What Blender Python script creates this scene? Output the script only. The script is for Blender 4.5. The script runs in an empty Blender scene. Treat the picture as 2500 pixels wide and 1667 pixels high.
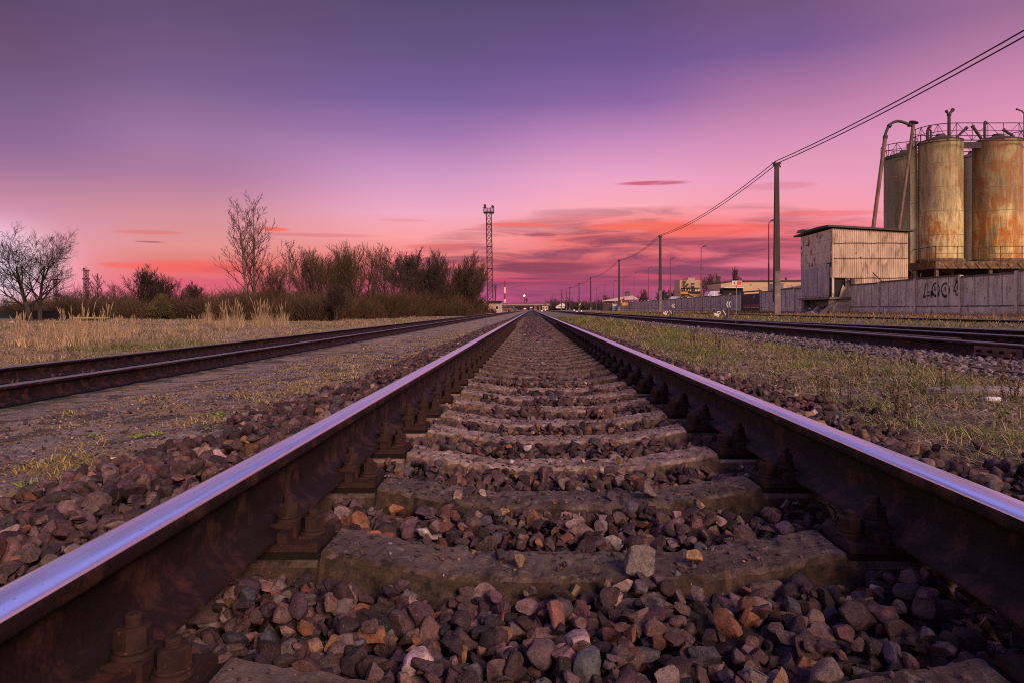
import bpy, bmesh, math, random
import numpy as np
from mathutils import Vector, Matrix

random.seed(7)
RNG = np.random.default_rng(11)
S = bpy.context.scene
COL = S.collection
PI = math.pi

# ------------------------------------------------------------------ helpers
def lin(r, g, b):
    def f(c):
        c /= 255.0
        return c / 12.92 if c <= 0.04045 else ((c + 0.055) / 1.055) ** 2.4
    return (f(r), f(g), f(b), 1.0)

# camera model of the photograph (used to turn measurements into positions)
FPX, U0, V0, CZ = 1790.0, 1298.0, 756.0, 0.565
def at(u, v, Y):
    return ((u - U0) / FPX * Y, Y, CZ - (v - V0) / FPX * Y)

def tag(o, label=None, cat=None, group=None, kind=None):
    if label: o['label'] = label
    if cat: o['category'] = cat
    if group: o['group'] = group
    if kind: o['kind'] = kind
    return o

def empty(name, loc=(0, 0, 0), rz=0.0):
    o = bpy.data.objects.new(name, None)
    COL.objects.link(o)
    o.location = loc
    o.rotation_euler = (0, 0, rz)
    o.empty_display_size = 0.1
    return o

def link(name, me, mats, parent=None, loc=None):
    o = bpy.data.objects.new(name, me)
    COL.objects.link(o)
    for m in (mats if isinstance(mats, (list, tuple)) else [mats]):
        me.materials.append(m)
    if parent is not None: o.parent = parent
    if loc is not None: o.location = loc
    return o

def copy_tree(o, parent=None):
    c = o.copy()
    COL.objects.link(c)
    c.parent = parent
    for ch in list(o.children):
        copy_tree(ch, c)
    return c

class MB:
    def __init__(self):
        self.v, self.f, self.m, self.sm = [], [], [], []
    def add(self, vs, fs, mat=0, smooth=False):
        n = len(self.v)
        self.v.extend([tuple(p) for p in vs])
        for f in fs:
            self.f.append([i + n for i in f]); self.m.append(mat); self.sm.append(smooth)
    def box(self, c, s, mat=0, rot=None, taper=1.0):
        hx, hy, hz = s[0] / 2, s[1] / 2, s[2] / 2
        vs = []
        for z, k in ((-hz, 1.0), (hz, taper)):
            for x, y in ((-hx, -hy), (hx, -hy), (hx, hy), (-hx, hy)):
                p = Vector((x * k, y * k, z))
                if rot is not None: p = rot @ p
                vs.append((p.x + c[0], p.y + c[1], p.z + c[2]))
        self.add(vs, [(3, 2, 1, 0), (4, 5, 6, 7), (0, 1, 5, 4), (1, 2, 6, 5), (2, 3, 7, 6), (3, 0, 4, 7)], mat)
    def tube(self, p0, p1, r0, r1=None, n=8, mat=0, caps=True, smooth=True, turn=0.0):
        r1 = r0 if r1 is None else r1
        p0, p1 = Vector(p0), Vector(p1)
        d = (p1 - p0)
        if d.length < 1e-9: return
        d.normalize()
        a = d.orthogonal().normalized() if abs(d.z) < 0.999 else Vector((1, 0, 0))
        b = d.cross(a)
        vs = []
        for p, r in ((p0, r0), (p1, r1)):
            for i in range(n):
                t = 2 * PI * i / n + turn
                vs.append(p + a * (r * math.cos(t)) + b * (r * math.sin(t)))
        self.add(vs, [(i, (i + 1) % n, n + (i + 1) % n, n + i) for i in range(n)], mat, smooth)
        if caps:
            self.add(vs[:n], [tuple(range(n - 1, -1, -1))], mat)
            self.add(vs[n:], [tuple(range(n))], mat)
    def path(self, pts, r, n=6, mat=0, closed=False, smooth=True):
        pts = [Vector(p) for p in pts]
        N = len(pts)
        rs = r if isinstance(r, (list, tuple)) else [r] * N
        vs = []
        up = None
        for i, p in enumerate(pts):
            if closed: d = pts[(i + 1) % N] - pts[i - 1]
            else: d = pts[min(i + 1, N - 1)] - pts[max(i - 1, 0)]
            d.normalize()
            if up is None: up = d.orthogonal().normalized()
            up = (up - d * up.dot(d)).normalized()
            b = d.cross(up)
            for k in range(n):
                t = 2 * PI * k / n
                vs.append(p + up * (rs[i] * math.cos(t)) + b * (rs[i] * math.sin(t)))
        fs = []
        for i in range(N if closed else N - 1):
            j = (i + 1) % N
            for k in range(n):
                fs.append((i * n + k, i * n + (k + 1) % n, j * n + (k + 1) % n, j * n + k))
        self.add(vs, fs, mat, smooth)
        if not closed:
            self.add(vs[:n], [tuple(range(n - 1, -1, -1))], mat)
            self.add(vs[-n:], [tuple(range(n))], mat)
    def lathe(self, prof, n=24, c=(0, 0, 0), mat=0, smooth=True, caps=True):
        vs = []
        for r, z in prof:
            for i in range(n):
                t = 2 * PI * i / n
                vs.append((c[0] + r * math.cos(t), c[1] + r * math.sin(t), c[2] + z))
        fs = []
        for j in range(len(prof) - 1):
            for i in range(n):
                fs.append((j * n + i, j * n + (i + 1) % n, (j + 1) * n + (i + 1) % n, (j + 1) * n + i))
        self.add(vs, fs, mat, smooth)
        if caps:
            self.add(vs[:n], [tuple(range(n - 1, -1, -1))], mat)
            self.add(vs[-n:], [tuple(range(n))], mat)
    def prism(self, poly, ext, mat=0):
        n = len(poly)
        e = Vector(ext)
        vs = [Vector(p) for p in poly] + [Vector(p) + e for p in poly]
        fs = [tuple(range(n - 1, -1, -1)), tuple(range(n, 2 * n))]
        fs += [(i, (i + 1) % n, n + (i + 1) % n, n + i) for i in range(n)]
        self.add(vs, fs, mat)
    def quad(self, a, b, c, d, mat=0):
        self.add([a, b, c, d], [(0, 1, 2, 3)], mat)
    def mesh(self, name, fix=True):
        me = bpy.data.meshes.new(name)
        me.from_pydata(self.v, [], self.f)
        me.polygons.foreach_set('material_index', self.m)
        me.polygons.foreach_set('use_smooth', self.sm)
        me.update()
        if fix:
            bm = bmesh.new(); bm.from_mesh(me)
            bmesh.ops.recalc_face_normals(bm, faces=bm.faces)
            bm.to_mesh(me); bm.free()
        return me
    def build(self, name, mats, parent=None, loc=None, bevel=0.0):
        o = link(name, self.mesh(name), mats, parent, loc)
        if bevel:
            md = o.modifiers.new('bevel', 'BEVEL'); md.width = bevel; md.segments = 2; md.limit_method = 'ANGLE'
        return o

def np_mesh(name, V, F, col=None, smooth=False):
    V = np.asarray(V, np.float32); F = np.asarray(F, np.int32)
    me = bpy.data.meshes.new(name)
    M, k = F.shape
    me.vertices.add(len(V)); me.vertices.foreach_set('co', V.ravel())
    me.loops.add(M * k); me.loops.foreach_set('vertex_index', F.ravel())
    me.polygons.add(M); me.polygons.foreach_set('loop_start', np.arange(M, dtype=np.int32) * k)
    if smooth: me.polygons.foreach_set('use_smooth', np.ones(M, bool))
    me.update(calc_edges=True)
    if col is not None:
        ca = me.color_attributes.new('col', 'FLOAT_COLOR', 'POINT')
        c = np.ones((len(V), 4), np.float32); c[:, :3] = col
        ca.data.foreach_set('color', c.ravel())
    return me

def tubes_np(segs, n=3):
    """segs (N,8): p0, p1, r0, r1 -> verts, quads"""
    s = np.asarray(segs, float)
    p0, p1, r0, r1 = s[:, :3], s[:, 3:6], s[:, 6], s[:, 7]
    d = p1 - p0
    d /= np.maximum(np.linalg.norm(d, axis=1, keepdims=True), 1e-9)
    ref = np.where(np.abs(d[:, 2:3]) > 0.9, np.array([[1., 0, 0]]), np.array([[0, 0, 1.]]))
    a = np.cross(d, ref); a /= np.maximum(np.linalg.norm(a, axis=1, keepdims=True), 1e-9)
    b = np.cross(d, a)
    N = len(s)
    V = np.zeros((N, 2, n, 3))
    for i in range(n):
        t = 2 * PI * i / n
        o = a * math.cos(t) + b * math.sin(t)
        V[:, 0, i] = p0 + o * r0[:, None]
        V[:, 1, i] = p1 + o * r1[:, None]
    base = (np.arange(N) * 2 * n)[:, None]
    F = np.concatenate([base + np.array([[i, (i + 1) % n, n + (i + 1) % n, n + i]]) for i in range(n)], 0)
    return V.reshape(-1, 3), F

# ------------------------------------------------------------------ materials
class NT:
    def __init__(self, tree):
        self.t = tree; self.n = tree.nodes; self.l = tree.links
    def new(self, typ, **kw):
        nd = self.n.new(typ)
        for k, v in kw.items(): setattr(nd, k, v)
        return nd
    def set(self, sock, v):
        if isinstance(v, bpy.types.NodeSocket): self.l.new(v, sock)
        elif v is not None: sock.default_value = v
    def math(self, op, a, b=None, c=None, clamp=False):
        nd = self.new('ShaderNodeMath', operation=op, use_clamp=clamp)
        self.set(nd.inputs[0], a)
        if b is not None: self.set(nd.inputs[1], b)
        if c is not None: self.set(nd.inputs[2], c)
        return nd.outputs[0]
    def mix(self, fac, a, b, blend='MIX'):
        nd = self.new('ShaderNodeMix', data_type='RGBA', blend_type=blend)
        self.set(nd.inputs['Factor'], fac)
        self.set(nd.inputs[6], a); self.set(nd.inputs[7], b)
        return nd.outputs[2]
    def ramp(self, fac, stops, interp='LINEAR'):
        nd = self.new('ShaderNodeValToRGB')
        cr = nd.color_ramp; cr.interpolation = interp
        while len(cr.elements) < len(stops): cr.elements.new(0.5)
        for e, (p, c) in zip(cr.elements, stops):
            e.position = p; e.color = c if len(c) == 4 else (*c, 1)
        self.set(nd.inputs[0], fac)
        return nd.outputs[0]
    def rng(self, v, a, b, c=0.0, d=1.0, interp='LINEAR'):
        nd = self.new('ShaderNodeMapRange', interpolation_type=interp)
        self.set(nd.inputs[0], v)
        for i, x in enumerate((a, b, c, d)): self.set(nd.inputs[i + 1], x)
        return nd.outputs[0]
    def coord(self, which='Object', scale=(1, 1, 1), loc=(0, 0, 0)):
        tc = self.new('ShaderNodeTexCoord')
        mp = self.new('ShaderNodeMapping')
        mp.inputs['Scale'].default_value = scale
        mp.inputs['Location'].default_value = loc
        self.l.new(tc.outputs[which], mp.inputs['Vector'])
        return mp.outputs[0]
    def noise(self, vec, scale, detail=5, rough=0.55, dist=0.0):
        nd = self.new('ShaderNodeTexNoise')
        self.set(nd.inputs['Vector'], vec)
        nd.inputs['Scale'].default_value = scale; nd.inputs['Detail'].default_value = detail
        nd.inputs['Roughness'].default_value = rough; nd.inputs['Distortion'].default_value = dist
        return nd.outputs['Fac']
    def voro(self, vec, scale, feature='F1', out='Distance'):
        nd = self.new('ShaderNodeTexVoronoi', feature=feature)
        self.set(nd.inputs['Vector'], vec); nd.inputs['Scale'].default_value = scale
        return nd.outputs[out]
    def bump(self, h, strength=0.3, dist=0.02):
        nd = self.new('ShaderNodeBump')
        self.set(nd.inputs['Height'], h)
        nd.inputs['Strength'].default_value = strength; nd.inputs['Distance'].default_value = dist
        return nd.outputs[0]

def new_mat(name):
    m = bpy.data.materials.new(name); m.use_nodes = True
    nt = NT(m.node_tree)
    bs = m.node_tree.nodes['Principled BSDF']
    return m, nt, bs

def surf(name, c1, c2, scale=4.0, rough=0.85, metal=0.0, bump=0.25, bdist=0.01, stretch=(1, 1, 1), spots=None, sscale=30.0,
         slim=(0.6, 0.7), lo=0.35, hi=0.65, emit=None, fine=0.0):
    m, nt, bs = new_mat(name)
    co = nt.coord('Object', stretch)
    n1 = nt.noise(co, scale, 8, 0.6)
    col = nt.mix(nt.rng(n1, lo, hi), c1, c2)
    if spots is not None:
        n2 = nt.noise(nt.coord('Object', stretch, (3.1, 7.7, 1.3)), sscale, 6, 0.65)
        col = nt.mix(nt.rng(n2, slim[0], slim[1]), col, spots)
    if fine:
        n3 = nt.noise(nt.coord('Object'), fine, 3, 0.7)
        col = nt.mix(0.6, col, nt.ramp(n3, [(0.25, (0.55, 0.55, 0.55)), (0.75, (1.45, 1.45, 1.45))]), 'MULTIPLY')
    nt.set(bs.inputs['Base Color'], col)
    bs.inputs['Roughness'].default_value = rough
    bs.inputs['Metallic'].default_value = metal
    if bump:
        nt.set(bs.inputs['Normal'], nt.bump(nt.noise(co, scale * 6, 8, 0.65), bump, bdist))
    if emit:
        bs.inputs['Emission Color'].default_value = emit[0]
        bs.inputs['Emission Strength'].default_value = emit[1]
    return m
# ------------------------------------------------------------------ camera, render, world, sun
cam = bpy.data.cameras.new('camera')
cam.sensor_width = 36.0
cam.lens = FPX / 2500 * 36.0
cam.shift_x = -(U0 - 1250) / 2500
cam.shift_y = -(833.5 - V0) / 2500
cam.clip_start = 0.05; cam.clip_end = 6000
camo = bpy.data.objects.new('camera', cam); COL.objects.link(camo)
camo.location = (0, 0, CZ); camo.rotation_euler = (PI / 2, 0, 0)
S.camera = camo
S.render.engine = 'CYCLES'
S.cycles.max_bounces = 6; S.cycles.diffuse_bounces = 3; S.cycles.glossy_bounces = 3
S.cycles.use_denoising = False
S.cycles.pixel_filter_type = 'BLACKMAN_HARRIS'; S.cycles.filter_width = 1.05
S.cycles.use_adaptive_sampling = True; S.cycles.adaptive_threshold = 0.008
S.view_settings.view_transform = 'Standard'; S.view_settings.look = 'None'
S.view_settings.exposure = 0.0; S.view_settings.gamma = 1.0
S.render.film_transparent = False

SUN_DIR = Vector((0.42, -0.74, 0.44)).normalized()
sun = bpy.data.lights.new('sun', 'SUN')
sun.energy = 5.0; sun.angle = math.radians(22); sun.color = (1.0, 0.70, 0.50)
suno = bpy.data.objects.new('sun', sun); COL.objects.link(suno)
suno.rotation_euler = SUN_DIR.to_track_quat('Z', 'Y').to_euler()

W = bpy.data.worlds.new('World'); S.world = W; W.use_nodes = True
w = NT(W.node_tree)
for nd in list(w.n): w.n.remove(nd)
tc = w.new('ShaderNodeTexCoord')
sx = w.new('ShaderNodeSeparateXYZ'); w.l.new(tc.outputs['Generated'], sx.inputs[0])
X, Y, Z = sx.outputs
hyp = w.math('MAXIMUM', w.math('SQRT', w.math('ADD', w.math('MULTIPLY', X, X), w.math('MULTIPLY', Y, Y))), 0.02)
T = w.math('DIVIDE', Z, hyp)
AZ = w.math('ARCTAN2', X, Y)
TM = 0.5
def azt(u, v):
    a = math.atan((u - U0) / FPX)
    return a, (V0 - v) / FPX * math.cos(a)
cols = [
 (0,    [(0, (92, 66, 102)), (140, (110, 74, 112)), (240, (122, 86, 134)), (330, (136, 96, 144)), (400, (158, 108, 150)), (470, (190, 128, 155)), (540, (214, 146, 172)), (600, (228, 152, 172)), (660, (240, 150, 165)), (720, (245, 140, 160))]),
 (450,  [(0, (94, 70, 108)), (200, (120, 88, 136)), (330, (156, 112, 158)), (420, (170, 116, 156)), (520, (208, 138, 152)), (600, (224, 142, 140)), (650, (228, 112, 110)), (700, (228, 100, 122)), (745, (222, 96, 132))]),
 (1030, [(0, (86, 67, 108)), (130, (99, 78, 127)), (240, (118, 90, 150)), (330, (158, 112, 170)), (430, (206, 146, 192)), (520, (238, 166, 194)), (580, (249, 158, 160)), (640, (236, 112, 112)), (690, (206, 84, 112)), (745, (204, 82, 146))]),
 (1500, [(0, (88, 68, 112)), (150, (108, 80, 140)), (250, (138, 96, 160)), (340, (194, 132, 184)), (440, (236, 162, 196)), (510, (250, 168, 180)), (580, (244, 132, 130)), (640, (214, 92, 104)), (690, (168, 72, 112)), (745, (150, 76, 126))]),
 (1900, [(0, (112, 78, 122)), (120, (122, 86, 144)), (250, (180, 118, 164)), (340, (212, 140, 180)), (440, (234, 156, 186)), (510, (246, 154, 170)), (570, (240, 126, 140)), (630, (232, 114, 136)), (690, (206, 108, 146)), (745, (186, 104, 150))]),
 (2500, [(0, (150, 102, 144)), (100, (178, 118, 160)), (200, (206, 134, 172)), (300, (222, 146, 180)), (400, (230, 150, 182)), (500, (244, 158, 178)), (600, (244, 160, 178)), (700, (236, 156, 176)), (745, (226, 150, 172))]),
]
tt = w.math('DIVIDE', T, TM, clamp=True)
sky = None; pa = None
for u, st in cols:
    a = math.atan((u - U0) / FPX)
    stops = sorted([(max(0.0, azt(u, v)[1] / TM), lin(*c)) for v, c in st], key=lambda q: q[0])
    r = w.ramp(tt, stops)
    sky = r if sky is None else w.mix(w.rng(AZ, pa, a, interp='SMOOTHSTEP'), sky, r)
    pa = a
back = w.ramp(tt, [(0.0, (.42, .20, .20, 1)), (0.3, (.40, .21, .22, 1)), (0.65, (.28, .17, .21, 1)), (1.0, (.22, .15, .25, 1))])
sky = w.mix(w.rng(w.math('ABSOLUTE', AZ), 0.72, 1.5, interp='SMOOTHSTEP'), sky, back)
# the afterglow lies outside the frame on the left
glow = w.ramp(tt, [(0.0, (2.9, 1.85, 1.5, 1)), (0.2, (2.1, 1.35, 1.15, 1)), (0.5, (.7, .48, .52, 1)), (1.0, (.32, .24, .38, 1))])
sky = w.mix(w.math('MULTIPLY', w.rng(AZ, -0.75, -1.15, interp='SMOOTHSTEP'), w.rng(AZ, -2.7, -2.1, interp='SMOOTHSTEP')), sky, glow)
zen = lin(156, 148, 228)
sky = w.mix(w.rng(T, 0.435, 0.54, interp='SMOOTHSTEP'), sky, zen)
sky = w.mix(w.rng(T, 0.9, 2.2, interp='SMOOTHSTEP'), sky, lin(66, 56, 80))

# clouds: streaks that live on the sky dome, in azimuth and elevation
cx = w.new('ShaderNodeCombineXYZ')
w.set(cx.inputs[0], w.math('MULTIPLY', AZ, 6.5)); w.set(cx.inputs[1], w.math('MULTIPLY', T, 62.0))
wob = w.noise(cx.outputs[0], 1.0, 8, 0.62, 0.8)
cx2 = w.new('ShaderNodeCombineXYZ')
w.set(cx2.inputs[0], w.math('MULTIPLY', AZ, 2.3)); w.set(cx2.inputs[1], w.math('MULTIPLY', T, 34.0)); cx2.inputs[2].default_value = 4.4
wob2 = w.noise(cx2.outputs[0], 1.0, 5, 0.55, 0.9)
def blob(u, v, du, dv, slope=0.0, wobble=0.0):
    a0, t0 = azt(u, v)
    ca = math.cos(a0)
    wa, wt = du / FPX * ca * ca, dv / FPX * ca
    da = w.math('SUBTRACT', AZ, a0)
    dt = w.math('SUBTRACT', w.math('SUBTRACT', T, t0), w.math('MULTIPLY', da, slope))
    if wobble:
        dt = w.math('ADD', dt, w.math('MULTIPLY', w.math('SUBTRACT', wob2, 0.5), wobble))
    q = w.math('ADD', w.math('POWER', w.math('ABSOLUTE', w.math('DIVIDE', da, wa)), 2.0), w.math('POWER', w.math('ABSOLUTE', w.math('DIVIDE', dt, wt)), 2.0))
    return w.math('SUBTRACT', 1.0, q, clamp=True)
# main bank
bank = w.math('MAXIMUM', blob(1620, 628, 620, 128, 0.0, 0.05), blob(1270, 672, 420, 80, 0.02, 0.04))
bank = w.math('MAXIMUM', bank, w.math('MULTIPLY', blob(1500, 705, 700, 60, 0.0, 0.03), 0.6))
bank = w.math('POWER', bank, 0.6)
dens = w.math('MULTIPLY', bank, w.rng(wob, 0.42, 0.60))
dens2 = w.math('MULTIPLY', bank, w.rng(wob2, 0.40, 0.58))
hot = w.mix(w.rng(T, 0.05, 0.115), lin(196, 72, 100), lin(250, 104, 92))
sky = w.mix(w.math('MULTIPLY', dens2, 0.80), sky, hot)
sky = w.mix(w.math('MULTIPLY', w.math('POWER', dens, 1.0), 0.95), sky, w.mix(w.rng(T, 0.03, 0.12), lin(122, 58, 98), lin(132, 58, 86)))
for (u, v, du, dv, c, al, sl) in [
    (1595, 447, 105, 6.5, (196, 76, 96), 0.85, 0.0), (1900, 455, 110, 13, (214, 112, 138), 0.45, 0.0),
    (1265, 549, 115, 7, (242, 104, 92), 0.8, 0.0), (1320, 574, 50, 5, (168, 74, 92), 0.8, 0.0),
    (1560, 552, 170, 14, (250, 104, 84), 0.8, 0.03), (1740, 560, 200, 18, (248, 96, 84), 0.75, 0.0), (1990, 522, 200, 8, (240, 100, 104), 0.55, -0.03),
    (1700, 590, 240, 13, (150, 64, 92), 0.7, 0.0), (1330, 655, 170, 19, (132, 54, 84), 0.85, 0.0), (1480, 612, 150, 9, (150, 62, 92), 0.6, 0.02), (1850, 600, 190, 10, (160, 66, 104), 0.6, 0.0), (1650, 640, 260, 12, (150, 62, 100), 0.55, 0.0), (1520, 690, 240, 12, (140, 62, 104), 0.5, 0.0),
    (360, 568, 105, 7, (226, 108, 102), 0.6, 0.03), (365, 593, 45, 3, (160, 84, 96), 0.7, 0.0), (670, 561, 45, 6, (250, 104, 84), 0.85, 0.0),
    (760, 575, 200, 6, (214, 108, 118), 0.5, 0.0), (980, 538, 80, 5, (226, 128, 140), 0.4, 0.0), (1080, 604, 110, 9, (222, 96, 100), 0.6, 0.0),
    (470, 652, 190, 19, (244, 92, 88), 0.7, 0.0), (300, 648, 70, 8, (246, 100, 92), 0.75, 0.0), (560, 658, 100, 10, (214, 84, 96), 0.6, 0.0),
    (470, 690, 160, 16, (214, 84, 120), 0.5, 0.0)]:
    m = w.math('MULTIPLY', w.rng(blob(u, v, du, dv, sl, 0.006), 0.0, 0.8, interp='SMOOTHSTEP'), w.rng(wob, 0.28, 0.5, 0.45, 1.0))
    sky = w.mix(w.math('MULTIPLY', m, al), sky, lin(*c))
g1 = w.math('POWER', blob(-30, 662, 330, 190), 3.2)
sky = w.mix(w.math('MULTIPLY', g1, 0.95), sky, (1.0, 0.80, 0.95, 1))
g2 = w.math('POWER', blob(1150, 742, 130, 60), 2.0)
sky = w.mix(w.math('MULTIPLY', g2, 0.6), sky, lin(236, 100, 180))

nish = w.new('ShaderNodeTexSky')
nish.sky_type = 'NISHITA'; nish.sun_disc = False
nish.sun_elevation = math.asin(SUN_DIR.z); nish.sun_rotation = math.atan2(SUN_DIR.x, SUN_DIR.y)
nish.air_density = 1.5; nish.dust_density = 2.0
b1 = w.new('ShaderNodeBackground'); w.set(b1.inputs[0], nish.outputs[0]); b1.inputs[1].default_value = 0.004
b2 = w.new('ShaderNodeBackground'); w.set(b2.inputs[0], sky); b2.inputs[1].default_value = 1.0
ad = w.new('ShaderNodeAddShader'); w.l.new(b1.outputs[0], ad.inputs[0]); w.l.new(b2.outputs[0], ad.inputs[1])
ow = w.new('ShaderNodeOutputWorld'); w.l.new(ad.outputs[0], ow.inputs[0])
# ------------------------------------------------------------------ terrain
GX = [-3000, -60, -9.0, -7.7, -7.35, -4.4, -4.0, -3.0, -1.95, -1.35, -0.95, 1.18, 1.55, 1.95, 3.0, 4.0, 4.4, 7.2, 8.0, 13, 20, 27, 60, 3000]
GZ = [-0.45, -0.45, -0.42, -0.39, -0.37, -0.37, -0.34, -0.26, -0.185, -0.15, -0.20, -0.20, -0.13, -0.075, -0.03, -0.03, 0.0, 0.0, 0.03, 0.05, 0.10, 0.16, 0.2, 0.2]
def smooth_noise(x, y):
    return (np.sin(x * 1.7 + 0.6 * np.sin(y * 0.9)) * np.cos(y * 1.3 + x * 0.4) + 0.5 * np.sin(x * 4.1 + y * 2.3) * np.cos(y * 3.7 - x * 1.1)
            + 0.3 * np.sin(x * 9.1 - y * 7.3) * np.cos(x * 5.3 + y * 8.9))
def gz(x, y):
    x = np.asarray(x, float); y = np.asarray(y, float)
    z = np.interp(x, GX, GZ)
    amp = np.interp(x, [-60, -20, -8.2, -7.7, -4.3, -3.6, -1.9, -1.2, 1.3, 2.0, 3.4, 4.3, 7.3, 9, 60], [.05, .05, .04, 0.0, 0.0,   .030, .022, .004, .004, .020, .020, 0.0, 0.0, .025, .03])
    return z + amp * smooth_noise(x, y)
def gzf(x, y): return float(gz(x, y))

xs = np.unique(np.concatenate([np.linspace(-3000, -70, 14), np.linspace(-70, -12, 60), np.linspace(-12, -4.4, 40), np.linspace(-4.4, -1.0, 75), np.linspace(-1.0, 1.3, 26), np.linspace(1.3, 4.4, 68), np.linspace(4.4, 12, 40), np.linspace(12, 40, 36), np.linspace(40, 3000, 14)]))
ys = np.unique(np.concatenate([np.linspace(-6, 0.8, 12), np.linspace(0.8, 9, 150), np.geomspace(9, 90, 170), np.geomspace(90, 4200, 60)]))
XX, YY = np.meshgrid(xs, ys)
V = np.stack([XX, YY, gz(XX, YY)], -1).reshape(-1, 3)
nx, ny = len(xs), len(ys)
ii, jj = np.meshgrid(np.arange(nx - 1), np.arange(ny - 1))
k = (jj * nx + ii).ravel()
F = np.stack([k, k + 1, k + 1 + nx, k + nx], 1)
gme = np_mesh('ground', V, F, smooth=True)

m, nt, bs = new_mat('earth_and_turf')
co = nt.coord('Object')
sp = nt.new('ShaderNodeSeparateXYZ'); nt.l.new(co, sp.inputs[0])
gx = sp.outputs[0]
nA = nt.noise(co, 1.1, 8, 0.62); nB = nt.noise(nt.coord('Object', (1, 1, 1), (5, 9, 2)), 3.5, 9, 0.66)
nC = nt.noise(nt.coord('Object', (1, 1, 1), (15, 3, 7)), 24.0, 8, 0.7); nF = nt.noise(co, 90.0, 6, 0.75)
wx = nt.math('ADD', gx, nt.math('MULTIPLY', nt.math('SUBTRACT', nB, 0.5), 0.9))
gravel = nt.ramp(nt.voro(co, 34.0, out='Color'), [(0.0, (0.022, 0.015, 0.016)), (0.45, (0.060, 0.040, 0.040)), (0.75, (0.10, 0.068, 0.064)), (1.0, (0.18, 0.125, 0.115))])
gravel = nt.mix(nt.rng(nt.voro(co, 34.0), 0.012, 0.022), gravel, (0.012, 0.010, 0.010, 1))
soil = nt.mix(nt.rng(nt.math('ADD', nt.math('MULTIPLY', nA, .5), nt.math('MULTIPLY', nB, .5)), 0.40, 0.58), (0.100, 0.060, 0.052, 1), (0.235, 0.165, 0.160, 1))
soil = nt.mix(nt.rng(nC, 0.54, 0.62), soil, (0.36, 0.285, 0.285, 1))
soil = nt.mix(nt.math('MULTIPLY', nt.rng(nt.noise(nt.coord('Object', (1, 1, 1), (2, 1, 8)), 1.6, 9, 0.7), 0.49, 0.535), nt.rng(gx, -1.2, -4.2, 0.9, 0.45)), soil, (0.27, 0.165, 0.045, 1))
soil = nt.mix(nt.rng(nt.noise(nt.coord('Object', (1, 1, 1), (8, 4, 1)), 2.3, 9, 0.78), 0.515, 0.555), soil, (0.040, 0.024, 0.020, 1))
soil = nt.mix(0.75, soil, nt.ramp(nF, [(0.28, (0.45, 0.45, 0.45)), (0.72, (1.6, 1.6, 1.6))]), 'MULTIPLY')
turf = nt.mix(nt.rng(nB, 0.42, 0.58), (0.070, 0.058, 0.026, 1), (0.15, 0.105, 0.060, 1))
turf = nt.mix(nt.rng(nB, 0.52, 0.64), turf, (0.23, 0.165, 0.10, 1))
turf = nt.mix(nt.rng(nC, 0.56, 0.66), turf, (0.05, 0.034, 0.022, 1))
turf = nt.mix(0.6, turf, nt.ramp(nF, [(0.28, (0.5, 0.5, 0.5)), (0.72, (1.5, 1.5, 1.5))]), 'MULTIPLY')
mead = nt.mix(nt.rng(nA, 0.4, 0.62), (0.30, 0.20, 0.125, 1), (0.17, 0.115, 0.07, 1))
mead = nt.mix(nt.rng(nB, 0.55, 0.64), mead, (0.075, 0.075, 0.03, 1))
mead = nt.mix(0.7, mead, nt.ramp(nC, [(0.3, (0.5, 0.5, 0.5)), (0.7, (1.5, 1.5, 1.5))]), 'MULTIPLY')
bed = nt.mix(0.5, gravel, (0.05, 0.035, 0.033, 1))
c = nt.mix(nt.rng(wx, -7.9, -7.4), mead, bed)
c = nt.mix(nt.rng(wx, -5.0, -4.75), c, soil)
c = nt.mix(nt.rng(wx, -1.95, -1.7), c, gravel)
c = nt.mix(nt.rng(wx, 1.7, 1.95), c, turf)
stone2 = nt.mix(0.5, gravel, (0.17, 0.13, 0.135, 1))
c = nt.mix(nt.rng(wx, 4.0, 4.3), c, stone2)
c = nt.mix(nt.rng(wx, 7.6, 8.3), c, turf)
straw = nt.mix(nt.rng(nC, 0.4, 0.6), (0.24, 0.14, 0.06, 1), (0.15, 0.09, 0.045, 1))
c = nt.mix(nt.rng(wx, 22.5, 25.0), c, straw)
nt.set(bs.inputs['Base Color'], c)
bs.inputs['Roughness'].default_value = 0.95
nt.set(bs.inputs['Normal'], nt.bump(nt.math('ADD', nt.math('MULTIPLY', nC, 0.6), nt.math('MULTIPLY', nF, 0.4)), 1.0, 0.06))
M_GROUND = m
g = link('ground', gme, M_GROUND); tag(g, 'flat ground of gravel, bare soil and turf across the rail yard', 'ground', kind='structure')

# ------------------------------------------------------------------ rails
m, nt, bs = new_mat('polished_rail_steel')
co = nt.coord('Object', (220, 0.35, 1)); n1 = nt.noise(co, 1.0, 5, 0.6)
n2 = nt.noise(nt.coord('Object', (60, 3.0, 30)), 1.0, 6, 0.7)
pit = nt.rng(nt.noise(nt.coord('Object', (1, 0.25, 1)), 260.0, 2, 0.5), 0.70, 0.76)
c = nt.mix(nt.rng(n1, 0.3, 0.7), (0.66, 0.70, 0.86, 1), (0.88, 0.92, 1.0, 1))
c = nt.mix(nt.math('MULTIPLY', pit, 0.7), c, (0.10, 0.07, 0.07, 1))
nt.set(bs.inputs['Base Color'], c); bs.inputs['Metallic'].default_value = 1.0
nt.set(bs.inputs['Roughness'], nt.rng(n2, 0.3, 0.7, 0.22, 0.40))
nt.set(bs.inputs['Normal'], nt.bump(n1, 0.05, 0.002))
M_SHINE = m
M_RUST = surf('dark_rail_rust', (0.0075, 0.0038, 0.0042, 1), (0.0155, 0.0068, 0.0068, 1), 5, 0.66, 0.0, 0.7, 0.004, spots=(0.040, 0.0155, 0.012, 1), sscale=9, slim=(0.50, 0.62), fine=260)
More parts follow.
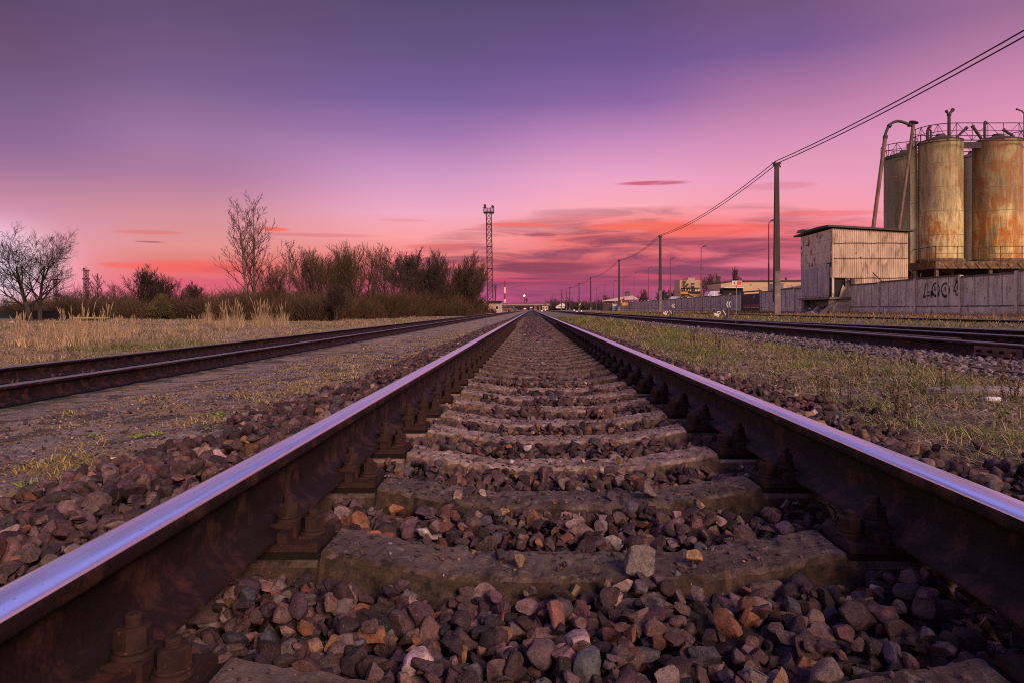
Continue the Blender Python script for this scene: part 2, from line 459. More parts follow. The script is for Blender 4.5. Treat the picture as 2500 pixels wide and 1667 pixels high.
M_DULL = surf('dull_rail_top', (0.10, 0.073, 0.077, 1), (0.24, 0.185, 0.19, 1), 3, 0.42, 0.55, 0.1, 0.002, (60, 0.5, 1))
M_IRON = surf('rusty_iron', (0.015, 0.0072, 0.0070, 1), (0.032, 0.0135, 0.0115, 1), 22, 0.8, 0.0, 0.6, 0.003, spots=(0.11, 0.038, 0.020, 1), sscale=70, slim=(0.6, 0.74), fine=500)

M_PAD_SPEC = .05
for m_, sp_l in ((M_RUST, .12), (M_IRON, .15)):
    m_.node_tree.nodes['Principled BSDF'].inputs['Specular IOR Level'].default_value = sp_l
HEAD = [(0, 0), (.012, -.0003), (.022, -.0012), (.029, -.0035), (.0335, -.0075), (.036, -.0135), (.0365, -.021), (.0375, -.034), (.0350, -.040), (.013, -.0515), (.0095, -.060),
        (.0090, -.115), (.0115, -.138), (.030, -.1545), (.0750, -.1690), (.0752, -.1800)]
def rail_mesh(name, xf, y0, y1, top, ny=60, shine=5, geo=True, worn=0):
    prof = [(-x, z) for x, z in HEAD[::-1]] + HEAD[1:]
    yy = np.concatenate([[y0], np.geomspace(max(0.5, y0 + 2.0), y1, ny)]) if geo else np.linspace(y0, y1, ny)
    P = len(prof)
    vs, fs, ms, sm = [], [], [], []
    for y in yy:
        xc = xf(y)
        vs += [(xc + x, y, top + z) for x, z in prof]
    mid = P // 2
    for j in range(len(yy) - 1):
        for i in range(P - 1):
            fs.append((j * P + i, j * P + i + 1, (j + 1) * P + i + 1, (j + 1) * P + i))
            q_ = i - mid; ms.append((2 if worn and (q_ * worn >= 3 or (worn < 0 and q_ < -3)) else 0) if (mid - shine <= i < mid + shine) else 1); sm.append(True)
    me = bpy.data.meshes.new(name)
    me.from_pydata(vs, [], fs)
    me.polygons.foreach_set('material_index', ms); me.polygons.foreach_set('use_smooth', sm)
    me.update()
    bm = bmesh.new(); bm.from_mesh(me)
    n = len(yy)
    bm.verts.ensure_lookup_table()
    bm.faces.new([bm.verts[i] for i in range(P)]).material_index = 1
    bm.faces.new([bm.verts[(n - 1) * P + i] for i in range(P)]).material_index = 1
    bmesh.ops.recalc_face_normals(bm, faces=bm.faces)
    bm.to_mesh(me); bm.free()
    return me
RT = 0.20                        # our rail top
XC = 0.12                        # our track centre
XL, XR = XC - 0.7975, XC + 0.7975
def rail(name, xf, y0, y1, top, mats, label, group=None, **kw):
    o = link(name, rail_mesh(name, xf, y0, y1, top, **kw), mats)
    return tag(o, label, 'rail', group)
rail('steel_rail', lambda y: XL, -1.5, 900, RT, [M_SHINE, M_RUST, M_DULL], 'polished rail running from the bottom left corner to the vanishing point', 'rails of the near track', worn=-1)
rail('steel_rail', lambda y: XR, -1.5, 900, RT, [M_SHINE, M_RUST, M_DULL], 'polished rail running from the right edge to the vanishing point', 'rails of the near track', worn=1)
LT = -0.155
def lx(off):
    return lambda y: off + 0.9 * max(0.0, (y - 60) / 200.0) ** 2 * 0.6 - 0.25 * min(1.0, y / 80.0)
rail('steel_rail', lx(-5.05), 2, 420, LT, [M_DULL, M_RUST], 'dark nearer rail of the siding along the dry meadow', 'rails of the meadow siding', shine=5)
rail('steel_rail', lx(-6.645), 2, 420, LT, [M_DULL, M_RUST], 'dark farther rail of the siding along the dry meadow', 'rails of the meadow siding', shine=5)
RTT = 0.215
XRN, XRF = 4.96, 6.555
rail('steel_rail', lambda y: XRN, 3, 700, RTT, [M_DULL, M_RUST], 'dark nearer rail of the track by the switch stands', 'rails of the turnout track')
rail('steel_rail', lambda y: XRF, 3, 700, RTT, [M_DULL, M_RUST], 'brighter farther rail of the track by the switch stands', 'rails of the turnout track')
M_REDRUST = surf('red_brown_paint', (0.10, 0.032, 0.026, 1), (0.055, 0.022, 0.02, 1), 8, 0.7, 0, 0.2, 0.004)
rail('check_rail', lambda y: XRN + 0.115 + 0.05 * max(0, 1 - abs(y - 8.8) / 0.7), 8.8, 17.5, RTT + 0.012, [M_REDRUST, M_RUST], 'short red brown check rail beside the nearer turnout rail', geo=False, ny=30)
def dvx(y): return 7.0 + 2.6 * (max(0.0, (24 - y) / 20.0)) ** 1.25
rail('diverging_rail', dvx, 5, 34, RTT, [M_DULL, M_RUST], 'dark diverging rail of the turnout in front of the green verge', geo=False, ny=40)
rail('old_rail', lambda y: 17.0 + (y - 25) * 0.004, 15, 120, 0.185, [M_DULL, M_RUST], 'low dark rail half sunk in the grass before the concrete fence')

# joint bars bolted to the near turnout rail
def joint_bar(x, y0, y1, top, label):
    b = MB()
    b.box((x - 0.028, (y0 + y1) / 2, top - 0.095), (0.030, y1 - y0, 0.10))
    r = empty('joint_bar', (0, 0, 0)); tag(r, label, 'joint bar')
    b.build('plate', M_REDRUST, r, bevel=0.006)
    for i in range(4):
        y = y0 + (y1 - y0) * (0.14 + 0.24 * i)
        q = MB(); q.tube((x - 0.043, y, top - 0.095), (x - 0.075, y, top - 0.095), 0.018, n=6, smooth=False); q.tube((x - 0.075, y, top - 0.095), (x - 0.088, y, top - 0.095), 0.010, n=8)
        q.build('bolt', M_IRON, r)
joint_bar(XRN, 7.35, 8.15, RTT, 'reddish bolted joint bar on the nearer turnout rail')

# ------------------------------------------------------------------ sleepers with fastenings
m, nt, bs = new_mat('weathered_sleeper_concrete')
oi = nt.new('ShaderNodeObjectInfo')
cadd = nt.new('ShaderNodeVectorMath', operation='ADD')
nt.l.new(nt.coord('Object'), cadd.inputs[0])
rv = nt.new('ShaderNodeCombineXYZ'); nt.set(rv.inputs[0], nt.math('MULTIPLY', oi.outputs['Random'], 37.0)); nt.set(rv.inputs[1], nt.math('MULTIPLY', oi.outputs['Random'], 91.0))
nt.l.new(rv.outputs[0], cadd.inputs[1]); cc = cadd.outputs[0]
geo = nt.new('ShaderNodeNewGeometry'); sn = nt.new('ShaderNodeSeparateXYZ'); nt.l.new(geo.outputs['True Normal'], sn.inputs[0])
n1 = nt.noise(cc, 5.0, 8, 0.65); n2 = nt.noise(cc, 26.0, 8, 0.7); n3 = nt.noise(cc, 210.0, 4, 0.7)
c = nt.mix(nt.rng(n1, 0.35, 0.65), (0.066, 0.042, 0.037, 1), (0.165, 0.114, 0.100, 1))
c = nt.mix(nt.rng(n2, 0.56, 0.66), c, (0.23, 0.175, 0.155, 1))
c = nt.mix(nt.rng(n2, 0.46, 0.38), c, (0.034, 0.023, 0.020, 1))
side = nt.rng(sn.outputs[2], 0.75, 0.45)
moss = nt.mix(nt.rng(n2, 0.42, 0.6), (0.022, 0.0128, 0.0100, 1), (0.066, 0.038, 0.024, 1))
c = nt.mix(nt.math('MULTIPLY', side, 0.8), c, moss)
c = nt.mix(0.6, c, nt.ramp(n3, [(0.3, (0.55, 0.55, 0.55)), (0.7, (1.5, 1.5, 1.5))]), 'MULTIPLY')
c = nt.mix(nt.rng(nt.noise(cc, 60.0, 3, 0.5), 0.72, 0.75), c, (0.42, 0.35, 0.33, 1))
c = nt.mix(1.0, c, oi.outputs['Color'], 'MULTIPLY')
nt.set(bs.inputs['Base Color'], c); bs.inputs['Roughness'].default_value = 0.92; bs.inputs['Specular IOR Level'].default_value = 0.15
nt.set(bs.inputs['Normal'], nt.bump(nt.math('ADD', n2, nt.math('MULTIPLY', n3, 0.35)), 0.7, 0.006))
M_SLEEP = m

def sleeper_mesh(rng):
    st = sorted(set([-1.34, -1.2, -1.0, -0.985, -0.62, -0.611, 0.611, 0.62, 0.985, 1.0, 1.2, 1.34] + [round(q, 4) for q in np.linspace(-0.6, 0.6, 81)]))
    chip = {k: np.convolve(np.where(rng.random(len(st) + 8) < .05, rng.uniform(.003, .018, len(st) + 8), 0), [.5, 1, .6], 'same') for k in (1, 2, 5, 6)}
    wav = {k: np.cumsum(rng.normal(0, .00035, len(st))) for k in range(8)}
    def top(s):
        a = abs(s)
        return float(np.interp(a, [0, 0.24, 0.32, 0.60, 0.612, 0.618, 0.985, 0.99, 1.34], [-0.056, -0.056, -0.048, 0.0, -0.002, -0.022, -0.022, -0.04, -0.10]))
    vs, fs = [], []
    prof = [(-0.135, None), (-0.098, 0.012), (-0.088, 0.0), (-0.03, 0.0), (0.03, 0.0), (0.088, 0.0), (0.098, 0.012), (0.135, None)]
    for si, s in enumerate(st):
        for pi, (y, dz) in enumerate(prof):
            z = -0.19 if dz is None else top(s) - dz
            jy = float(rng.normal(0, 0.0022)); jz = float(rng.normal(0, 0.0018)) if dz is not None else 0
            if pi in chip and abs(s) < .6: jz -= chip[pi][si] * (.8 if pi in (1, 6) else .45); jy -= math.copysign(chip[pi][si] * .35, y)
            if abs(s) < .6 and dz is not None: jy += float(np.clip(wav[pi][si], -.006, .006))
            vs.append((s, y + jy, z + jz))
    P = len(prof)
    for j in range(len(st) - 1):
        for i in range(P - 1):
            fs.append((j * P + i, (j + 1) * P + i, (j + 1) * P + i + 1, j * P + i + 1))
    mb = MB(); mb.add(vs, fs)
    mb.add(vs[:P], [tuple(range(P))]); mb.add(vs[-P:], [tuple(range(P))])
    return mb.mesh('sleeper')

def nut(mb, x, y, z, top, thread=True, big=0.0205):
    """a bolt with washer, spring ring, hexagonal nut and threaded end"""
    mb.lathe([(0.031, 0), (0.031, 0.006), (0.026, 0.0075)], 20, (x, y, z))
    mb.lathe([(0.0265, 0.0075), (0.029, 0.011), (0.0265, 0.0145)], 18, (x, y, z))
    zz = z + 0.0145
    tw = random.random()
    mb.tube((x, y, zz), (x, y, zz + 0.026), 0.0275, 0.0268, n=6, smooth=False, turn=tw)
    mb.tube((x, y, zz + 0.026), (x, y, zz + 0.030), 0.0268, 0.0205, n=6, smooth=False, turn=tw)
    z0 = zz + 0.030
    pr = []
    k = max(2, int((top - z0) / 0.0036))
    for i in range(k):
        pr += [(0.0140, z0 + i * 0.0036), (0.0123, z0 + i * 0.0036 + 0.0018)]
    pr += [(0.0132, z0 + k * 0.0036), (0.0105, z0 + k * 0.0036 + 0.002)]
    mb.lathe(pr, 14, (x, y, 0))

def fastening_meshes(sgn):
    """parts for one rail seat; origin at the rail centre, on the sleeper; sgn=+1: clips drawn on both sides"""
    out = {}
    b = MB()
    b.box((0, 0, -0.013), (0.375, 0.168, 0.014))                   # rubber pad
    out['pad'] = b.mesh('pad')
    b = MB()
    b.box((0, 0, 0.0035), (0.345, 0.160, 0.017))
    for s in (-1, 1):                                              # ribs that hold the clip bolts
        for yy in (-0.052, 0.052):
            b.box((s * 0.088, yy, 0.024), (0.024, 0.042, 0.026))
        b.box((s * 0.160, 0, 0.0125), (0.02, 0.150, 0.005))
    out['base_plate'] = b.mesh('base_plate')
    for s, nm in ((-1, 'clip_a'), (1, 'clip_b')):
        b = MB()
        prof = [(0.046, 0.036), (0.046, 0.043), (0.060, 0.049), (0.104, 0.049), (0.108, 0.045), (0.108, 0.012), (0.094, 0.012), (0.094, 0.036), (0.072, 0.034)]
        b.prism([(s * x, -0.030, z) for x, z in prof], (0, 0.060, 0))
        out[nm] = b.mesh('clip')
        b = MB(); nut(b, s * 0.079, 0.0, 0.049, 0.110); out[nm + '_bolt'] = b.mesh('clip_bolt')
        b = MB(); b.box((s * 0.139, 0.0, 0.0145), (0.050, 0.07, 0.006)); nut(b, s * 0.139, 0.0, 0.0175, 0.074); out[nm + '_screw'] = b.mesh('anchor_bolt')
    return out
M_PAD = surf('black_rubber', (0.008, 0.006, 0.006, 1), (0.014, 0.010, 0.009, 1), 20, 0.95, 0, 0.2, 0.002)
M_PAD.node_tree.nodes['Principled BSDF'].inputs['Specular IOR Level'].default_value = M_PAD_SPEC
FM = fastening_meshes(1)
for me in FM.values(): me.materials.append(M_IRON)
FM['pad'].materials[0] = M_PAD
FZ = 0.0
def bare(name, me, parent, loc=None):
    o = bpy.data.objects.new(name, me); COL.objects.link(o); o.parent = parent
    if loc: o.location = loc
    return o
def add_fastening(root, x, full):
    f = bare('rail_fastening', FM['base_plate'], root, (x, 0, 0.0))
    bare('rubber_pad', FM['pad'], f)
    for nm in ('clip_a', 'clip_b'):
        c = bare('clip', FM[nm], f)
        bare('clip_bolt', FM[nm + '_bolt'], f); bare('anchor_bolt', FM[nm + '_screw'], f)
    return f
ORD = 'first second third fourth fifth sixth seventh eighth ninth tenth eleventh twelfth thirteenth fourteenth fifteenth sixteenth seventeenth eighteenth nineteenth twentieth'.split()
SM = []
for i in range(5):
    me = sleeper_mesh(np.random.default_rng(40 + i)); me.materials.append(M_SLEEP); SM.append(me)
SLY0 = [0.55, 1.10, 1.80, 2.43, 2.98, 3.56, 4.06, 4.65]
SP = 0.562
SLY = []
lab = ['broad concrete sleeper cut off by the bottom edge of the photo, nearest the camera',
       'concrete sleeper with a big grey stone and small cubes of rock on top',
       'concrete sleeper with a dark flat stone and a reddish stone near its right side']
near_mats = None
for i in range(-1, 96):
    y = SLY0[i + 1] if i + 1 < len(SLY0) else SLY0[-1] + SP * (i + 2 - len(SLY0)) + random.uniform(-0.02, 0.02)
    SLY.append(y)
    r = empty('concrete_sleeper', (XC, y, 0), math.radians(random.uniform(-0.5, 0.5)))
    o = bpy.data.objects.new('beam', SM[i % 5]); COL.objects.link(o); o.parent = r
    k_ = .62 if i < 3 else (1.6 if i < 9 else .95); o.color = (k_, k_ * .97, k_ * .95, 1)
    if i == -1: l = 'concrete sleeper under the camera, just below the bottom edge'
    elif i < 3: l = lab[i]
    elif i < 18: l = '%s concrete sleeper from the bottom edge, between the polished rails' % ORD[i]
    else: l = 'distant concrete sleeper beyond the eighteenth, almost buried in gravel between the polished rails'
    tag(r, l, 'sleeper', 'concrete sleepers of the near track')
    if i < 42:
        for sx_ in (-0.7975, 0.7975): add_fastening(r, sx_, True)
# half-buried sleepers of the meadow siding: only the ends show
SLS = sleeper_mesh(np.random.default_rng(3)); SLS.materials.append(M_SLEEP)
for i in range(34):
    y = 5.6 + 0.62 * i
    o = bpy.data.objects.new('sunken_sleeper', SLS); COL.objects.link(o)
    o.location = (-5.85 - 0.25 * min(1, y / 80), y, -0.345); o.rotation_euler = (0, 0, math.radians(random.uniform(-1.5, 1.5)))
    l = ('%s half buried concrete sleeper end from the left edge under the meadow siding' % ORD[i]) if i < 8 else 'farther half buried concrete sleeper under the dark meadow siding rails'
    tag(o, l, 'sleeper', 'sunken sleepers of the meadow siding')
M_TIMBER = surf('creosoted_timber', (0.060, 0.028, 0.024, 1), (0.030, 0.018, 0.016, 1), 5, 0.85, 0, 0.5, 0.008, (0.6, 6, 6))
tb = MB(); tb.box((0, 0, 0), (5.2, 0.25, 0.18)); TBM = tb.mesh('timber'); TBM.materials.append(M_TIMBER)
for i in range(46):
    y = 5.2 + 0.55 * i
    o = bpy.data.objects.new('timber_sleeper', TBM); COL.objects.link(o)
    o.location = (6.75, y, -0.058)
    l = ('%s timber sleeper of the turnout counted from the right edge' % ORD[i]) if i < 12 else 'distant timber sleeper under the turnout, hidden beyond the near rail'
    tag(o, l, 'sleeper', 'timber sleepers of the turnout')

# ------------------------------------------------------------------ ballast
def ico(sub):
    bm = bmesh.new(); bmesh.ops.create_icosphere(bm, subdivisions=sub, radius=1.0)
    V = np.array([v.co[:] for v in bm.verts]); F = np.array([[v.index for v in f.verts] for f in bm.faces]); bm.free()
    return V, F
ICO = {2: ico(2), 3: ico(3), 4: ico(4)}
def rock_shape(rng, sub, rounded=0.0):
    V, F = ICO[sub]
    V = V.copy()
    n = rng.integers(7, 13)
    for _ in range(n):
        d = rng.normal(size=3); d /= np.linalg.norm(d)
        off = rng.uniform(0.28, 0.70) + rounded * 0.1
        s = V @ d - off
        V -= np.where(s > 0, s, 0)[:, None] * d[None, :] * (1.0 - 0.012)
    V *= np.array([1.0, rng.uniform(0.5, 1.0), rng.uniform(0.42, 0.95)])
    ph = rng.uniform(0, 6, 6)
    f = 1 + (0.03 if sub >= 4 else 0.012) * np.sin(V[:, 0] * 7 + ph[0]) * np.sin(V[:, 1] * 8 + ph[1]) + (0.02 if sub >= 4 else 0.008) * np.sin(V[:, 2] * 13 + ph[2] + V[:, 0] * 9)
    if sub >= 4:
        f += 0.012 * np.sin(V[:, 0] * 23 + ph[3]) * np.sin(V[:, 1] * 27 + ph[4]) * np.sin(V[:, 2] * 25 + ph[5])
    V *= f[:, None]
    V -= V.mean(0)
    V /= np.abs(V[:, :2]).max()
    return V
rr = np.random.default_rng(5)
PROTO = {s: [rock_shape(rr, s) for _ in range(n)] for s, n in ((4, 40), (3, 40), (2, 30))}
PAL = np.array([[.026, .0145, .017], [.042, .0235, .026], [.060, .033, .035], [.084, .047, .046], [.110, .065, .062], [.052, .043, .052], [.125, .086, .084], [.140, .062, .030], [.19, .105, .058], [.095, .040, .030], [.29, .205, .20]])
PW = np.array([.17, .21, .19, .15, .09, .06, .035, .032, .018, .045, .004]); PW /= PW.sum()
def rot_mats(rng, n, tilt):
    a = rng.uniform(0, 2 * PI, n); t = np.clip(rng.normal(0, tilt, n), -1.4, 1.4); b = rng.uniform(0, 2 * PI, n)
    def Rz(q): 
        c, s = np.cos(q), np.sin(q); z = np.zeros(n); o = np.ones(n)
        return np.stack([np.stack([c, -s, z], -1), np.stack([s, c, z], -1), np.stack([z, z, o], -1)], 1)
    c, s = np.cos(t), np.sin(t); z = np.zeros(n); o = np.ones(n)
    Rx = np.stack([np.stack([o, z, z], -1), np.stack([z, c, -s], -1), np.stack([z, s, c], -1)], 1)
    return Rz(b) @ Rx @ Rz(a)
def build_rocks(name, P, R, C, sub_of, mats, rng, tilt=0.45):
    """P centres, R sizes, C colours; one mesh"""
    Vs, Fs, Cs = [], [], []
    base = 0
    subs = sub_of(P)
    for sub in (4, 3, 2):
        ids = np.where(subs == sub)[0]
        if not len(ids): continue
        pick = rng.integers(0, len(PROTO[sub]), len(ids))
        RM = rot_mats(rng, len(ids), tilt)
        F = ICO[sub][1]
        for k in range(len(PROTO[sub])):
            q = np.where(pick == k)[0]
            if not len(q): continue
            v = np.einsum('nij,vj->nvi', RM[q], PROTO[sub][k]) * R[ids[q]][:, None, None] + P[ids[q]][:, None, :]
            nv = v.shape[1]
            Vs.append(v.reshape(-1, 3))
            Fs.append((F[None] + (np.arange(len(q)) * nv)[:, None, None] + base).reshape(-1, 3))
            Cs.append(np.repeat(C[ids[q]], nv, 0))
            base += nv * len(q)
    me = np_mesh(name, np.concatenate(Vs), np.concatenate(Fs), np.concatenate(Cs))
    return link(name, me, mats)
def pick_cols(rng, n, pal=PAL, pw=PW, var=0.25):
    c = pal[rng.choice(len(pal), n, p=pw)] * np.array([[.84, .84, .90]]) * np.exp(rng.normal(0, var, (n, 1))) * np.exp(rng.normal(0, 0.06, (n, 3)))
    return np.clip(c, 0.012, 0.45)
m, nt, bs = new_mat('ballast_stone')
at_ = nt.new('ShaderNodeAttribute', attribute_name='col')
co = nt.coord('Object')
n1 = nt.noise(co, 55.0, 6, 0.65); n2 = nt.noise(co, 420.0, 5, 0.7)
c = nt.mix(0.9, at_.outputs['Color'], nt.ramp(n1, [(0.3, (0.42, 0.40, 0.40)), (0.7, (1.75, 1.66, 1.60))]), 'MULTIPLY')
c = nt.mix(0.75, c, nt.ramp(n2, [(0.3, (0.35, 0.35, 0.35)), (0.7, (1.85, 1.85, 1.85))]), 'MULTIPLY')
c = nt.mix(nt.rng(n2, 0.64, 0.70), c, (0.36, 0.29, 0.28, 1))
nt.set(bs.inputs['Base Color'], c); bs.inputs['Roughness'].default_value = 0.78
bs.inputs['Specular IOR Level'].default_value = 0.2
nt.set(bs.inputs['Normal'], nt.bump(nt.math('ADD', n1, nt.math('MULTIPLY', n2, 0.5)), 0.8, 0.006))
M_STONE = m

def deposit(x0, x1, y0, y1, h0, per_m2, rng, K=5, cell=0.006, amin=0.011, amax=0.043, block=None, edge=None):
    nx_, ny_ = int((x1 - x0) / cell), int((y1 - y0) / cell)
    gx_ = x0 + (np.arange(nx_) + .5) * cell; gy_ = y0 + (np.arange(ny_) + .5) * cell
    H = h0(gx_[None, :], gy_[:, None]) + np.zeros((ny_, nx_))
    if block is not None: H = np.where(block(gx_[None, :], gy_[:, None]), 9.0, H)
    n = int(per_m2 * (x1 - x0) * (y1 - y0))
    H0 = H.copy()
    out = []
    A = np.exp(rng.uniform(np.log(amin), np.log(amax), n))
    A = np.sort(A)[::-1]
    A = np.concatenate([A[: n // 3][rng.permutation(n // 3)], rng.permutation(A[n // 3:])])
    big = rng.random(n) < 0.06
    A = np.where(big, A * 1.25, A)
    CX = rng.uniform(x0, x1, (n, K)); CY = rng.uniform(y0, y1, (n, K))
    for i in range(n):
        a = A[i]
        jx = ((CX[i] - x0) / cell).astype(int).clip(0, nx_ - 1); jy = ((CY[i] - y0) / cell).astype(int).clip(0, ny_ - 1)
        b = int(np.argmin(H[jy, jx] - H0[jy, jx] + 9.0 * (H[jy, jx] > 5)))
        x, y = CX[i, b], CY[i, b]
        if edge is not None and rng.random() > edge(x, y): continue
        k = int(a / cell) + 1
        ix, iy = jx[b], jy[b]
        xa, xb, ya, yb = max(0, ix - k), min(nx_, ix + k + 1), max(0, iy - k), min(ny_, iy + k + 1)
        sub = H[ya:yb, xa:xb]
        r2 = ((gx_[xa:xb] - x)[None, :] ** 2 + (gy_[ya:yb] - y)[:, None] ** 2) / (a * a * 0.72)
        msk = r2 < 1
        if not msk.any(): continue
        hh = sub[msk]
        if hh.max() > 5: continue
        cz = a * 0.62
        s = cz * np.sqrt(1 - r2[msk])
        zc = 0.6 * (hh + s).max() + 0.4 * (hh.mean() + cz * 0.8)
        sub[msk] = np.maximum(hh, zc + s * 0.9)
        out.append((x, y, zc, a))
    return np.array(out)
def in_sleeper(x, y):
    r = np.zeros(np.broadcast(x, y).shape, bool)
    for s in SLY:
        if s > 12: break
        r |= (np.abs(y - s) < 0.098) & (np.abs(x - XC) < 1.36)
    return r
def bedh(x, y):
    xx = np.abs(x - XC)
    return np.interp(xx, [0, 0.35, 0.62, 0.85], [-0.214, -0.208, -0.192, -0.190]) + 0.012 * np.sin(y * 5.1 + x * 3) * np.sin(x * 7.3)
rb = np.random.default_rng(21)
R1 = deposit(XL - 0.09, XR + 0.09, 0.95, 7.0, bedh, 1500, rb, K=4, block=in_sleeper)
def sh_l(x, y): return np.interp(x, [-2.2, -1.9, -1.35, -0.7], [-0.215, -0.19, -0.125, -0.15]) + 0.02 * np.sin(y * 4.3) * np.sin(x * 6)
def sh_r(x, y): return np.interp(x, [0.9, 1.5, 1.95, 2.2], [-0.15, -0.110, -0.085, -0.075]) + 0.015 * np.sin(y * 3.7) * np.sin(x * 5)
R2 = deposit(-2.2, XL - 0.05, 1.6, 7.0, sh_l, 1150, rb, K=5, edge=lambda x, y: np.interp(x + 0.12 * math.sin(y * 2.6) + 0.07 * math.sin(y * 7.1), [-2.12, -1.9, -1.68, -1.5], [0.01, 0.06, 0.75, 1]))
R3 = deposit(XR + 0.05, 2.25, 1.7, 7.0, sh_r, 1000, rb, K=5, edge=lambda x, y: np.interp(x + 0.1 * math.sin(y * 2.2) + 0.06 * math.sin(y * 6.3), [1.5, 1.72, 1.9, 2.2], [1, 0.8, 0.08, 0.01]))
def scatter(x0, x1, y0, y1, n, zf, rng, a0=0.014, a1=0.036, ypow=1.0):
    x = rng.uniform(x0, x1, n); y = y0 + (y1 - y0) * rng.random(n) ** ypow
    a = np.exp(rng.uniform(np.log(a0), np.log(a1), n))
    return np.stack([x, y, zf(x, y) + rng.uniform(-0.2, 0.75, n) * a, a], 1)
def mid_z(x, y):
    z = np.interp(np.abs(x - XC), [0, 0.3, 0.62, 0.8], [-0.105, -0.10, -0.095, -0.10])
    sl = np.array(SLY); ph = np.abs(np.asarray(y)[:, None] - sl[None, :]).min(1)
    return np.where(np.abs(ph) < 0.11, z - 0.02 + 0.02 * (np.abs(x - XC) < 0.32), z)
R4 = scatter(XL + .04, XR - .04, 6.9, 15, 17000, mid_z, rb, 0.014, 0.034)
R5 = scatter(XL + .04, XR - .04, 14.5, 62, 42000, lambda x, y: mid_z(x, y) + np.interp(y, [15, 24], [0.0, .045]) * (np.abs(x - XC) < .5), rb, 0.018, 0.04, 1.25)
R6 = scatter(-1.75, XL - .06, 6.9, 16, 5500, lambda x, y: sh_l(x, y) + 0.03, rb)
R7 = scatter(-1.75, XL - .06, 16, 45, 5500, lambda x, y: sh_l(x, y) + 0.03, rb, 0.018, 0.04, 1.3)
R8 = scatter(XR + .06, 1.78, 6.9, 16, 5500, lambda x, y: sh_r(x, y) + 0.025, rb)
R9 = scatter(XR + .06, 1.75, 16, 45, 5500, lambda x, y: sh_r(x, y) + 0.025, rb, 0.018, 0.04, 1.3)
allr = np.concatenate([R1, R2, R3, R4, R5, R6, R7, R8, R9])
def lod(P):
    y = P[:, 1]
    return np.where(y < 2.45, 4, np.where(y < 6.5, 3, 2))
bal = build_rocks('ballast', allr[:, :3], allr[:, 3] * 1.14, pick_cols(rb, len(allr)), lod, M_STONE, rb, 0.55)
tag(bal, 'angular dark ballast stones heaped between and beside the polished rails', 'ballast', kind='stuff')
# pale ballast in front of and inside the turnout track
RA = scatter(3.95, 4.9, 5.5, 22, 6500, lambda x, y: np.interp(x, [3.95, 4.2, 4.6, 4.9], [-0.035, 0.0, 0.03, 0.035]), rb, 0.016, 0.042, 1.5)
RB = scatter(3.95, 4.9, 22, 60, 4000, lambda x, y: np.interp(x, [3.95, 4.2, 4.9], [-0.03, 0.0, 0.035]), rb, 0.025, 0.05, 1.4)
RC = scatter(5.05, 9.0, 5.5, 30, 4000, lambda x, y: 0 * x + 0.005, rb, 0.016, 0.04, 1.3)
ra = np.concatenate([RA, RB, RC])
PAL2 = np.array([[.10, .074, .080], [.135, .104, .112], [.062, .045, .048], [.19, .145, .142], [.18, .105, .07]]); PW2 = np.array([.36, .28, .22, .10, .04])
b2_ = build_rocks('pale_ballast', ra[:, :3], ra[:, 3], pick_cols(rb, len(ra), PAL2, PW2), lambda P: np.full(len(P), 2), M_STONE, rb, 0.5)
tag(b2_, 'pale grey pink ballast strip along the turnout track', 'ballast', kind='stuff')
# small loose stones on the bare soil at the left and in the grass at the right
RS = np.concatenate([scatter(-4.2, -1.7, 2.2, 16, 6000, gz, rb, 0.0035, 0.017, 1.5), scatter(1.8, 4.0, 2.5, 12, 160, gz, rb, 0.006, 0.02, 1.5)])
b3_ = build_rocks('scattered_pebbles', RS[:, :3], RS[:, 3], pick_cols(rb, len(RS)) * 1.3, lambda P: np.full(len(P), 3), M_STONE, rb, 0.5)
tag(b3_, 'small stones strewn over the bare soil and turf beside the track', 'pebbles', kind='stuff')

# grit on the sleepers and clods on the bare soil
gi = []
for s_ in SLY:
    if s_ > 14: break
    n_ = 170 if s_ < 5 else 70
    x_ = rb.uniform(XL + .12, XR - .12, n_); y_ = s_ + rb.uniform(-.085, .085, n_); a_ = np.exp(rb.uniform(np.log(.0022), np.log(.010 if s_ < 5 else .014), n_))
    z_ = np.interp(np.abs(x_ - XC), [0, .24, .32, .60, .612, .618], [-.056, -.056, -.048, 0, -.002, -.022])
    gi.append(np.stack([x_, y_, z_ + a_ * .3, a_], 1))
gi = np.concatenate(gi)
o = build_rocks('grit', gi[:, :3], gi[:, 3], pick_cols(rb, len(gi)) * 1.3, lambda P: np.full(len(P), 2), M_STONE, rb, .6)
tag(o, 'fine grit and chips strewn over the concrete sleepers', 'grit', kind='stuff')
n_ = 9000
cl_ = np.concatenate([scatter(-4.3, -1.6, 2.0, 26, n_, lambda x, y: gz(x, y) - .004, rb, .004, .017, 1.7), scatter(1.75, 4.2, 2.0, 24, 5000, lambda x, y: gz(x, y) - .006, rb, .006, .026, 1.7)])
CP = np.array([[.085, .058, .050], [.15, .112, .105], [.045, .030, .026], [.22, .17, .165], [.19, .12, .035]])
o = build_rocks('soil_clods', cl_[:, :3], cl_[:, 3], pick_cols(rb, len(cl_), CP, np.array([.3, .25, .22, .15, .08])), lambda P: np.full(len(P), 2), M_STONE, rb, .5)
tag(o, 'crumbly brown soil clods on both sides of the near track', 'soil', kind='stuff')

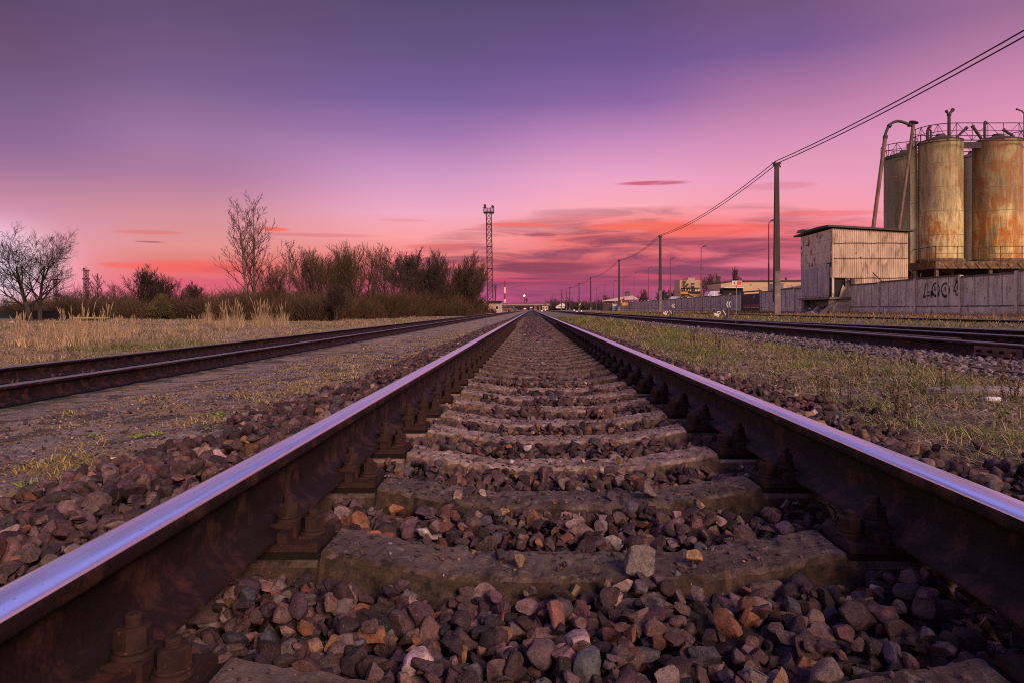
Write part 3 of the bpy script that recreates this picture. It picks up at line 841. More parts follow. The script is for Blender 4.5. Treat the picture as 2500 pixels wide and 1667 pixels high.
# single stones that lie on the sleepers: (u, v of the base, width px, sleeper index, colour, flatness, label)
def stone(u, v, wpx, ztop, colr, hs, label, seed):
    Yd = FPX * (CZ - ztop) / (v - V0)
    x = (u - U0) / FPX * Yd
    a = wpx / FPX * Yd / 2
    rng = np.random.default_rng(seed)
    Vv = rock_shape(rng, 4)
    Vv[:, 2] *= hs / max(0.2, (Vv[:, 2].max() - Vv[:, 2].min()) / 2)
    q = rng.uniform(0, 6.28); c_, s_ = math.cos(q), math.sin(q)
    Vv = Vv @ np.array([[c_, s_, 0], [-s_, c_, 0], [0, 0, 1]])
    Vv *= a
    Vv[:, 2] -= Vv[:, 2].min() + 0.002
    me = np_mesh('loose_stone', Vv, ICO[4][1], np.tile(np.array([colr]), (len(Vv), 1)))
    o = link('loose_stone', me, M_STONE, None, (x, Yd, ztop))
    tag(o, label, 'stone', 'loose stones lying on the sleepers')
G_, O_, D_, P_ = (.135, .105, .090), (.22, .125, .06), (.05, .038, .040), (.30, .235, .235)
for i, a in enumerate([
    (1565, 1400, 90, -0.054, G_, 0.80, 'big angular grey brown stone on the right of the sleeper with the small cube'),
    (1267, 1383, 36, -0.054, (.13, .09, .06), 0.95, 'small cube shaped brown stone in the middle of a concrete sleeper'),
    (1223, 1364, 64, -0.054, D_, 0.42, 'dark flat wedge of stone left of the small brown cube'),
    (1691, 1374, 48, -0.050, O_, 0.75, 'tan orange stone at the right end beside the big grey stone'),
    (1119, 1222, 33, -0.054, (.16, .10, .085), 0.85, 'reddish stone on the left part of a concrete sleeper'),
    (1145, 1208, 46, -0.054, D_, 0.55, 'dark rounded stone just behind the reddish one on a sleeper'),
    (1179, 1208, 28, -0.054, (.20, .13, .12), 0.6, 'small pinkish pebble right of the dark rounded stone'),
    (1490, 1217, 42, -0.054, D_, 0.42, 'flat dark wedge of stone near the right of a sleeper'),
    (1580, 1212, 50, -0.05, (.11, .075, .07), 0.8, 'round maroon stone at the right of a sleeper'),
    (1166, 1132, 34, -0.054, (.07, .05, .05), 0.6, 'dark pointed stone on the left of a pale sleeper'),
    (1249, 1132, 21, -0.054, P_, 0.7, 'pale little stone on a sleeper, left of its middle'),
    (1343, 1127, 16, -0.054, (.2, .16, .165), 0.7, 'tiny grey pebble in the middle of a pale sleeper'),
    (1423, 1131, 20, -0.054, (.25, .2, .2), 0.75, 'small speckled stone right of the middle of a pale sleeper'),
    (1452, 1124, 22, -0.054, (.06, .045, .042), 0.5, 'little flat dark stone right of the speckled one'),
    (1511, 1132, 24, -0.05, (.15, .085, .04), 1.0, 'rusty orange block at the right side of a pale sleeper'),
    (1300, 1060, 14, -0.054, (.18, .13, .125), 0.7, 'tiny stone on the next pale sleeper, near the middle'),
    (1415, 1062, 30, -0.054, D_, 0.6, 'dark stone on a farther sleeper right of the middle'),
    (1228, 1064, 18, -0.054, D_, 0.7, 'small dark stone on a farther sleeper, left of the middle'),
]):
    stone(*a, seed=300 + i)
# ------------------------------------------------------------------ vegetation
M_BARK = surf('dark_bark', (0.018, 0.013, 0.012, 1), (0.036, 0.025, 0.021, 1), 6, 0.95, 0, 0.5, 0.02, (1, 1, 0.25))
M_PALEBARK = surf('pale_grey_bark', (0.16, 0.115, 0.095, 1), (0.055, 0.038, 0.032, 1), 3, 0.95, 0, 0.5, 0.02, (1, 1, 0.35))
def vcol_mat(name, rough=0.9, trans=0.0, var=0.5, sc=2.0):
    m, nt, bs = new_mat(name)
    a = nt.new('ShaderNodeAttribute', attribute_name='col')
    n1 = nt.noise(nt.coord('Object'), sc, 4, 0.6)
    c = nt.mix(var, a.outputs['Color'], nt.ramp(n1, [(0.3, (0.55, 0.55, 0.55)), (0.7, (1.5, 1.5, 1.5))]), 'MULTIPLY')
    nt.set(bs.inputs['Base Color'], c); bs.inputs['Roughness'].default_value = rough
    bs.inputs['Specular IOR Level'].default_value = 0.15
    return m
M_TWIG = vcol_mat('twigs', 0.95)
M_BLADE = vcol_mat('grass_blades', 0.85, 0.0, 0.6, 1.3)

class Tree:
    def __init__(self, seed):
        self.r = np.random.default_rng(seed); self.trunk = []; self.crown = []
    def branch(self, p, d, L, r, lvl, P):
        R = self.r
        n = max(2, int(P['seg'][min(lvl, len(P['seg']) - 1)]))
        step = L / n
        d = d / np.linalg.norm(d)
        pts = [p.copy()]; dirs = [d.copy()]; rad = [r]
        wob = P['wob'][min(lvl, len(P['wob']) - 1)]; upb = P['up'][min(lvl, len(P['up']) - 1)]
        for i in range(n):
            d = d + R.normal(0, wob, 3) + np.array([0, 0, upb])
            d /= np.linalg.norm(d)
            p = p + d * step
            pts.append(p.copy()); dirs.append(d.copy())
            rad.append(max(P['rmin'], r * (1 - (i + 1) / n * P['taper'])))
        tgt = self.trunk if lvl < P.get('trunk_lvls', 1) else self.crown
        for i in range(n):
            tgt.append([*pts[i], *pts[i + 1], rad[i], rad[i + 1]])
        if lvl + 1 >= P['levels']: return
        k = P['kids'][lvl]
        k = int(k[0] + R.random() * (k[1] - k[0] + 1))
        s0 = P['start'][lvl]
        phi = R.uniform(0, 2 * PI)
        for j in range(k):
            t = s0 + (1 - s0) * ((j + R.random() * 0.8) / k)
            t = min(t, 0.985)
            x = t * n; i = min(int(x), n - 1); f = x - i
            bp = pts[i] * (1 - f) + pts[i + 1] * f
            bd = dirs[i + 1]
            phi += 2.4 + R.normal(0, 0.4)
            a = np.cross(bd, [0, 0, 1.0]) if abs(bd[2]) < 0.95 else np.array([1.0, 0, 0])
            a /= np.linalg.norm(a); b = np.cross(bd, a)
            ang = math.radians(P['ang'][lvl] + R.normal(0, P.get('angv', 8)))
            nd = bd * math.cos(ang) + (a * math.cos(phi) + b * math.sin(phi)) * math.sin(ang)
            shape = P['shape'][lvl]
            fl = shape[0] + (shape[1] - shape[0]) * ((t - s0) / (1 - s0 + 1e-6))
            nl = L * P['len'][lvl] * fl * R.uniform(0.75, 1.2)
            rr_ = min(rad[i + 1] * P['rk'][lvl], r * 0.8)
            self.branch(bp, nd, nl, max(P['rmin'], rr_), lvl + 1, P)

def tree_obj(name, label, trees, loc, H=None, rz=0.0, group=None, cat='tree', twig=(0.055, 0.036, 0.030), bark=None, buds=None, sides=3):
    """trees: list of grown Tree; parts trunk and crown"""
    root = empty(name, loc, rz); tag(root, label, cat, group)
    tr = np.array([s for t in trees for s in t.trunk]); cr = np.array([s for t in trees for s in t.crown])
    top = max(cr[:, 5].max(), tr[:, 5].max())
    k = 1.0 if H is None else H / top
    tr[:, :6] *= k; cr[:, :6] *= k; tr[:, 6:] *= k; cr[:, 6:] = np.maximum(cr[:, 6:] * k, 0.006)
    for t in trees:
        q = np.array(t.trunk); q[:, :6] *= k; q[:, 6:] *= k
        Vt, Ft = tubes_np(q, 7)
        link('trunk', np_mesh('trunk', Vt, Ft, None, True), bark or M_BARK, root)
    Vc, Fc = tubes_np(cr, sides)
    rng = np.random.default_rng(len(cr))
    colr = np.repeat(np.array(twig)[None] * np.exp(rng.normal(0, 0.22, (len(cr), 1))), 2 * sides, 0)
    crown = link('crown', np_mesh('crown', Vc, Fc, colr), M_TWIG, root)
    if buds:                                        # young leaves and catkins at the twig ends: small quads
        n, size, bc = buds
        ids = rng.integers(len(cr) // 2, len(cr), n)
        c = cr[ids, 3:6] + rng.normal(0, 0.06, (n, 3))
        leaf_quads(root, c, size, bc, rng)
    return root

def leaf_quads(root, c, size, bc, rng, name='young_leaves', zmax=None):
    n = len(c)
    a = rng.normal(size=(n, 3)); a /= np.linalg.norm(a, axis=1, keepdims=True)
    b = np.cross(a, rng.normal(size=(n, 3))); b /= np.linalg.norm(b, axis=1, keepdims=True)
    s = (size * np.exp(rng.normal(0, 0.35, n)))[:, None]
    V = np.stack([c - a * s, c + b * s * 0.45, c + a * s, c - b * s * 0.45], 1).reshape(-1, 3)
    F = np.arange(n * 4).reshape(n, 4)
    colr = np.repeat(np.array(bc)[None] * np.exp(rng.normal(0, 0.35, (n, 1))), 4, 0)
    o = link(name, np_mesh(name, V, F, colr), M_TWIG, root)
    o['kind'] = 'stuff'
    return o

P_BROAD = dict(levels=5, seg=[7, 6, 5, 4, 3], wob=[.05, .09, .10, .11, .12], up=[.02, .05, .03, .02, .02], taper=.75, rmin=.0085, kids=[(9, 10), (7, 8), (7, 8), (5, 6)], start=[.24, .22, .16, .1],
               ang=[48, 36, 34, 32], shape=[(1.0, .80), (1, .65), (1, .7), (1, .8)], len=[.70, .60, .56, .58], rk=[.62, .6, .6, .65, .7], trunk_lvls=1, angv=11)
P_POPLAR = dict(levels=4, seg=[12, 7, 4, 3], wob=[.025, .06, .09, .1], up=[.02, .09, .07, .06], taper=.86, rmin=.011, kids=[(26, 30), (7, 9), (2, 4)], start=[.22, .18, .2],
                ang=[42, 32, 32], shape=[(1.25, .40), (1, .55), (1, .6)], len=[.35, .34, .5], rk=[.40, .62, .7], trunk_lvls=1, angv=9)
P_WILLOW = dict(levels=4, seg=[8, 6, 4, 3], wob=[.05, .06, .06, .06], up=[.05, .08, .07, .05], taper=.8, rmin=.0105, kids=[(11, 13), (8, 10), (4, 5)], start=[.25, .15, .1],
                ang=[30, 26, 26], shape=[(1, .55), (1, .6), (1, .7)], len=[.55, .50, .50], rk=[.55, .55, .65], trunk_lvls=1, angv=9)
P_COLUMN = dict(levels=3, seg=[10, 7, 4], wob=[.02, .04, .06], up=[.02, .14, .12], taper=.85, rmin=.02, kids=[(46, 50), (8, 10)], start=[.08, .1],
                ang=[30, 24], shape=[(1.1, .5), (1, .6)], len=[.33, .4], rk=[.4, .6], trunk_lvls=1, angv=6)
def grow(P, seed, n=1, h=8.0, r=0.16, spread=0.0, lean=0.12, d0=None):
    ts = []
    R = np.random.default_rng(seed * 17 + 3)
    for i in range(n):
        t = Tree(seed * 100 + i)
        a = R.uniform(0, 2 * PI)
        p = np.array([math.cos(a) * spread, math.sin(a) * spread, -0.15])
        d = np.array([math.cos(a) * lean * (1 if n > 1 else R.normal()), math.sin(a) * lean * (1 if n > 1 else R.normal()), 1.0]) if d0 is None else np.array(d0[i], float)
        t.branch(p, d, h * R.uniform(0.82, 1.05), r, 0, P)
        ts.append(t)
    return ts

def ground_at(u, Y):
    x = (u - U0) / FPX * Y
    return (x, Y, gzf(x, Y))
def H_of(v, Y, z0): return CZ - (v - V0) / FPX * Y - z0

BRN = (0.070, 0.041, 0.026)
# the two big broad trees at the left edge
Yb = 60.0
t1 = Tree(811); P = dict(P_BROAD); t1.branch(np.array([0, 0, -.1]), np.array([-.20, 0, 1.0]), 6.2, 0.30, 0, P)
t1.branch(np.array([-0.32, 0, 1.5]), np.array([-0.9, 0.05, 0.55]), 4.6, 0.17, 1, P)
l = ground_at(100 - 24, Yb)
tree_obj('broad_tree', 'bare broad tree at the left edge, its trunk leaning left with a long low limb', [t1], l, H_of(548, Yb, l[2]), cat='tree', twig=(.026, .017, .016))
t2 = Tree(823); P = dict(P_BROAD); t2.branch(np.array([0, 0, -.1]), np.array([.02, 0, 1.0]), 6.6, 0.27, 0, P)
l = ground_at(97, 61.5)
tree_obj('broad_tree', 'bare broad tree with an upright trunk beside the leaning one at the left edge', [t2], l, H_of(545, 61.5, l[2]), twig=(.026, .017, .016))
# tall pair of poplars
l = ground_at(606, 64); 
t3 = Tree(31); t3.branch(np.array([0, 0, -.1]), np.array([-.06, 0, 1.0]), 9.4, 0.15, 0, P_POPLAR)
tree_obj('tall_tree', 'tall bare tree, the left and slightly lower one of the pair rising above the thicket', [t3], l, H_of(478, 64, l[2]), bark=M_PALEBARK, twig=(.05, .033, .027), group=None)
l = ground_at(621, 65.5)
t4 = Tree(37); t4.branch(np.array([0, 0, -.1]), np.array([-.012, 0, 1.0]), 10.2, 0.16, 0, P_POPLAR)
tree_obj('tall_tree', 'tallest bare tree, the right one of the pair rising above the thicket', [t4], l, H_of(471, 65.5, l[2]), bark=M_PALEBARK, twig=(.05, .033, .027))
# slender birch right of the pair
l = ground_at(708, 68)
t5 = Tree(51); t5.branch(np.array([0, 0, -.1]), np.array([.01, 0, 1.0]), 6.6, 0.09, 0, dict(P_POPLAR, kids=[(20, 24), (6, 8), (2, 3)]))
tree_obj('birch_tree', 'slender pale stemmed birch right of the tall pair, its thin top above the thicket', [t5], l, H_of(585, 68, l[2]), bark=M_PALEBARK, twig=(.065, .042, .034))
OLV = (0.085, 0.066, 0.030)
# willow row: (u, top v, Y, stems, seed, label)
for (u, v, Yd, n, seed, label) in [
    (668, 655, 66, 4, 61, 'low bare multi stemmed tree between the tall pair and the birch'),
    (758, 620, 72, 4, 62, 'olive budding willow, leftmost of the row of round willows in the thicket'),
    (800, 616, 78, 4, 63, 'olive budding willow, second from the left of the row of round willows'),
    (838, 618, 76, 4, 64, 'olive budding willow in the middle of the row of round willows'),
    (884, 612, 80, 5, 65, 'highest olive budding willow, rightmost of the row of round willows'),
]:
    l = ground_at(u, Yd)
    tree_obj('willow_tree', label, grow(P_WILLOW, seed, n + 1, 6, 0.09, 0.4, 0.26), l, H_of(v, Yd, l[2]) * 1.16, twig=(.066, .044, .026), buds=(900, 0.028, OLV), group='willows in the thicket')
for (u, v, Yd, n, seed, label) in [
    (945, 630, 92, 4, 71, 'open bare bush like tree with thin upright shoots, right of the willows'),
    (985, 610, 98, 5, 72, 'knotty bare tree with upright shoots standing alone against the pink sky'),
    (1028, 625, 102, 4, 73, 'bare spreading tree just left of the last dark bushy tree'),
]:
    l = ground_at(u, Yd)
    tree_obj('bare_tree', label, grow(dict(P_WILLOW, ang=[34, 34, 34], wob=[.09, .14, .16, .16], kids=[(8, 10), (7, 9), (5, 6)], rmin=.017), seed, n, 6.5, 0.11, 0.5, 0.35), l, H_of(v, Yd, l[2]) * 1.08, twig=(.042, .028, .025), group='bare trees at the right of the thicket')
for (u, v, Yd, n, seed, label) in [
    (1078, 632, 116, 8, 81, 'dark dense bushy tree, the tall left half of the last clump before the light mast'),
    (1122, 655, 112, 9, 82, 'dark dense bushy tree, the rightmost of the thicket before the light mast'),
]:
    l = ground_at(u, Yd)
    tree_obj('bushy_tree', label, grow(dict(P_WILLOW, kids=[(12, 14), (10, 12), (6, 7)], start=[.08, .1, .1], rmin=.0135), seed, n + 4, 7, 0.12, 1.0, 0.60), l, H_of(v, Yd, l[2]) * 1.22, twig=(.060, .038, .026), group='dark bushy trees at the end of the thicket')
# trees of the far left wood edge: (u, top v, Y, seed, kind, label)
for (u, v, Yd, seed, kind, label) in [
    (14, 715, 75, 90, 'b', 'small bare tree at the very left edge behind the dark shed roof'),
    (165, 705, 85, 91, 'b', 'bare tree right of the big broad pair, before a far lattice mast'),
    (212, 690, 82, 92, 'p', 'thin bare tree in front of the far mast with a platform'),
    (240, 674, 80, 93, 'p', 'thin bare tree just right of the far mast with a platform'),
    (288, 690, 110, 94, 'b', 'pale distant bare tree in the gap left of the fan shaped tree'),
    (350, 651, 78, 95, 'w', 'fan shaped bare tree with a pale trunk, the highest of the left wood edge'),
    (388, 670, 84, 96, 'w', 'rounded bare tree just right of the fan shaped one'),
    (432, 683, 92, 97, 'b', 'dark bare tree with a pointed top, left of the round bare crown'),
    (478, 690, 96, 98, 'w', 'round bare crown on thin stems, last before the tall pair'),
    (545, 720, 80, 99, 'p', 'crooked bare sapling just left of the tall pair'),
    (820, 690, 60, 100, 'w', 'brown bare shrub with spreading stems in front of the willows'),
]:
    l = ground_at(u, Yd)
    PP = {'b': dict(P_BROAD, levels=4,  kids=[(9, 11), (9, 11), (7, 9)], rmin=.019), 'p': dict(P_POPLAR, kids=[(18, 22), (6, 8), (2, 4)], len=[.34, .4, .5], rmin=.018), 'w': dict(P_WILLOW, ang=[40, 32, 30], rmin=.019, kids=[(11, 13), (10, 12), (5, 6)])}[kind]
    ts = grow(PP, seed, 4 if kind == 'w' else 1, 6, 0.12, 0.12 if kind == 'w' else 0, 0.16)
    tree_obj('bare_tree', label, ts, l, H_of(v, Yd, l[2]) * 1.06, twig=(.042, .027, .024), bark=M_PALEBARK if u in (350, 240) else M_BARK, group='trees of the left wood edge')
# one round shrub with fresh yellow green leaves
def shrub_cloud(rng, c, R, n, size):
    d = rng.normal(size=(n, 3)); d /= np.linalg.norm(d, axis=1, keepdims=True)
    q = rng.random(n) ** 0.45
    return np.array(c) + d * q[:, None] * np.array(R)
l = ground_at(392, 70)
ts = grow(dict(P_WILLOW), 120, 3, 3, 0.06, 0.25, 0.35)
rt = tree_obj('leafing_shrub', 'round olive yellow leafing shrub in front of the dark wood edge', ts, l, H_of(712, 70, l[2]), twig=(.08, .062, .026), cat='shrub')
leaf_quads(rt, np.concatenate([shrub_cloud(np.random.default_rng(4 + i), c_, r_, 330, 0.06) for i, (c_, r_) in enumerate([((-.7, 0, 1.1), (.8, .8, .8)), ((.3, .1, 1.5), (.9, .8, .9)), ((.9, 0, .9), (.7, .7, .7)), ((-.1, -.2, .9), (1.1, .8, .8)), ((.1, .3, 2.0), (.5, .5, .6))])]), 0.05, (.075, .060, .020), np.random.default_rng(5))

# undergrowth: a brown mass of twigs under the trees, nobody could count its shrubs
def undergrowth(name, label, spots, seed, twig, rmin=0.013, leaf=None):
    rng = np.random.default_rng(seed)
    segs, cols, lv = [], [], []
    for (x, y, h, wd, n) in spots:
        z0 = gzf(x, y)
        a = rng.uniform(0, 2 * PI, n); rad = wd * np.sqrt(rng.random(n)) * 0.55
        bx, by = x + np.cos(a) * rad, y + np.sin(a) * rad
        hh = h * rng.uniform(0.45, 1.05, n) * np.sqrt(np.clip(1 - (rad / wd) ** 2, 0.05, 1))
        p0 = np.stack([bx, by, np.full(n, z0 - 0.1) + rng.random(n) * hh * 0.55], 1)
        d = np.stack([np.cos(a) * 0.45 + rng.normal(0, .3, n), np.sin(a) * 0.45 + rng.normal(0, .3, n), rng.uniform(.35, 1.1, n)], 1)
        L = hh * rng.uniform(0.25, 0.6, n)
        d *= (L / np.linalg.norm(d, axis=1))[:, None]
        p1 = p0 + d * 0.55
        p2 = p1 + d * 0.45 + rng.normal(0, 0.06, (n, 3)) * L[:, None]
        r0 = rmin * rng.uniform(0.8, 1.7, n)
        segs.append(np.column_stack([p0, p1, r0, r0 * .8])); segs.append(np.column_stack([p1, p2, r0 * .8, r0 * .5]))
        c = np.array(twig)[None] * np.exp(rng.normal(0, .28, (n, 1))) * np.exp(rng.normal(0, .12) * np.array([[1, .6, .2]]))
        cols += [c, c]
    sg = np.concatenate(segs); cc_ = np.repeat(np.concatenate(cols), 6, 0)
    Vv, Ff = tubes_np(sg, 3)
    o = link(name, np_mesh(name, Vv, Ff, cc_), M_TWIG)
    return tag(o, label, 'undergrowth', kind='stuff')
ru = np.random.default_rng(77)
sp_ = []
def row(u0, u1, Y0, Y1, h0, h1, n, N=520):
    for i in range(n):
        t = (i + ru.random()) / n
        Yd = Y0 + (Y1 - Y0) * t + ru.normal(0, 2.5)
        u = u0 + (u1 - u0) * t
        h = (h0 + (h1 - h0) * t) * ru.uniform(0.7, 1.2)
        sp_.append(((u - U0) / FPX * Yd, Yd, h, h * ru.uniform(0.7, 1.0), N))
row(110, 560, 76, 72, 2.7, 2.5, 24, 800); row(0, 120, 80, 80, 2.6, 2.8, 6, 800)
row(560, 760, 66, 62, 3.3, 3.0, 12, 900); row(740, 960, 60, 84, 2.6, 3.8, 15, 950); row(900, 1160, 84, 118, 3.8, 4.8, 20, 950)
row(130, 560, 92, 92, 3.2, 3.4, 16, 650); row(560, 900, 80, 90, 4.2, 4.4, 16, 900)
row(-60, 500, 105, 105, 3.0, 3.6, 14, 550); row(120, 560, 110, 110, 5.6, 5.4, 22, 260); row(560, 760, 95, 95, 5.0, 5.0, 9, 260)
undergrowth('undergrowth', 'brown tangled leafless undergrowth below the trees left of the tracks', sp_, 5, BRN)
sp_ = []
for i in range(60):
    u = 1325 + 160 * (i / 59) + ru.normal(0, 2); Yd = 470 + ru.uniform(-40, 60)
    sp_.append(((u - U0) / FPX * Yd, Yd, ru.uniform(3.5, 9.0), ru.uniform(4, 7), 150))
for i in range(36):
    u = 1140 + 190 * (i / 35) + ru.normal(0, 2); Yd = 900 + ru.uniform(-30, 60)
    sp_.append(((u - U0) / FPX * Yd, Yd, ru.uniform(7, 14), ru.uniform(9, 14), 150))
for i in range(44):
    u = 1470 + 420 * (i / 43) + ru.normal(0, 2); Yd = 330 + ru.uniform(-30, 60)
    sp_.append(((u - U0) / FPX * Yd, Yd, ru.uniform(3.5, 8), ru.uniform(5, 8), 150))
o = undergrowth('far_wood', 'distant dark wood along the horizon beyond the tracks and the yard', sp_, 9, (.050, .036, .036), 0.10)
# trees behind the concrete fence
for (u, v, Yd, seed, kind, label) in [
    (1797, 651, 210, 131, 'c', 'slim columnar poplar behind the long beige building'),
    (1742, 664, 200, 132, 'b', 'rounded bare tree left of the tall brick chimney'),
    (1722, 668, 220, 133, 'b', 'bare tree between the yellow machine and the rounded bare tree'),
    (1848, 680, 230, 134, 'b', 'small round bare treetop above the long beige building'),
    (1570, 705, 190, 135, 'w', 'dark bare tree behind the fence right of the pale hall roof'),
    (1612, 702, 200, 136, 'w', 'dark bare tree behind the second concrete pole'),
    (1668, 682, 150, 137, 'p', 'thin bare tree in front of the left end of the beige tower block'),
    (1484, 717, 300, 138, 'w', 'dark bare tree left of the pale hall roof'),
    (1640, 706, 230, 139, 'w', 'pale bare tree between the second pole and the beige block'),
]:
    X_ = (u - U0) / FPX * Yd; l = (X_, Yd, 0.2)
    PP = {'b': dict(P_BROAD, levels=4,  kids=[(9, 11), (8, 10), (6, 8)], rmin=.03), 'p': dict(P_POPLAR, rmin=.025), 'w': dict(P_WILLOW, ang=[36, 30, 28], rmin=.03), 'c': dict(P_COLUMN, rmin=.04)}[kind]
    tree_obj('poplar_tree' if kind == 'c' else 'bare_tree', label, grow(PP, seed, 3 if kind == 'w' else 1, 7, 0.16, 0.2 if kind == 'w' else 0, 0.15), l, H_of(v, Yd, 0.2), twig=(.05, .034, .036), group='trees behind the concrete fence')

# ------------------------------------------------------------------ grass
def blades(name, label, base, h, wdt, lean, colr, rng, cat='grass', kind='stuff', parent=None, seed_heads=None):
    n = len(base)
    a = rng.uniform(0, 2 * PI, n)
    ld = np.stack([np.cos(a), np.sin(a), np.zeros(n)], 1)
    sd = np.stack([-np.sin(a + rng.normal(0, .8, n)), np.cos(a + rng.normal(0, .8, n)), np.zeros(n)], 1)
    h = np.asarray(h); lean = np.asarray(lean) * np.ones(n); wdt = np.asarray(wdt) * np.ones(n)
    rows = []
    for t, wk in ((0, 1.0), (0.4, .85), (0.75, .55), (1.0, .12)):
        zz = h * (t - 0.22 * lean * t * t)
        p = base + np.stack([np.zeros(n), np.zeros(n), zz], 1) + ld * (lean * h * (0.35 * t + 0.65 * t * t))[:, None]
        rows.append(p - sd * (wdt * wk / 2)[:, None]); rows.append(p + sd * (wdt * wk / 2)[:, None])
    Vv = np.stack(rows, 1).reshape(-1, 3)
    b = (np.arange(n) * 8)[:, None]
    Ff = np.concatenate([b + np.array([[i, i + 1, i + 3, i + 2]]) for i in (0, 2, 4)], 0)
    me = np_mesh(name, Vv, Ff, np.repeat(colr, 8, 0))
    o = link(name, me, M_BLADE, parent)
    if parent is None: tag(o, label, cat, kind=kind)
    return o
rg = np.random.default_rng(99)
def cols_mix(n, pal, pw, var=0.25):
    p = np.array(pal); 
    return p[rg.choice(len(p), n, p=np.array(pw) / sum(pw))] * np.exp(rg.normal(0, var, (n, 1)))
STRAW = [(.26, .165, .11), (.18, .115, .078), (.33, .225, .155), (.10, .068, .048), (.085, .08, .034)]
# meadow
n = 150000
Yd = 8.0 + 82 * rg.random(n) ** 1.7
xl = np.minimum(-8.3, -Yd * 0.76)
Xd = -8.0 - (np.abs(xl) - 7.2) * rg.random(n)
ok = (np.sin(Xd * 1.3 + 2 * np.sin(Yd * .6)) * np.sin(Yd * 1.1 + Xd * .3) + rg.normal(0, .35, n)) > -0.30
Xd, Yd = Xd[ok], Yd[ok]; n = len(Xd)
cl = np.sin(Xd * .9 + 1.3 * np.sin(Yd * .45)) * np.cos(Yd * .7 - Xd * .2)
hh = rg.uniform(.04, .18, n) * (1 + .5 * np.clip(cl, -.6, 1)) * np.interp(Yd, [8, 40, 90], [1, 1.15, 1.4])
cm = cols_mix(n, STRAW, [.34, .28, .14, .14, .10])
gm = (np.sin(Xd * .55 + 4) * np.sin(Yd * .35 + Xd * .2) > .55)
cm[gm] = cols_mix(int(gm.sum()), [(.075, .085, .025), (.13, .11, .04), (.24, .17, .09)], [.45, .35, .2])
near = Xd > -9.2
cm[near] = cols_mix(int(near.sum()), [(.085, .10, .025), (.13, .12, .045), (.24, .17, .09)], [.45, .3, .25]); hh[near] *= .55
blades('meadow_grass', 'matted straw coloured dry grass of the meadow at the left', np.stack([Xd, Yd, gz(Xd, Yd) - .01], 1), hh, np.interp(Yd, [8, 30, 90], [.007, .014, .04]), rg.uniform(.3, 1.7, n), cm, rg)
# verge between our track and the turnout
n = 95000
Yd = 1.9 + 52 * rg.random(n) ** 2.1; Xd = rg.uniform(1.68, 4.2, n)
pt = np.sin(Xd * 4.1 + 1.5 * np.sin(Yd * 2.1)) * np.sin(Yd * 2.7 + Xd) + .5 * np.sin(Xd * 9 + Yd * 7) + rg.normal(0, .45, n)
ok = (pt > -.45) & (rg.random(n) < np.interp(Xd + .12 * np.sin(Yd * 2.2), [1.68, 1.85, 2.05, 3.9, 4.2], [.0, .25, 1, 1, .15]))
Xd, Yd, pt = Xd[ok], Yd[ok], pt[ok]; n = len(Xd)
cm = cols_mix(n, [(.125, .115, .022), (.18, .13, .045), (.30, .21, .12), (.21, .14, .085), (.065, .040, .028)], [.14, .22, .26, .22, .18])
gr = (pt > .95); cm[gr] = cols_mix(int(gr.sum()), [(.085, .12, .016), (.13, .15, .025)], [.6, .4])
blades('short_grass', 'patchy short green and straw coloured grass right of the near track', np.stack([Xd, Yd, gz(Xd, Yd) - .006], 1), rg.uniform(.018, .085, n) * (1 + .7 * np.clip(pt, -.5, 1.2)) * np.interp(Yd, [2, 20], [1, 1.3]), np.interp(Yd, [2, 15, 50], [.0032, .008, .03]), rg.uniform(.4, 2.2, n), cm, rg)
# straw litter lying flat
n = 16000
Yd = 2.0 + 16 * rg.random(n) ** 1.7; Xd = rg.uniform(1.8, 4.1, n)
blades('straw_litter', 'dead straw stalks lying on the turf right of the near track', np.stack([Xd, Yd, gz(Xd, Yd) + .012], 1), rg.uniform(.02, .05, n), np.interp(Yd, [2, 18], [.0032, .008]), rg.uniform(2.5, 6.5, n), cols_mix(n, [(.30, .215, .14), (.40, .30, .21), (.20, .14, .09)], [.5, .25, .25]), rg)
# moss and withered grass on the soil at the left
n = 75000
Yd = 2.2 + 22 * rg.random(n) ** 1.9; Xd = -1.6 - 2.7 * rg.random(n)
pt = np.sin(Xd * 2.9 + 1.7 * np.sin(Yd * 1.7)) * np.sin(Yd * 2.2 - Xd) + .6 * np.sin(Xd * 7.7 + Yd * 5.1) + rg.normal(0, .22, n)
ok = (pt > .28) & (rg.random(n) < np.interp(Xd, [-4.3, -3.6, -2.0, -1.75], [.3, .8, 1, .1])) & (rg.random(n) < np.interp(Yd, [2, 7, 13, 24], [1, 1, .5, .3]))
Xd, Yd, pt = Xd[ok], Yd[ok], pt[ok]; n = len(Xd)
cm = cols_mix(n, [(.27, .17, .035), (.21, .145, .055), (.28, .20, .12), (.09, .062, .03), (.12, .12, .025)], [.34, .22, .18, .16, .10])
blades('moss', 'yellowish moss and withered grass on the bare soil left of the near track', np.stack([Xd, Yd, gz(Xd, Yd) - .004], 1), rg.uniform(.012, .045, n), np.interp(Yd, [2, 20], [.0045, .015]), rg.uniform(.4, 2.6, n), cm, rg)
n = 5200
Yd = 2.2 + 14 * rg.random(n) ** 1.6; Xd = -1.75 - 2.5 * rg.random(n)
blades('dead_stalks', 'thin grey dead stalks strewn over the bare soil at the left', np.stack([Xd, Yd, gz(Xd, Yd) + .006], 1), rg.uniform(.012, .025, n), np.interp(Yd, [2, 16], [.0024, .007]), rg.uniform(2.0, 6.0, n), cols_mix(n, [(.22, .17, .16), (.30, .235, .215), (.14, .10, .095)], [.5, .25, .25]), rg)
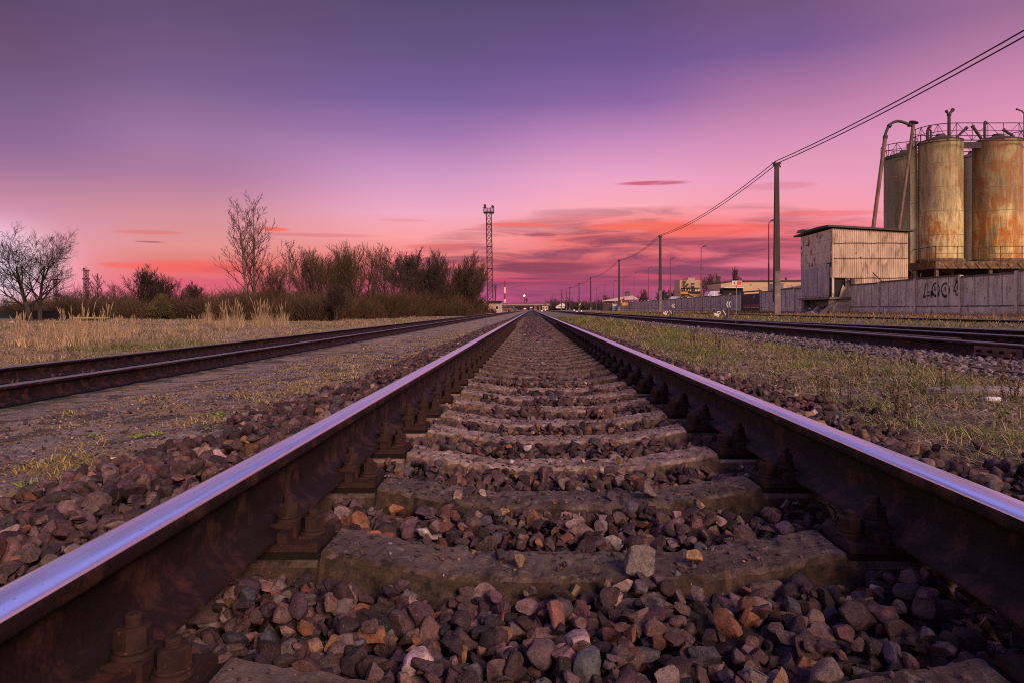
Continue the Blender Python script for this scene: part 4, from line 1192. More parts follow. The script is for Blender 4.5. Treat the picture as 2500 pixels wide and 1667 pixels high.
# green verge beyond the turnout and straw along the fence
n = 60000
Yd = 9 + 130 * rg.random(n) ** 1.8; Xd = 7.6 + (26.9 - 7.6) * rg.random(n)
ok = (Xd < Yd * .74) & (np.abs(Xd - 17.0) > .14); Xd, Yd = Xd[ok], Yd[ok]; n = len(Xd)
st = rg.random(n) < np.interp(Xd, [20, 22.5, 25], [.12, .45, 1])
cm = cols_mix(n, [(.075, .08, .022), (.12, .10, .035), (.20, .135, .065)], [.45, .35, .2]); cm[st] = cols_mix(int(st.sum()), [(.30, .165, .065), (.22, .12, .05), (.36, .22, .11)], [.45, .35, .2])
hh = rg.uniform(.05, .13, n); hh[st] = rg.uniform(.10, .38, int(st.sum())) * np.interp(Xd[st], [22, 26.9], [.5, 1.25])
blades('verge_grass', 'green verge with a strip of orange dry grass along the concrete fence', np.stack([Xd, Yd, gz(Xd, Yd) - .01], 1), hh, np.interp(Yd, [9, 40, 130], [.008, .03, .08]), rg.uniform(.3, 1.6, n), cm, rg)

def tuft(name, label, x, y, n, h, wdt, spread, lean, pal, group, seed, cat='grass tuft', heads=False):
    rng = np.random.default_rng(seed)
    root = empty(name, (x, y, gzf(x, y))); tag(root, label, cat, group)
    a = rng.uniform(0, 2 * PI, n); q = spread * np.sqrt(rng.random(n))
    base = np.stack([np.cos(a) * q, np.sin(a) * q, np.full(n, -.01)], 1)
    p = np.array(pal)
    cm_ = p[rng.integers(0, len(p), n)] * np.exp(rng.normal(0, .2, (n, 1)))
    hs = h * rng.uniform(.45, 1.0, n)
    blades('blades', None, base, hs, wdt, np.abs(rng.normal(lean, lean * .5, n)), cm_, rng, parent=root)
    if heads:
        k = max(3, n // 9)
        mb = MB()
        for i in range(k):
            a_ = rng.uniform(0, 2 * PI); r_ = spread * .6 * rng.random(); L_ = h * rng.uniform(1.0, 1.65); le = rng.normal(0.10, .10); az_ = rng.uniform(0, 6.28)
            pts = [(math.cos(a_) * r_ + math.cos(az_) * le * L_ * t * t, math.sin(a_) * r_ + math.sin(az_) * le * L_ * t * t, L_ * t) for t in (0, .35, .7, .88, 1.0)]
            mb.path(pts, [.006, .005, .0045, .014, .003], 4)
        mb.build('seed_heads', M_STALK, root)
    return root
M_STALK = surf('dry_stalk', (.34, .22, .12, 1), (.24, .155, .085, 1), 3, .9, 0, 0)
# tall dry tufts in the meadow: (u, v base, Y, height, label)
SP2 = [(.33, .215, .125), (.25, .165, .10), (.37, .26, .165)]
for i, (u, Yd, h, n, label) in enumerate([
    (52, 19, .62, 120, 'tallest dry reed like tuft near the left edge of the meadow'),
    (120, 18, .50, 120, 'yellow rounded dry tuft right of the tallest one at the left edge'),
    (158, 25, .75, 90, 'tall loose dry stalks behind the rounded tuft at the left'),
    (185, 20, .60, 140, 'dense golden dry tuft above the low dark weed in the meadow'),
    (205, 26, .85, 60, 'tall leaning dry stalks behind the golden tuft'),
    (248, 22, .60, 90, 'thin upright dry tuft right of the golden tuft'),
    (262, 27, .80, 60, 'sparse tall stalks with seed heads left of the meadow middle'),
    (296, 24, .55, 70, 'small upright dry tuft beside the sparse tall stalks'),
    (325, 30, .55, 70, 'small pale tuft in the middle of the meadow'),
    (415, 29, .45, 70, 'low pale tuft left of the tall pair of trees'),
    (470, 33, .55, 60, 'low dry tuft in front of the tall pair of trees'),
    (548, 36, 1.0, 90, 'tall reed clump left of the foot of the tall pair'),
    (578, 37, 1.05, 110, 'tall reed clump at the foot of the tall pair'),
    (632, 40, 1.1, 110, 'tall reed clump right of the foot of the tall pair'),
    (655, 41, 1.05, 90, 'second reed clump right of the foot of the tall pair'),
    (690, 43, 0.95, 80, 'last reed clump in front of the birch'),
    (505, 50, 1.0, 80, 'reed clump with bent heads before the dark wood edge'),
]):
    x = (u - U0) / FPX * Yd
    tuft('dry_tuft', label, x, Yd, int(n * 1.4), h * .95, .006 + Yd * .00018, .2 + h * .2, .38, SP2, 'tall dry tufts of the meadow', 500 + i, heads=True)
# green rosettes
GRN = [(.11, .15, .022), (.15, .19, .030), (.20, .22, .045)]
for i, (u, v, s, label) in enumerate([
    (537, 1013, .085, 'bright green leafy rosette left of the rail, halfway to the vanishing point'),
    (630, 983, .07, 'small green rosette farther away, close to the left polished rail'),
    (392, 1060, .075, 'yellow green rosette in the middle of the mossy soil'),
    (338, 1066, .07, 'pale green tuft left of the yellow green rosette on the soil'),
    (228, 1064, .06, 'low olive green rosette at the left part of the mossy soil'),
    (160, 998, .06, 'flat green rosette near the meadow siding'),
    (72, 1183, .075, 'bright green rosette near the left edge beside the stones'),
    (372, 1100, .07, 'dark green tuft at the edge of the heaped stones on the left'),
    (2085, 1035, .085, 'green rosette at the edge of the stones, left of the white scrap'),
    (2235, 1030, .08, 'bright yellow green rosette among straw at the right'),
    (2130, 1000, .07, 'green leafy rosette between dead stalks at the right'),
    (2350, 1060, .10, 'largest green rosette clump near the right edge'),
    (2460, 1010, .08, 'green rosette clump at the right edge below the flat stone slab'),
    (2420, 1105, .08, 'green rosette close to the right polished rail at the right edge'),
    (1870, 888, .10, 'dark green grass clump in the verge right of the rail'),
    (1895, 912, .09, 'broad dark green grass patch in front of the dark clump'),
    (1985, 922, .09, 'green tussock among brown dead weeds'),
]):
    zg = -.03 if u > U0 else -.2
    for _ in range(3):
        Yd = FPX * (CZ - zg) / (v - V0); x = (u - U0) / FPX * Yd; zg = gzf(x, Yd)
    tuft('rosette_plant', label, x, Yd, 46, s * .62, .011, s * .5, 1.3, GRN, 'green rosettes beside the near track', 600 + i, cat='plant')
# dead brown weeds
M_WEED = surf('dead_weed', (.050, .028, .020, 1), (.105, .062, .040, 1), 30, .95, 0, 0)
def weed(label, x, y, h, n, seed, group='dead weeds on the verge'):
    rng = np.random.default_rng(seed)
    mb = MB(); fl = MB()
    for i in range(n):
        a = rng.uniform(0, 6.28); r_ = .035 * n ** .5 * rng.random(); L_ = h * rng.uniform(.55, 1.0); le = rng.normal(0, .16)
        az_ = rng.uniform(0, 6.28)
        pts = [np.array((math.cos(a) * r_ + math.cos(az_) * le * L_ * t + rng.normal(0, .004), math.sin(a) * r_ + math.sin(az_) * le * L_ * t, L_ * t - .01)) for t in (0, .2, .4, .6, .8, 1)]
        mb.path(pts, [.0046, .0042, .0038, .0034, .0028, .0016], 5)
        for k in range(int(26 * L_ / .2)):
            t = rng.uniform(.15, 1) * 4.99; j = int(t); p = pts[j] + (pts[j + 1] - pts[j]) * (t - j)
            d = rng.normal(size=3); d[2] = abs(d[2]) * .8; d /= np.linalg.norm(d)
            q = np.cross(d, rng.normal(size=3)); q /= np.linalg.norm(q)
            s_ = rng.uniform(.010, .026)
            fl.add([p, p + d * s_ * .5 + q * s_ * .35, p + d * s_, p + d * s_ * .5 - q * s_ * .3], [(0, 1, 2, 3)])
    root = empty('dead_weed', (x, y, gzf(x, y)), rng.uniform(0, 6)); tag(root, label, 'weed', group)
    mb.build('stem', M_WEED, root)
    f = link('withered_leaves', fl.mesh('withered_leaves', False), M_WEED, root)
for i, (u, v, h, n, label) in enumerate([
    (2016, 985, .24, 7, 'tall brown dead weed clump in the middle of the right verge'),
    (2050, 975, .20, 6, 'brown dead weed right of the tall clump on the right verge'),
    (1930, 955, .15, 6, 'low brown dead weed left of the tall clump on the right verge'),
    (1905, 945, .13, 5, 'low reddish dead weed nearest the rail among the verge weeds'),
    (2105, 925, .17, 4, 'thin dead weed standing before the pale ballast'),
    (2270, 905, .20, 3, 'thin dark dead stalk left of the flat stone slab'),
    (2310, 960, .26, 3, 'dark upright dead stalk in front of the flat stone slab'),
    (2440, 940, .30, 3, 'tallest dark dead stalk at the right edge behind the slab'),
    (2478, 975, .20, 4, 'curly dark dead weed at the right end of the slab'),
    (2180, 990, .17, 6, 'brown dead weed patch below the slab, right of the tall clump'),
    (1800, 800, .30, 4, 'far thin dead weed in the right verge'),
    (2195, 1020, .15, 6, 'low dead weed among green rosettes at the right'),
    (1760, 862, .18, 6, 'brown weed in the verge about halfway to the switch stand'),
    (1690, 842, .2, 6, 'distant brown weed patch close to the right polished rail'),
    (178, 870, .22, 9, 'low dark weed clump before the golden tuft in the meadow'),
    (136, 884, .18, 4, 'small dark weed by the siding at the left'),
    (272, 855, .22, 4, 'dark forked weed near the siding, right of the dark clump'),
]):
    zg = -.03 if u > U0 else -.42
    for _ in range(4):
        Yd = FPX * (CZ - zg) / (v - V0); x = (u - U0) / FPX * Yd; zg = gzf(x, Yd)
    weed(label, x, Yd, h * (1.0 if Yd < 8 else 1.5), n, 700 + i)
# weeds between the siding rails
for i, (u, lab_) in enumerate([(30, 'leftmost withered weed between the siding rails'), (78, 'withered weed cluster between the siding rails near the left edge'), (134, 'thin withered weed between the siding rails, right of the cluster'), (202, 'taller withered weed at the rear siding rail'), (225, 'low withered weed patch between the siding rails')]):
    Yd = -5.7 * FPX / (u - U0); weed(lab_, -5.7, Yd, .2, 5, 760 + i, 'weeds between the siding rails')
# slab of stone, scraps of litter
zg = -.03
def slab(name, label, cat, u, v, wpx, dpt, h, colr, mat, seed, rot=0.0):
    zg = -.03
    for _ in range(4):
        Yd = FPX * (CZ - zg) / (v - V0); x = (u - U0) / FPX * Yd; zg = gzf(x, Yd)
    wd = wpx / FPX * Yd
    rng = np.random.default_rng(seed); mb = MB()
    k = 22
    ring = [(wd / 2 * math.cos(2 * PI * i / k) * rng.uniform(.88, 1.08), dpt / 2 * math.sin(2 * PI * i / k) * rng.uniform(.85, 1.1)) for i in range(k)]
    vs = [(x_, y_, -.03) for x_, y_ in ring] + [(x_ * .98, y_ * .98, h * .75) for x_, y_ in ring] + [(x_ * .9, y_ * .88, h) for x_, y_ in ring]
    fs = [(i, (i + 1) % k, k + (i + 1) % k, k + i) for i in range(k)] + [(k + i, k + (i + 1) % k, 2 * k + (i + 1) % k, 2 * k + i) for i in range(k)] + [tuple(range(2 * k, 3 * k))]
    mb.add(vs, fs)
    o = mb.build(name, mat, None, (x, Yd, zg)); o.rotation_euler = (0, 0, rot); tag(o, label, cat)
M_SLAB = surf('flat_slab', (.15, .115, .12, 1), (.24, .19, .195, 1), 6, .9, 0, .5, .01, spots=(.07, .05, .05, 1), sscale=18, fine=120)
M_PAPER = surf('white_scrap', (.62, .58, .60, 1), (.5, .46, .48, 1), 8, .8, 0, .2)
slab('stone_slab', 'flat grey stone slab lying in the grass near the right edge', 'slab', 2390, 957, 250, .32, .035, None, M_SLAB, 5)
slab('paper_scrap', 'crumpled white scrap lying below the flat stone slab', 'litter', 2425, 975, 38, .07, .02, None, M_PAPER, 6)
slab('paper_scrap', 'thin white stick of litter on the mossy soil beside the stones', 'litter', 278, 1116, 36, .012, .008, None, M_PAPER, 7, .2)
# ------------------------------------------------------------------ structures
def part(name, mb, mats, root, bevel=0.0, sub=None):
    """mb holds world positions; the part hangs under root (or under the part sub, which sits at the root's origin)"""
    L = root.location
    mb.v = [(p[0] - L[0], p[1] - L[1], p[2] - L[2]) for p in mb.v]
    return mb.build(name, mats, sub or root, None, bevel)
def thing(name, label, cat, loc, group=None):
    r = empty(name, loc); tag(r, label, cat, group); return r

M_CONC = surf('fence_concrete', (.29, .235, .21, 1), (.48, .405, .365, 1), 1.6, .92, 0, .4, .01, (1, 1, .45), spots=(.10, .08, .08, 1), sscale=4, slim=(.56, .68), fine=60)
M_POST = surf('fence_post_concrete', (.48, .38, .32, 1), (.33, .26, .23, 1), 2, .9, 0, .3, .01)
M_COPE = surf('dark_coping', (.05, .04, .04, 1), (.09, .07, .068, 1), 3, .9)
M_DARK = surf('dark_iron', (.018, .013, .013, 1), (.035, .022, .020, 1), 4, .75, 0, .2)
M_SPRAY = surf('black_spray_paint', (.006, .005, .006, 1), (.012, .010, .012, 1), 12, .6, 0, 0)
FX = 27.0
def fence_z(y): return gzf(FX, y)
def fence(label, y0, y1, step, name='concrete_fence', z1=2.62, nbay=4, arms=True, off=0.0):
    root = thing(name, label, 'fence', (FX, (y0 + y1) / 2, 0.1))
    ys_ = list(np.arange(y0, y1 - 0.3, step)) + [y1]
    panels = {}
    for j in range(len(ys_) - 1):
        a, b = ys_[j] + .11, ys_[j + 1] - .11
        zb, zt = -.1, z1 + .06 * math.sin(j * 2.3)
        p = MB()
        p.box((FX + .06, (a + b) / 2, (.74 + zt) / 2), (.08, b - a, zt - .74))
        p.box((FX + .05, (a + b) / 2, (zb + .72) / 2), (.12, b - a, .72 - zb))        # plinth slab
        for k in range(nbay + 1):                                                     # raised ribs between the bays, paler colour stands in for sunlight on them
            yk = a + (b - a) * k / nbay
            yk = min(max(yk, a + .04), b - .04)
            p.box((FX - .012, yk, (.80 + zt) / 2), (.066, .085, zt - .80 - .02), 1)
        p.box((FX - .012, (a + b) / 2, .77), (.067, b - a, .06), 2)
        o = part('fence_panel', p, [M_CONC, M_POST, M_COPE], root)
        panels[j] = (o, a, b)
        c = MB(); c.box((FX + .03, (a + b) / 2, zt + .05), (.20, b - a, .098)); part('coping', c, M_COPE, root)
    for j, y in enumerate(ys_):
        q = MB(); q.box((FX - .02, y, 1.28), (.24, .215, 2.86)); part('fence_post', q, M_POST, root)
        if arms:
            q = MB(); q.tube((FX - .02, y, 2.66), (FX - .45, y, 3.08), .03, n=5); part('barbed_wire_arm', q, M_DARK, root)
    if arms:
        wv = MB()
        for tx, tz in ((-.17, 2.82), (-.30, 2.94), (-.42, 3.06)):
            wv.path([(FX + tx, y_, tz - .03 * (i % 2)) for i, y_ in enumerate(np.linspace(y0, y1, 2 * len(ys_)))], .008, 3)
        part('barbed_wire', wv, M_DARK, root)
    return root, panels
fa, pa_ = fence('tall grey concrete panel fence with graffiti in front of the silos', 62.3 - 5.4 * 6, 62.3, 5.4, arms=False)
for yy in (62.0, 56.6, 51.2):
    q = MB(); q.tube((FX + .05, yy, 2.70), (FX - .10, yy + 1.2, 3.45), .04, n=5); part('barbed_wire_arm', q, M_DARK, fa)
fb, _ = fence('grey concrete fence section between the corrugated shed and the brown gate', 69.8, 86.2, 5.45)
fc, _ = fence('long weathered concrete fence running from the brown gate into the distance', 94.2, 94.2 + 5.4 * 36, 5.4, z1=2.5)

# graffiti on the third panel from the shed: letters drawn as strokes that lie on the bays
def fp(zx, zy):                                        # measured position -> (y, z) on the fence
    u, v = 2200 + zx / 7.84, 600 + zy / 7.842
    Yd = FX * FPX / (u - U0)
    return Yd, CZ - (v - V0) / FPX * Yd
def stroke(mb, pts, wz=6.5, closed=False):
    P2 = [fp(*p) for p in pts]
    if closed: P2 = P2 + [P2[0]]
    wd = wz * 2.0 / 7.84 / FPX * 50
    xx = FX + .012
    for i in range(len(P2) - 1):
        a, b = P2[i], P2[i + 1]
        dx, dz = b[0] - a[0], b[1] - a[1]; L_ = math.hypot(dx, dz) + 1e-6
        nx_, nz_ = -dz / L_ * wd, dx / L_ * wd; ex, ez = dx / L_ * wd * .5, dz / L_ * wd * .5
        xo = xx + .0006 * (i % 5)
        mb.prism([(xo, a[0] - ex + nx_, a[1] - ez + nz_), (xo, b[0] + ex + nx_, b[1] + ez + nz_), (xo, b[0] + ex - nx_, b[1] + ez - nz_), (xo, a[0] - ex - nx_, a[1] - ez - nz_)], (.006, 0, 0))
def ell(cx, cy, rx, ry, n=26): return [(cx + rx * math.cos(2 * PI * i / n), cy + ry * math.sin(2 * PI * i / n)) for i in range(n)]
gr_ = MB()
stroke(gr_, [(460, 745), (498, 742), (492, 890), (535, 885)], 6); stroke(gr_, [(460, 745), (448, 900), (425, 985), (520, 965), (545, 960)], 9); stroke(gr_, [(495, 905), (520, 905)], 5)
stroke(gr_, [(420, 990), (470, 975)], 13)
stroke(gr_, ell(658, 848, 68, 120), 9, True); stroke(gr_, [(600, 930), (640, 965), (690, 970), (720, 930)], 13); stroke(gr_, [(575, 880), (570, 985)], 10); stroke(gr_, [(562, 890), (590, 940), (580, 990)], 9)
stroke(gr_, [(640, 790), (628, 865)], 4.5); stroke(gr_, [(664, 795), (652, 872)], 4.5)
stroke(gr_, ell(843, 852, 75, 125), 9, True); stroke(gr_, [(790, 945), (830, 980), (880, 965), (912, 900)], 13)
stroke(gr_, [(822, 800), (812, 880)], 4.5); stroke(gr_, [(845, 800), (834, 880)], 4.5)
stroke(gr_, ell(1066, 661, 26, 27, 16), 8, True)
stroke(gr_, [(1048, 700), (1020, 800), (1000, 875), (1012, 880), (1040, 870), (1045, 950)], 8); stroke(gr_, [(1048, 700), (1075, 705), (1068, 840), (1095, 800), (1130, 705), (1112, 830), (1085, 930), (1060, 955), (1043, 940)], 8)
stroke(gr_, [(1150, 830), (1135, 880), (1120, 935), (1135, 960), (1150, 940)], 8)
pj = max(pa_, key=lambda j: pa_[j][1] < 48 < pa_[j][2])
part('graffiti', gr_, M_SPRAY, fa, sub=pa_[pj][0])

# brown gate
M_GATE = surf('brown_gate_sheet', (.030, .016, .015, 1), (.050, .025, .022, 1), 3, .8, 0, .2, .01, (1, 1, .3))
M_RED = surf('dull_red_paint', (.22, .028, .030, 1), (.15, .022, .024, 1), 4, .7)
M_WHITE = surf('white_paint', (.55, .51, .50, 1), (.45, .41, .40, 1), 4, .7)
M_RUSTPAINT = surf('rusty_paint', (.12, .045, .028, 1), (.07, .030, .022, 1), 5, .85, 0, .3)
gt = thing('yard_gate', 'dark brown double leaf gate with a red band in the concrete fence', 'gate', (FX, 90.2, .1))
for a, b in ((86.75, 90.1), (90.25, 93.6)):
    q = MB(); q.box((FX + .03, (a + b) / 2, 1.35), (.06, b - a, 2.25)); lf = part('gate_leaf', q, M_GATE, gt)
    q = MB(); q.box((FX - .02, (a + b) / 2, .98), (.03, b - a - .2, .34)); part('red_band', q, M_RED, gt, sub=lf)
    q = MB(); q.box((FX - .022, (a + b) / 2, .76), (.03, b - a - .2, .05)); part('pale_rail', q, M_WHITE, gt, sub=lf)
for y in (86.55, 93.85):
    q = MB(); q.box((FX, y, 1.35), (.24, .30, 2.9)); part('gate_post', q, M_RUSTPAINT, gt)
q = MB(); q.box((FX - .03, 88.9, 2.05), (.02, .22, .34)); part('notice_plate', q, M_WHITE, gt)
q = MB(); q.box((FX, 90.2, 2.75), (.16, 7.0, .16)); part('lintel', q, M_COPE, gt)

# corrugated shed
M_CORR = surf('asbestos_corrugated', (.34, .235, .17, 1), (.50, .365, .275, 1), 1.3, .9, 0, .2, .01, (1, 1, .3), spots=(.20, .125, .085, 1), sscale=2.6, slim=(.50, .66), fine=25)
M_CORRS = surf('stained_side_sheets', (.50, .39, .32, 1), (.36, .275, .23, 1), 1.1, .9, 0, .25, .02, (1, 1, .5), spots=(.11, .078, .065, 1), sscale=2.0, slim=(.53, .64), fine=25)
M_DOOR = surf('rust_streaked_door', (.20, .165, .165, 1), (.34, .29, .285, 1), 1.4, .7, .1, .2, .01, (1, 1, .25), spots=(.12, .05, .03, 1), sscale=1.7, slim=(.55, .66), fine=20)
M_ROOF = surf('tar_roof', (.035, .026, .027, 1), (.06, .045, .045, 1), 2, .9)
M_VOID = surf('black_interior', (.008, .007, .007, 1), (.012, .010, .010, 1), 3, .95)
M_LEDGE = surf('stained_ledge', (.17, .135, .125, 1), (.10, .08, .075, 1), 2, .9, 0, .4)
SX0, SX1, SYF, SYB = 25.55, 32.0, 62.4, 69.6
ZB, ZT = 1.62, 7.45
sh = thing('corrugated_shed', 'tall pinkish corrugated shed with a sagging roof edge beside the silos', 'building', (SX0, SYF, .1))
def corrugated(x0, x1, y, z0, z1, amp, per, ztop=None):
    b = MB(); n = int((x1 - x0) / per * 8)
    vs = []
    for i in range(n + 1):
        x = x0 + (x1 - x0) * i / n; yy = y + amp * math.cos(2 * PI * (x - x0) / per)
        zt = z1 if ztop is None else min(z1, ztop(x))
        vs += [(x, yy + .015, z0), (x, yy - .0, zt)]
    b.add(vs, [(2 * i, 2 * i + 2, 2 * i + 3, 2 * i + 1) for i in range(n)], 0, True)
    return b
rows = [1.62, 3.25, 4.95, 6.25, 7.6]
fw = MB()
for k in range(4):
    c = corrugated(SX0, SX1, SYF - .05 - .02 * (k % 2), rows[k] - (.05 if k else 0), rows[k + 1], .028, .185, lambda x: ZT - (x - SX0) * .058)
    if k == 0:   # notch torn out at the corner
        c2 = corrugated(SX0 + 1.15, SX1, SYF - .05, rows[0], rows[1], .028, .185); c = c2
    fw.add(c.v, c.f, 0, True)
part('front_wall', fw, M_CORR, sh)
sm_ = MB()
for k in (1, 2, 3):
    j_ = 0.0
    for i in range(7):
        xa_, xb_ = SX0 + .1 + i * .9, min(SX1 - .02, SX0 + .1 + (i + 1) * .9)
        j_ += .05 * math.sin(i * 2.1 + k * 1.7); sm_.box(((xa_ + xb_) / 2, SYF - .105, rows[k] - .04 + j_ * .6), (xb_ - xa_, .012, .045))
part('sheet_lap', sm_, M_VOID, sh)
q = MB(); q.box((SX0 + .55, SYF + .35, 2.4), (1.2, .5, 1.7)); hole = part('torn_hole', q, M_VOID, sh)
q = MB(); q.prism([(SX0 + .62, SYF - .03, 1.62), (SX0 + 1.2, SYF - .03, 1.62), (SX0 + 1.2, SYF - .03, 2.3), (SX0 + .95, SYF - .03, 2.65), (SX0 + .8, SYF - .03, 2.3)], (0, .02, 0)); part('torn_sheet', q, M_CORR, sh)
q = MB(); q.box((SX0 + .09, SYF - .035, 2.45), (.17, .04, 1.65)); part('corner_post', q, M_CORRS, sh)
sw = MB()
hs = [4.55, 5.55, 6.55, 7.43]
for k in range(3):
    sw.box((SX0 + .01 * k, (SYF + SYB) / 2, (hs[k] + hs[k + 1]) / 2), (.05, SYB - SYF - .02, hs[k + 1] - hs[k] - .02))
sw.box((SX0 + .03, (SYF + SYB) / 2, (ZB + 4.55) / 2), (.04, SYB - SYF - .06, 4.55 - ZB))
part('side_wall', sw, M_CORRS, sh)
bw = MB(); bw.box((SX1 - .03, (SYF + SYB) / 2, 3.6), (.06, SYB - SYF - .1, 6.8)); bw.box(((SX0 + SX1) / 2, SYB - .03, 3.9), (SX1 - SX0 - .1, .06, 6.9)); part('rear_wall', bw, M_CORRS, sh)
for (a, b, zt) in ((62.75, 65.3, 4.45), (65.4, 69.2, 4.30)):
    q = MB(); q.box((SX0 - .055, (a + b) / 2, (1.75 + zt) / 2), (.06, b - a, zt - 1.75)); d = part('sheet_door', q, M_DOOR, sh)
q = MB(); q.box((SX0 - .03, 62.9, 4.4), (.03, .75, .35)); q.box((SX0 - .03, 66.7, 4.6), (.03, .2, .3)); q.box((SX0 - .03, 67.4, 4.62), (.03, .14, .4)); part('broken_gap', q, M_VOID, sh)
q = MB(); q.box((SX0 - .035, 67.9, 6.5), (.03, .65, .12)); q.box((SX0 - .035, 67.5, 6.85), (.03, .09, .8)); q.box((SX0 - .035, 69.4, 6.35), (.03, .16, .3)); part('wall_bracket', q, M_DARK, sh)
for (x, z) in ((27.6, 5.35), (28.0, 5.0), (27.9, 6.2)):
    q = MB(); q.lathe([(.05, 0), (.05, .02)], 8, (0, 0, 0)); q.v = [(p[0] + x, SYF - .095 + p[2], p[1] + z) for p in q.v]; part('hole', q, M_VOID, sh)
rf = MB()
def rz_(x, y): return ZT + .12 - (x - SX0) * .058 + .05 * math.sin(y * .7)
nX, nY = 8, 10
for (dz, flip) in ((0.0, 0), (.20, 1)):
    pass
rv = []
for j in range(nY + 1):
    y = SYF - .35 + (SYB + .7 - SYF + .35) * j / nY
    for i in range(nX + 1):
        x = SX0 - .45 + (SX1 + .45 - SX0 + .45) * i / nX
        sag = -.10 * max(0, (y - 66) / 4) if i == 0 else 0
        rv.append((x, y, rz_(x, y) + sag))
n1_ = len(rv); rv2 = rv + [(x, y, z + .16) for x, y, z in rv]
fs = []
w1 = nX + 1
for j in range(nY):
    for i in range(nX):
        a = j * w1 + i
        fs += [(a, a + 1, a + 1 + w1, a + w1), (n1_ + a, n1_ + a + w1, n1_ + a + w1 + 1, n1_ + a + 1)]
for i in range(nX):
    fs += [(i, n1_ + i, n1_ + i + 1, i + 1), (nY * w1 + i, nY * w1 + i + 1, n1_ + nY * w1 + i + 1, n1_ + nY * w1 + i)]
for j in range(nY):
    fs += [(j * w1, (j + 1) * w1, n1_ + (j + 1) * w1, n1_ + j * w1), (j * w1 + nX, n1_ + j * w1 + nX, n1_ + (j + 1) * w1 + nX, (j + 1) * w1 + nX)]
rf.add(rv2, fs); part('roof', rf, M_ROOF, sh)
q = MB(); q.prism([(25.0, 66.4, 7.72), (25.0, 67.6, 7.95), (25.0, 68.8, 7.98), (25.0, 69.4, 7.75)], (.5, 0, .05)); part('bent_roof_sheet', q, M_LEDGE, sh)
q = MB(); q.box((SX0 + .55, SYF + .1, 1.52), (1.75, 1.0, .18)); q.box((SX0 + .05, 66, 1.50), (.8, 7.0, .16)); part('ledge', q, M_LEDGE, sh)
m, nt, bs = new_mat('pale_brick')
bt = nt.new('ShaderNodeTexBrick'); co = nt.coord('Object'); mp = nt.new('ShaderNodeMapping'); nt.l.new(co, mp.inputs[0]); mp.inputs['Rotation'].default_value = (math.radians(90), 0, 0)
nt.l.new(mp.outputs[0], bt.inputs[0]); bt.inputs['Scale'].default_value = 1.0; bt.inputs['Brick Width'].default_value = .27; bt.inputs['Row Height'].default_value = .10; bt.inputs['Mortar Size'].default_value = .014
bt.inputs[1].default_value = (.72, .56, .44, 1); bt.inputs[2].default_value = (.55, .40, .30, 1); bt.inputs[3].default_value = (.16, .12, .10, 1)
nt.set(bs.inputs['Base Color'], bt.outputs[0]); bs.inputs['Roughness'].default_value = .9; M_BRICK = m
q = MB(); q.box((26.3, SYF + .35, .75), (1.42, .9, 1.34)); part('brick_base', q, M_BRICK, sh)
q = MB(); q.prism([(25.95, 62.2, 1.45), (26.2, 62.2, 1.45), (24.85, 62.2, .12), (24.3, 62.2, .12)], (0, .25, 0)); part('leaning_slab', q, M_LEDGE, sh)
q = MB(); q.box((SX0 + 1.2, 66.2, .8), (.2, 6.6, 1.5)); q.box((SX0 + .3, 69.3, .8), (.3, .4, 1.5)); part('under_wall', q, M_LEDGE, sh)
rng = np.random.default_rng(3)
Rb = np.stack([rng.uniform(24.0, 26.4, 90), rng.uniform(62.6, 69.2, 90), np.zeros(90), rng.uniform(.08, .38, 90)], 1)
Rb[:, 2] = .12 + rng.random(90) * .8 * np.clip((Rb[:, 0] - 24.2) / 2, 0, 1)
rub = build_rocks('rubble', Rb[:, :3], Rb[:, 3], pick_cols(rng, 90, PAL2, PW2) * 1.9, lambda P: np.full(len(P), 2), M_STONE, rng, .6)
tag(rub, 'heap of rubble and broken slabs under the overhang of the shed', 'rubble', kind='stuff')
q = MB(); q.box((27.1, 62.0, 2.95), (.3, .3, .5)); q.tube((26.6, 62.1, 3.2), (27.2, 62.1, 2.7), .05, n=6)
o = q.build('alarm_box', M_DARK); tag(o, 'small dark box with an arm on the fence top beside the shed', 'box')

# ------------------------------------------------------------------ silos
def silo_mat(name, seed, base, dark, rust, amount, rlim):
    m, nt, bs = new_mat(name)
    co = nt.coord('Object', (1, 1, 1), (seed, seed * 2.3, seed * .7)); cv = nt.coord('Object', (1, 1, .16), (seed * 1.3, seed, seed))
    n1 = nt.noise(cv, 1.3, 10, .65); n2 = nt.noise(co, .55, 8, .6); n3 = nt.noise(cv, 4.5, 8, .7); n4 = nt.noise(co, 9.0, 8, .7)
    c = nt.mix(nt.rng(n1, .35, .62), base, dark)
    c = nt.mix(nt.math('MULTIPLY', nt.rng(n3, .49, .61), .62), c, (.075, .058, .026, 1))
    ru = nt.math('MULTIPLY', nt.rng(n2, rlim, rlim + .07), nt.rng(n3, .36, .56))
    c = nt.mix(nt.math('MULTIPLY', ru, amount), c, rust)
    ru2 = nt.math('MULTIPLY', nt.rng(n2, rlim + .05, rlim + .1), nt.rng(n4, .54, .62))
    c = nt.mix(ru2, c, (.085, .030, .012, 1))
    gb = nt.new('ShaderNodeSeparateXYZ'); nt.l.new(nt.coord('Object'), gb.inputs[0])
    c = nt.mix(nt.math('MULTIPLY', nt.rng(nt.math('ADD', gb.outputs[2], nt.math('MULTIPLY', n1, 3.0)), 9.6, 11.8), .55), c, (.10, .075, .045, 1))
    c = nt.mix(.5, c, nt.ramp(n4, [(.3, (.6, .6, .6)), (.7, (1.4, 1.4, 1.4))]), 'MULTIPLY')
    nt.set(bs.inputs['Base Color'], c); bs.inputs['Roughness'].default_value = .8
    nt.set(bs.inputs['Normal'], nt.bump(n4, .25, .02))
    return m
M_SEAM = surf('seam_rust', (.16, .105, .06, 1), (.28, .20, .12, 1), 2.0, .85)
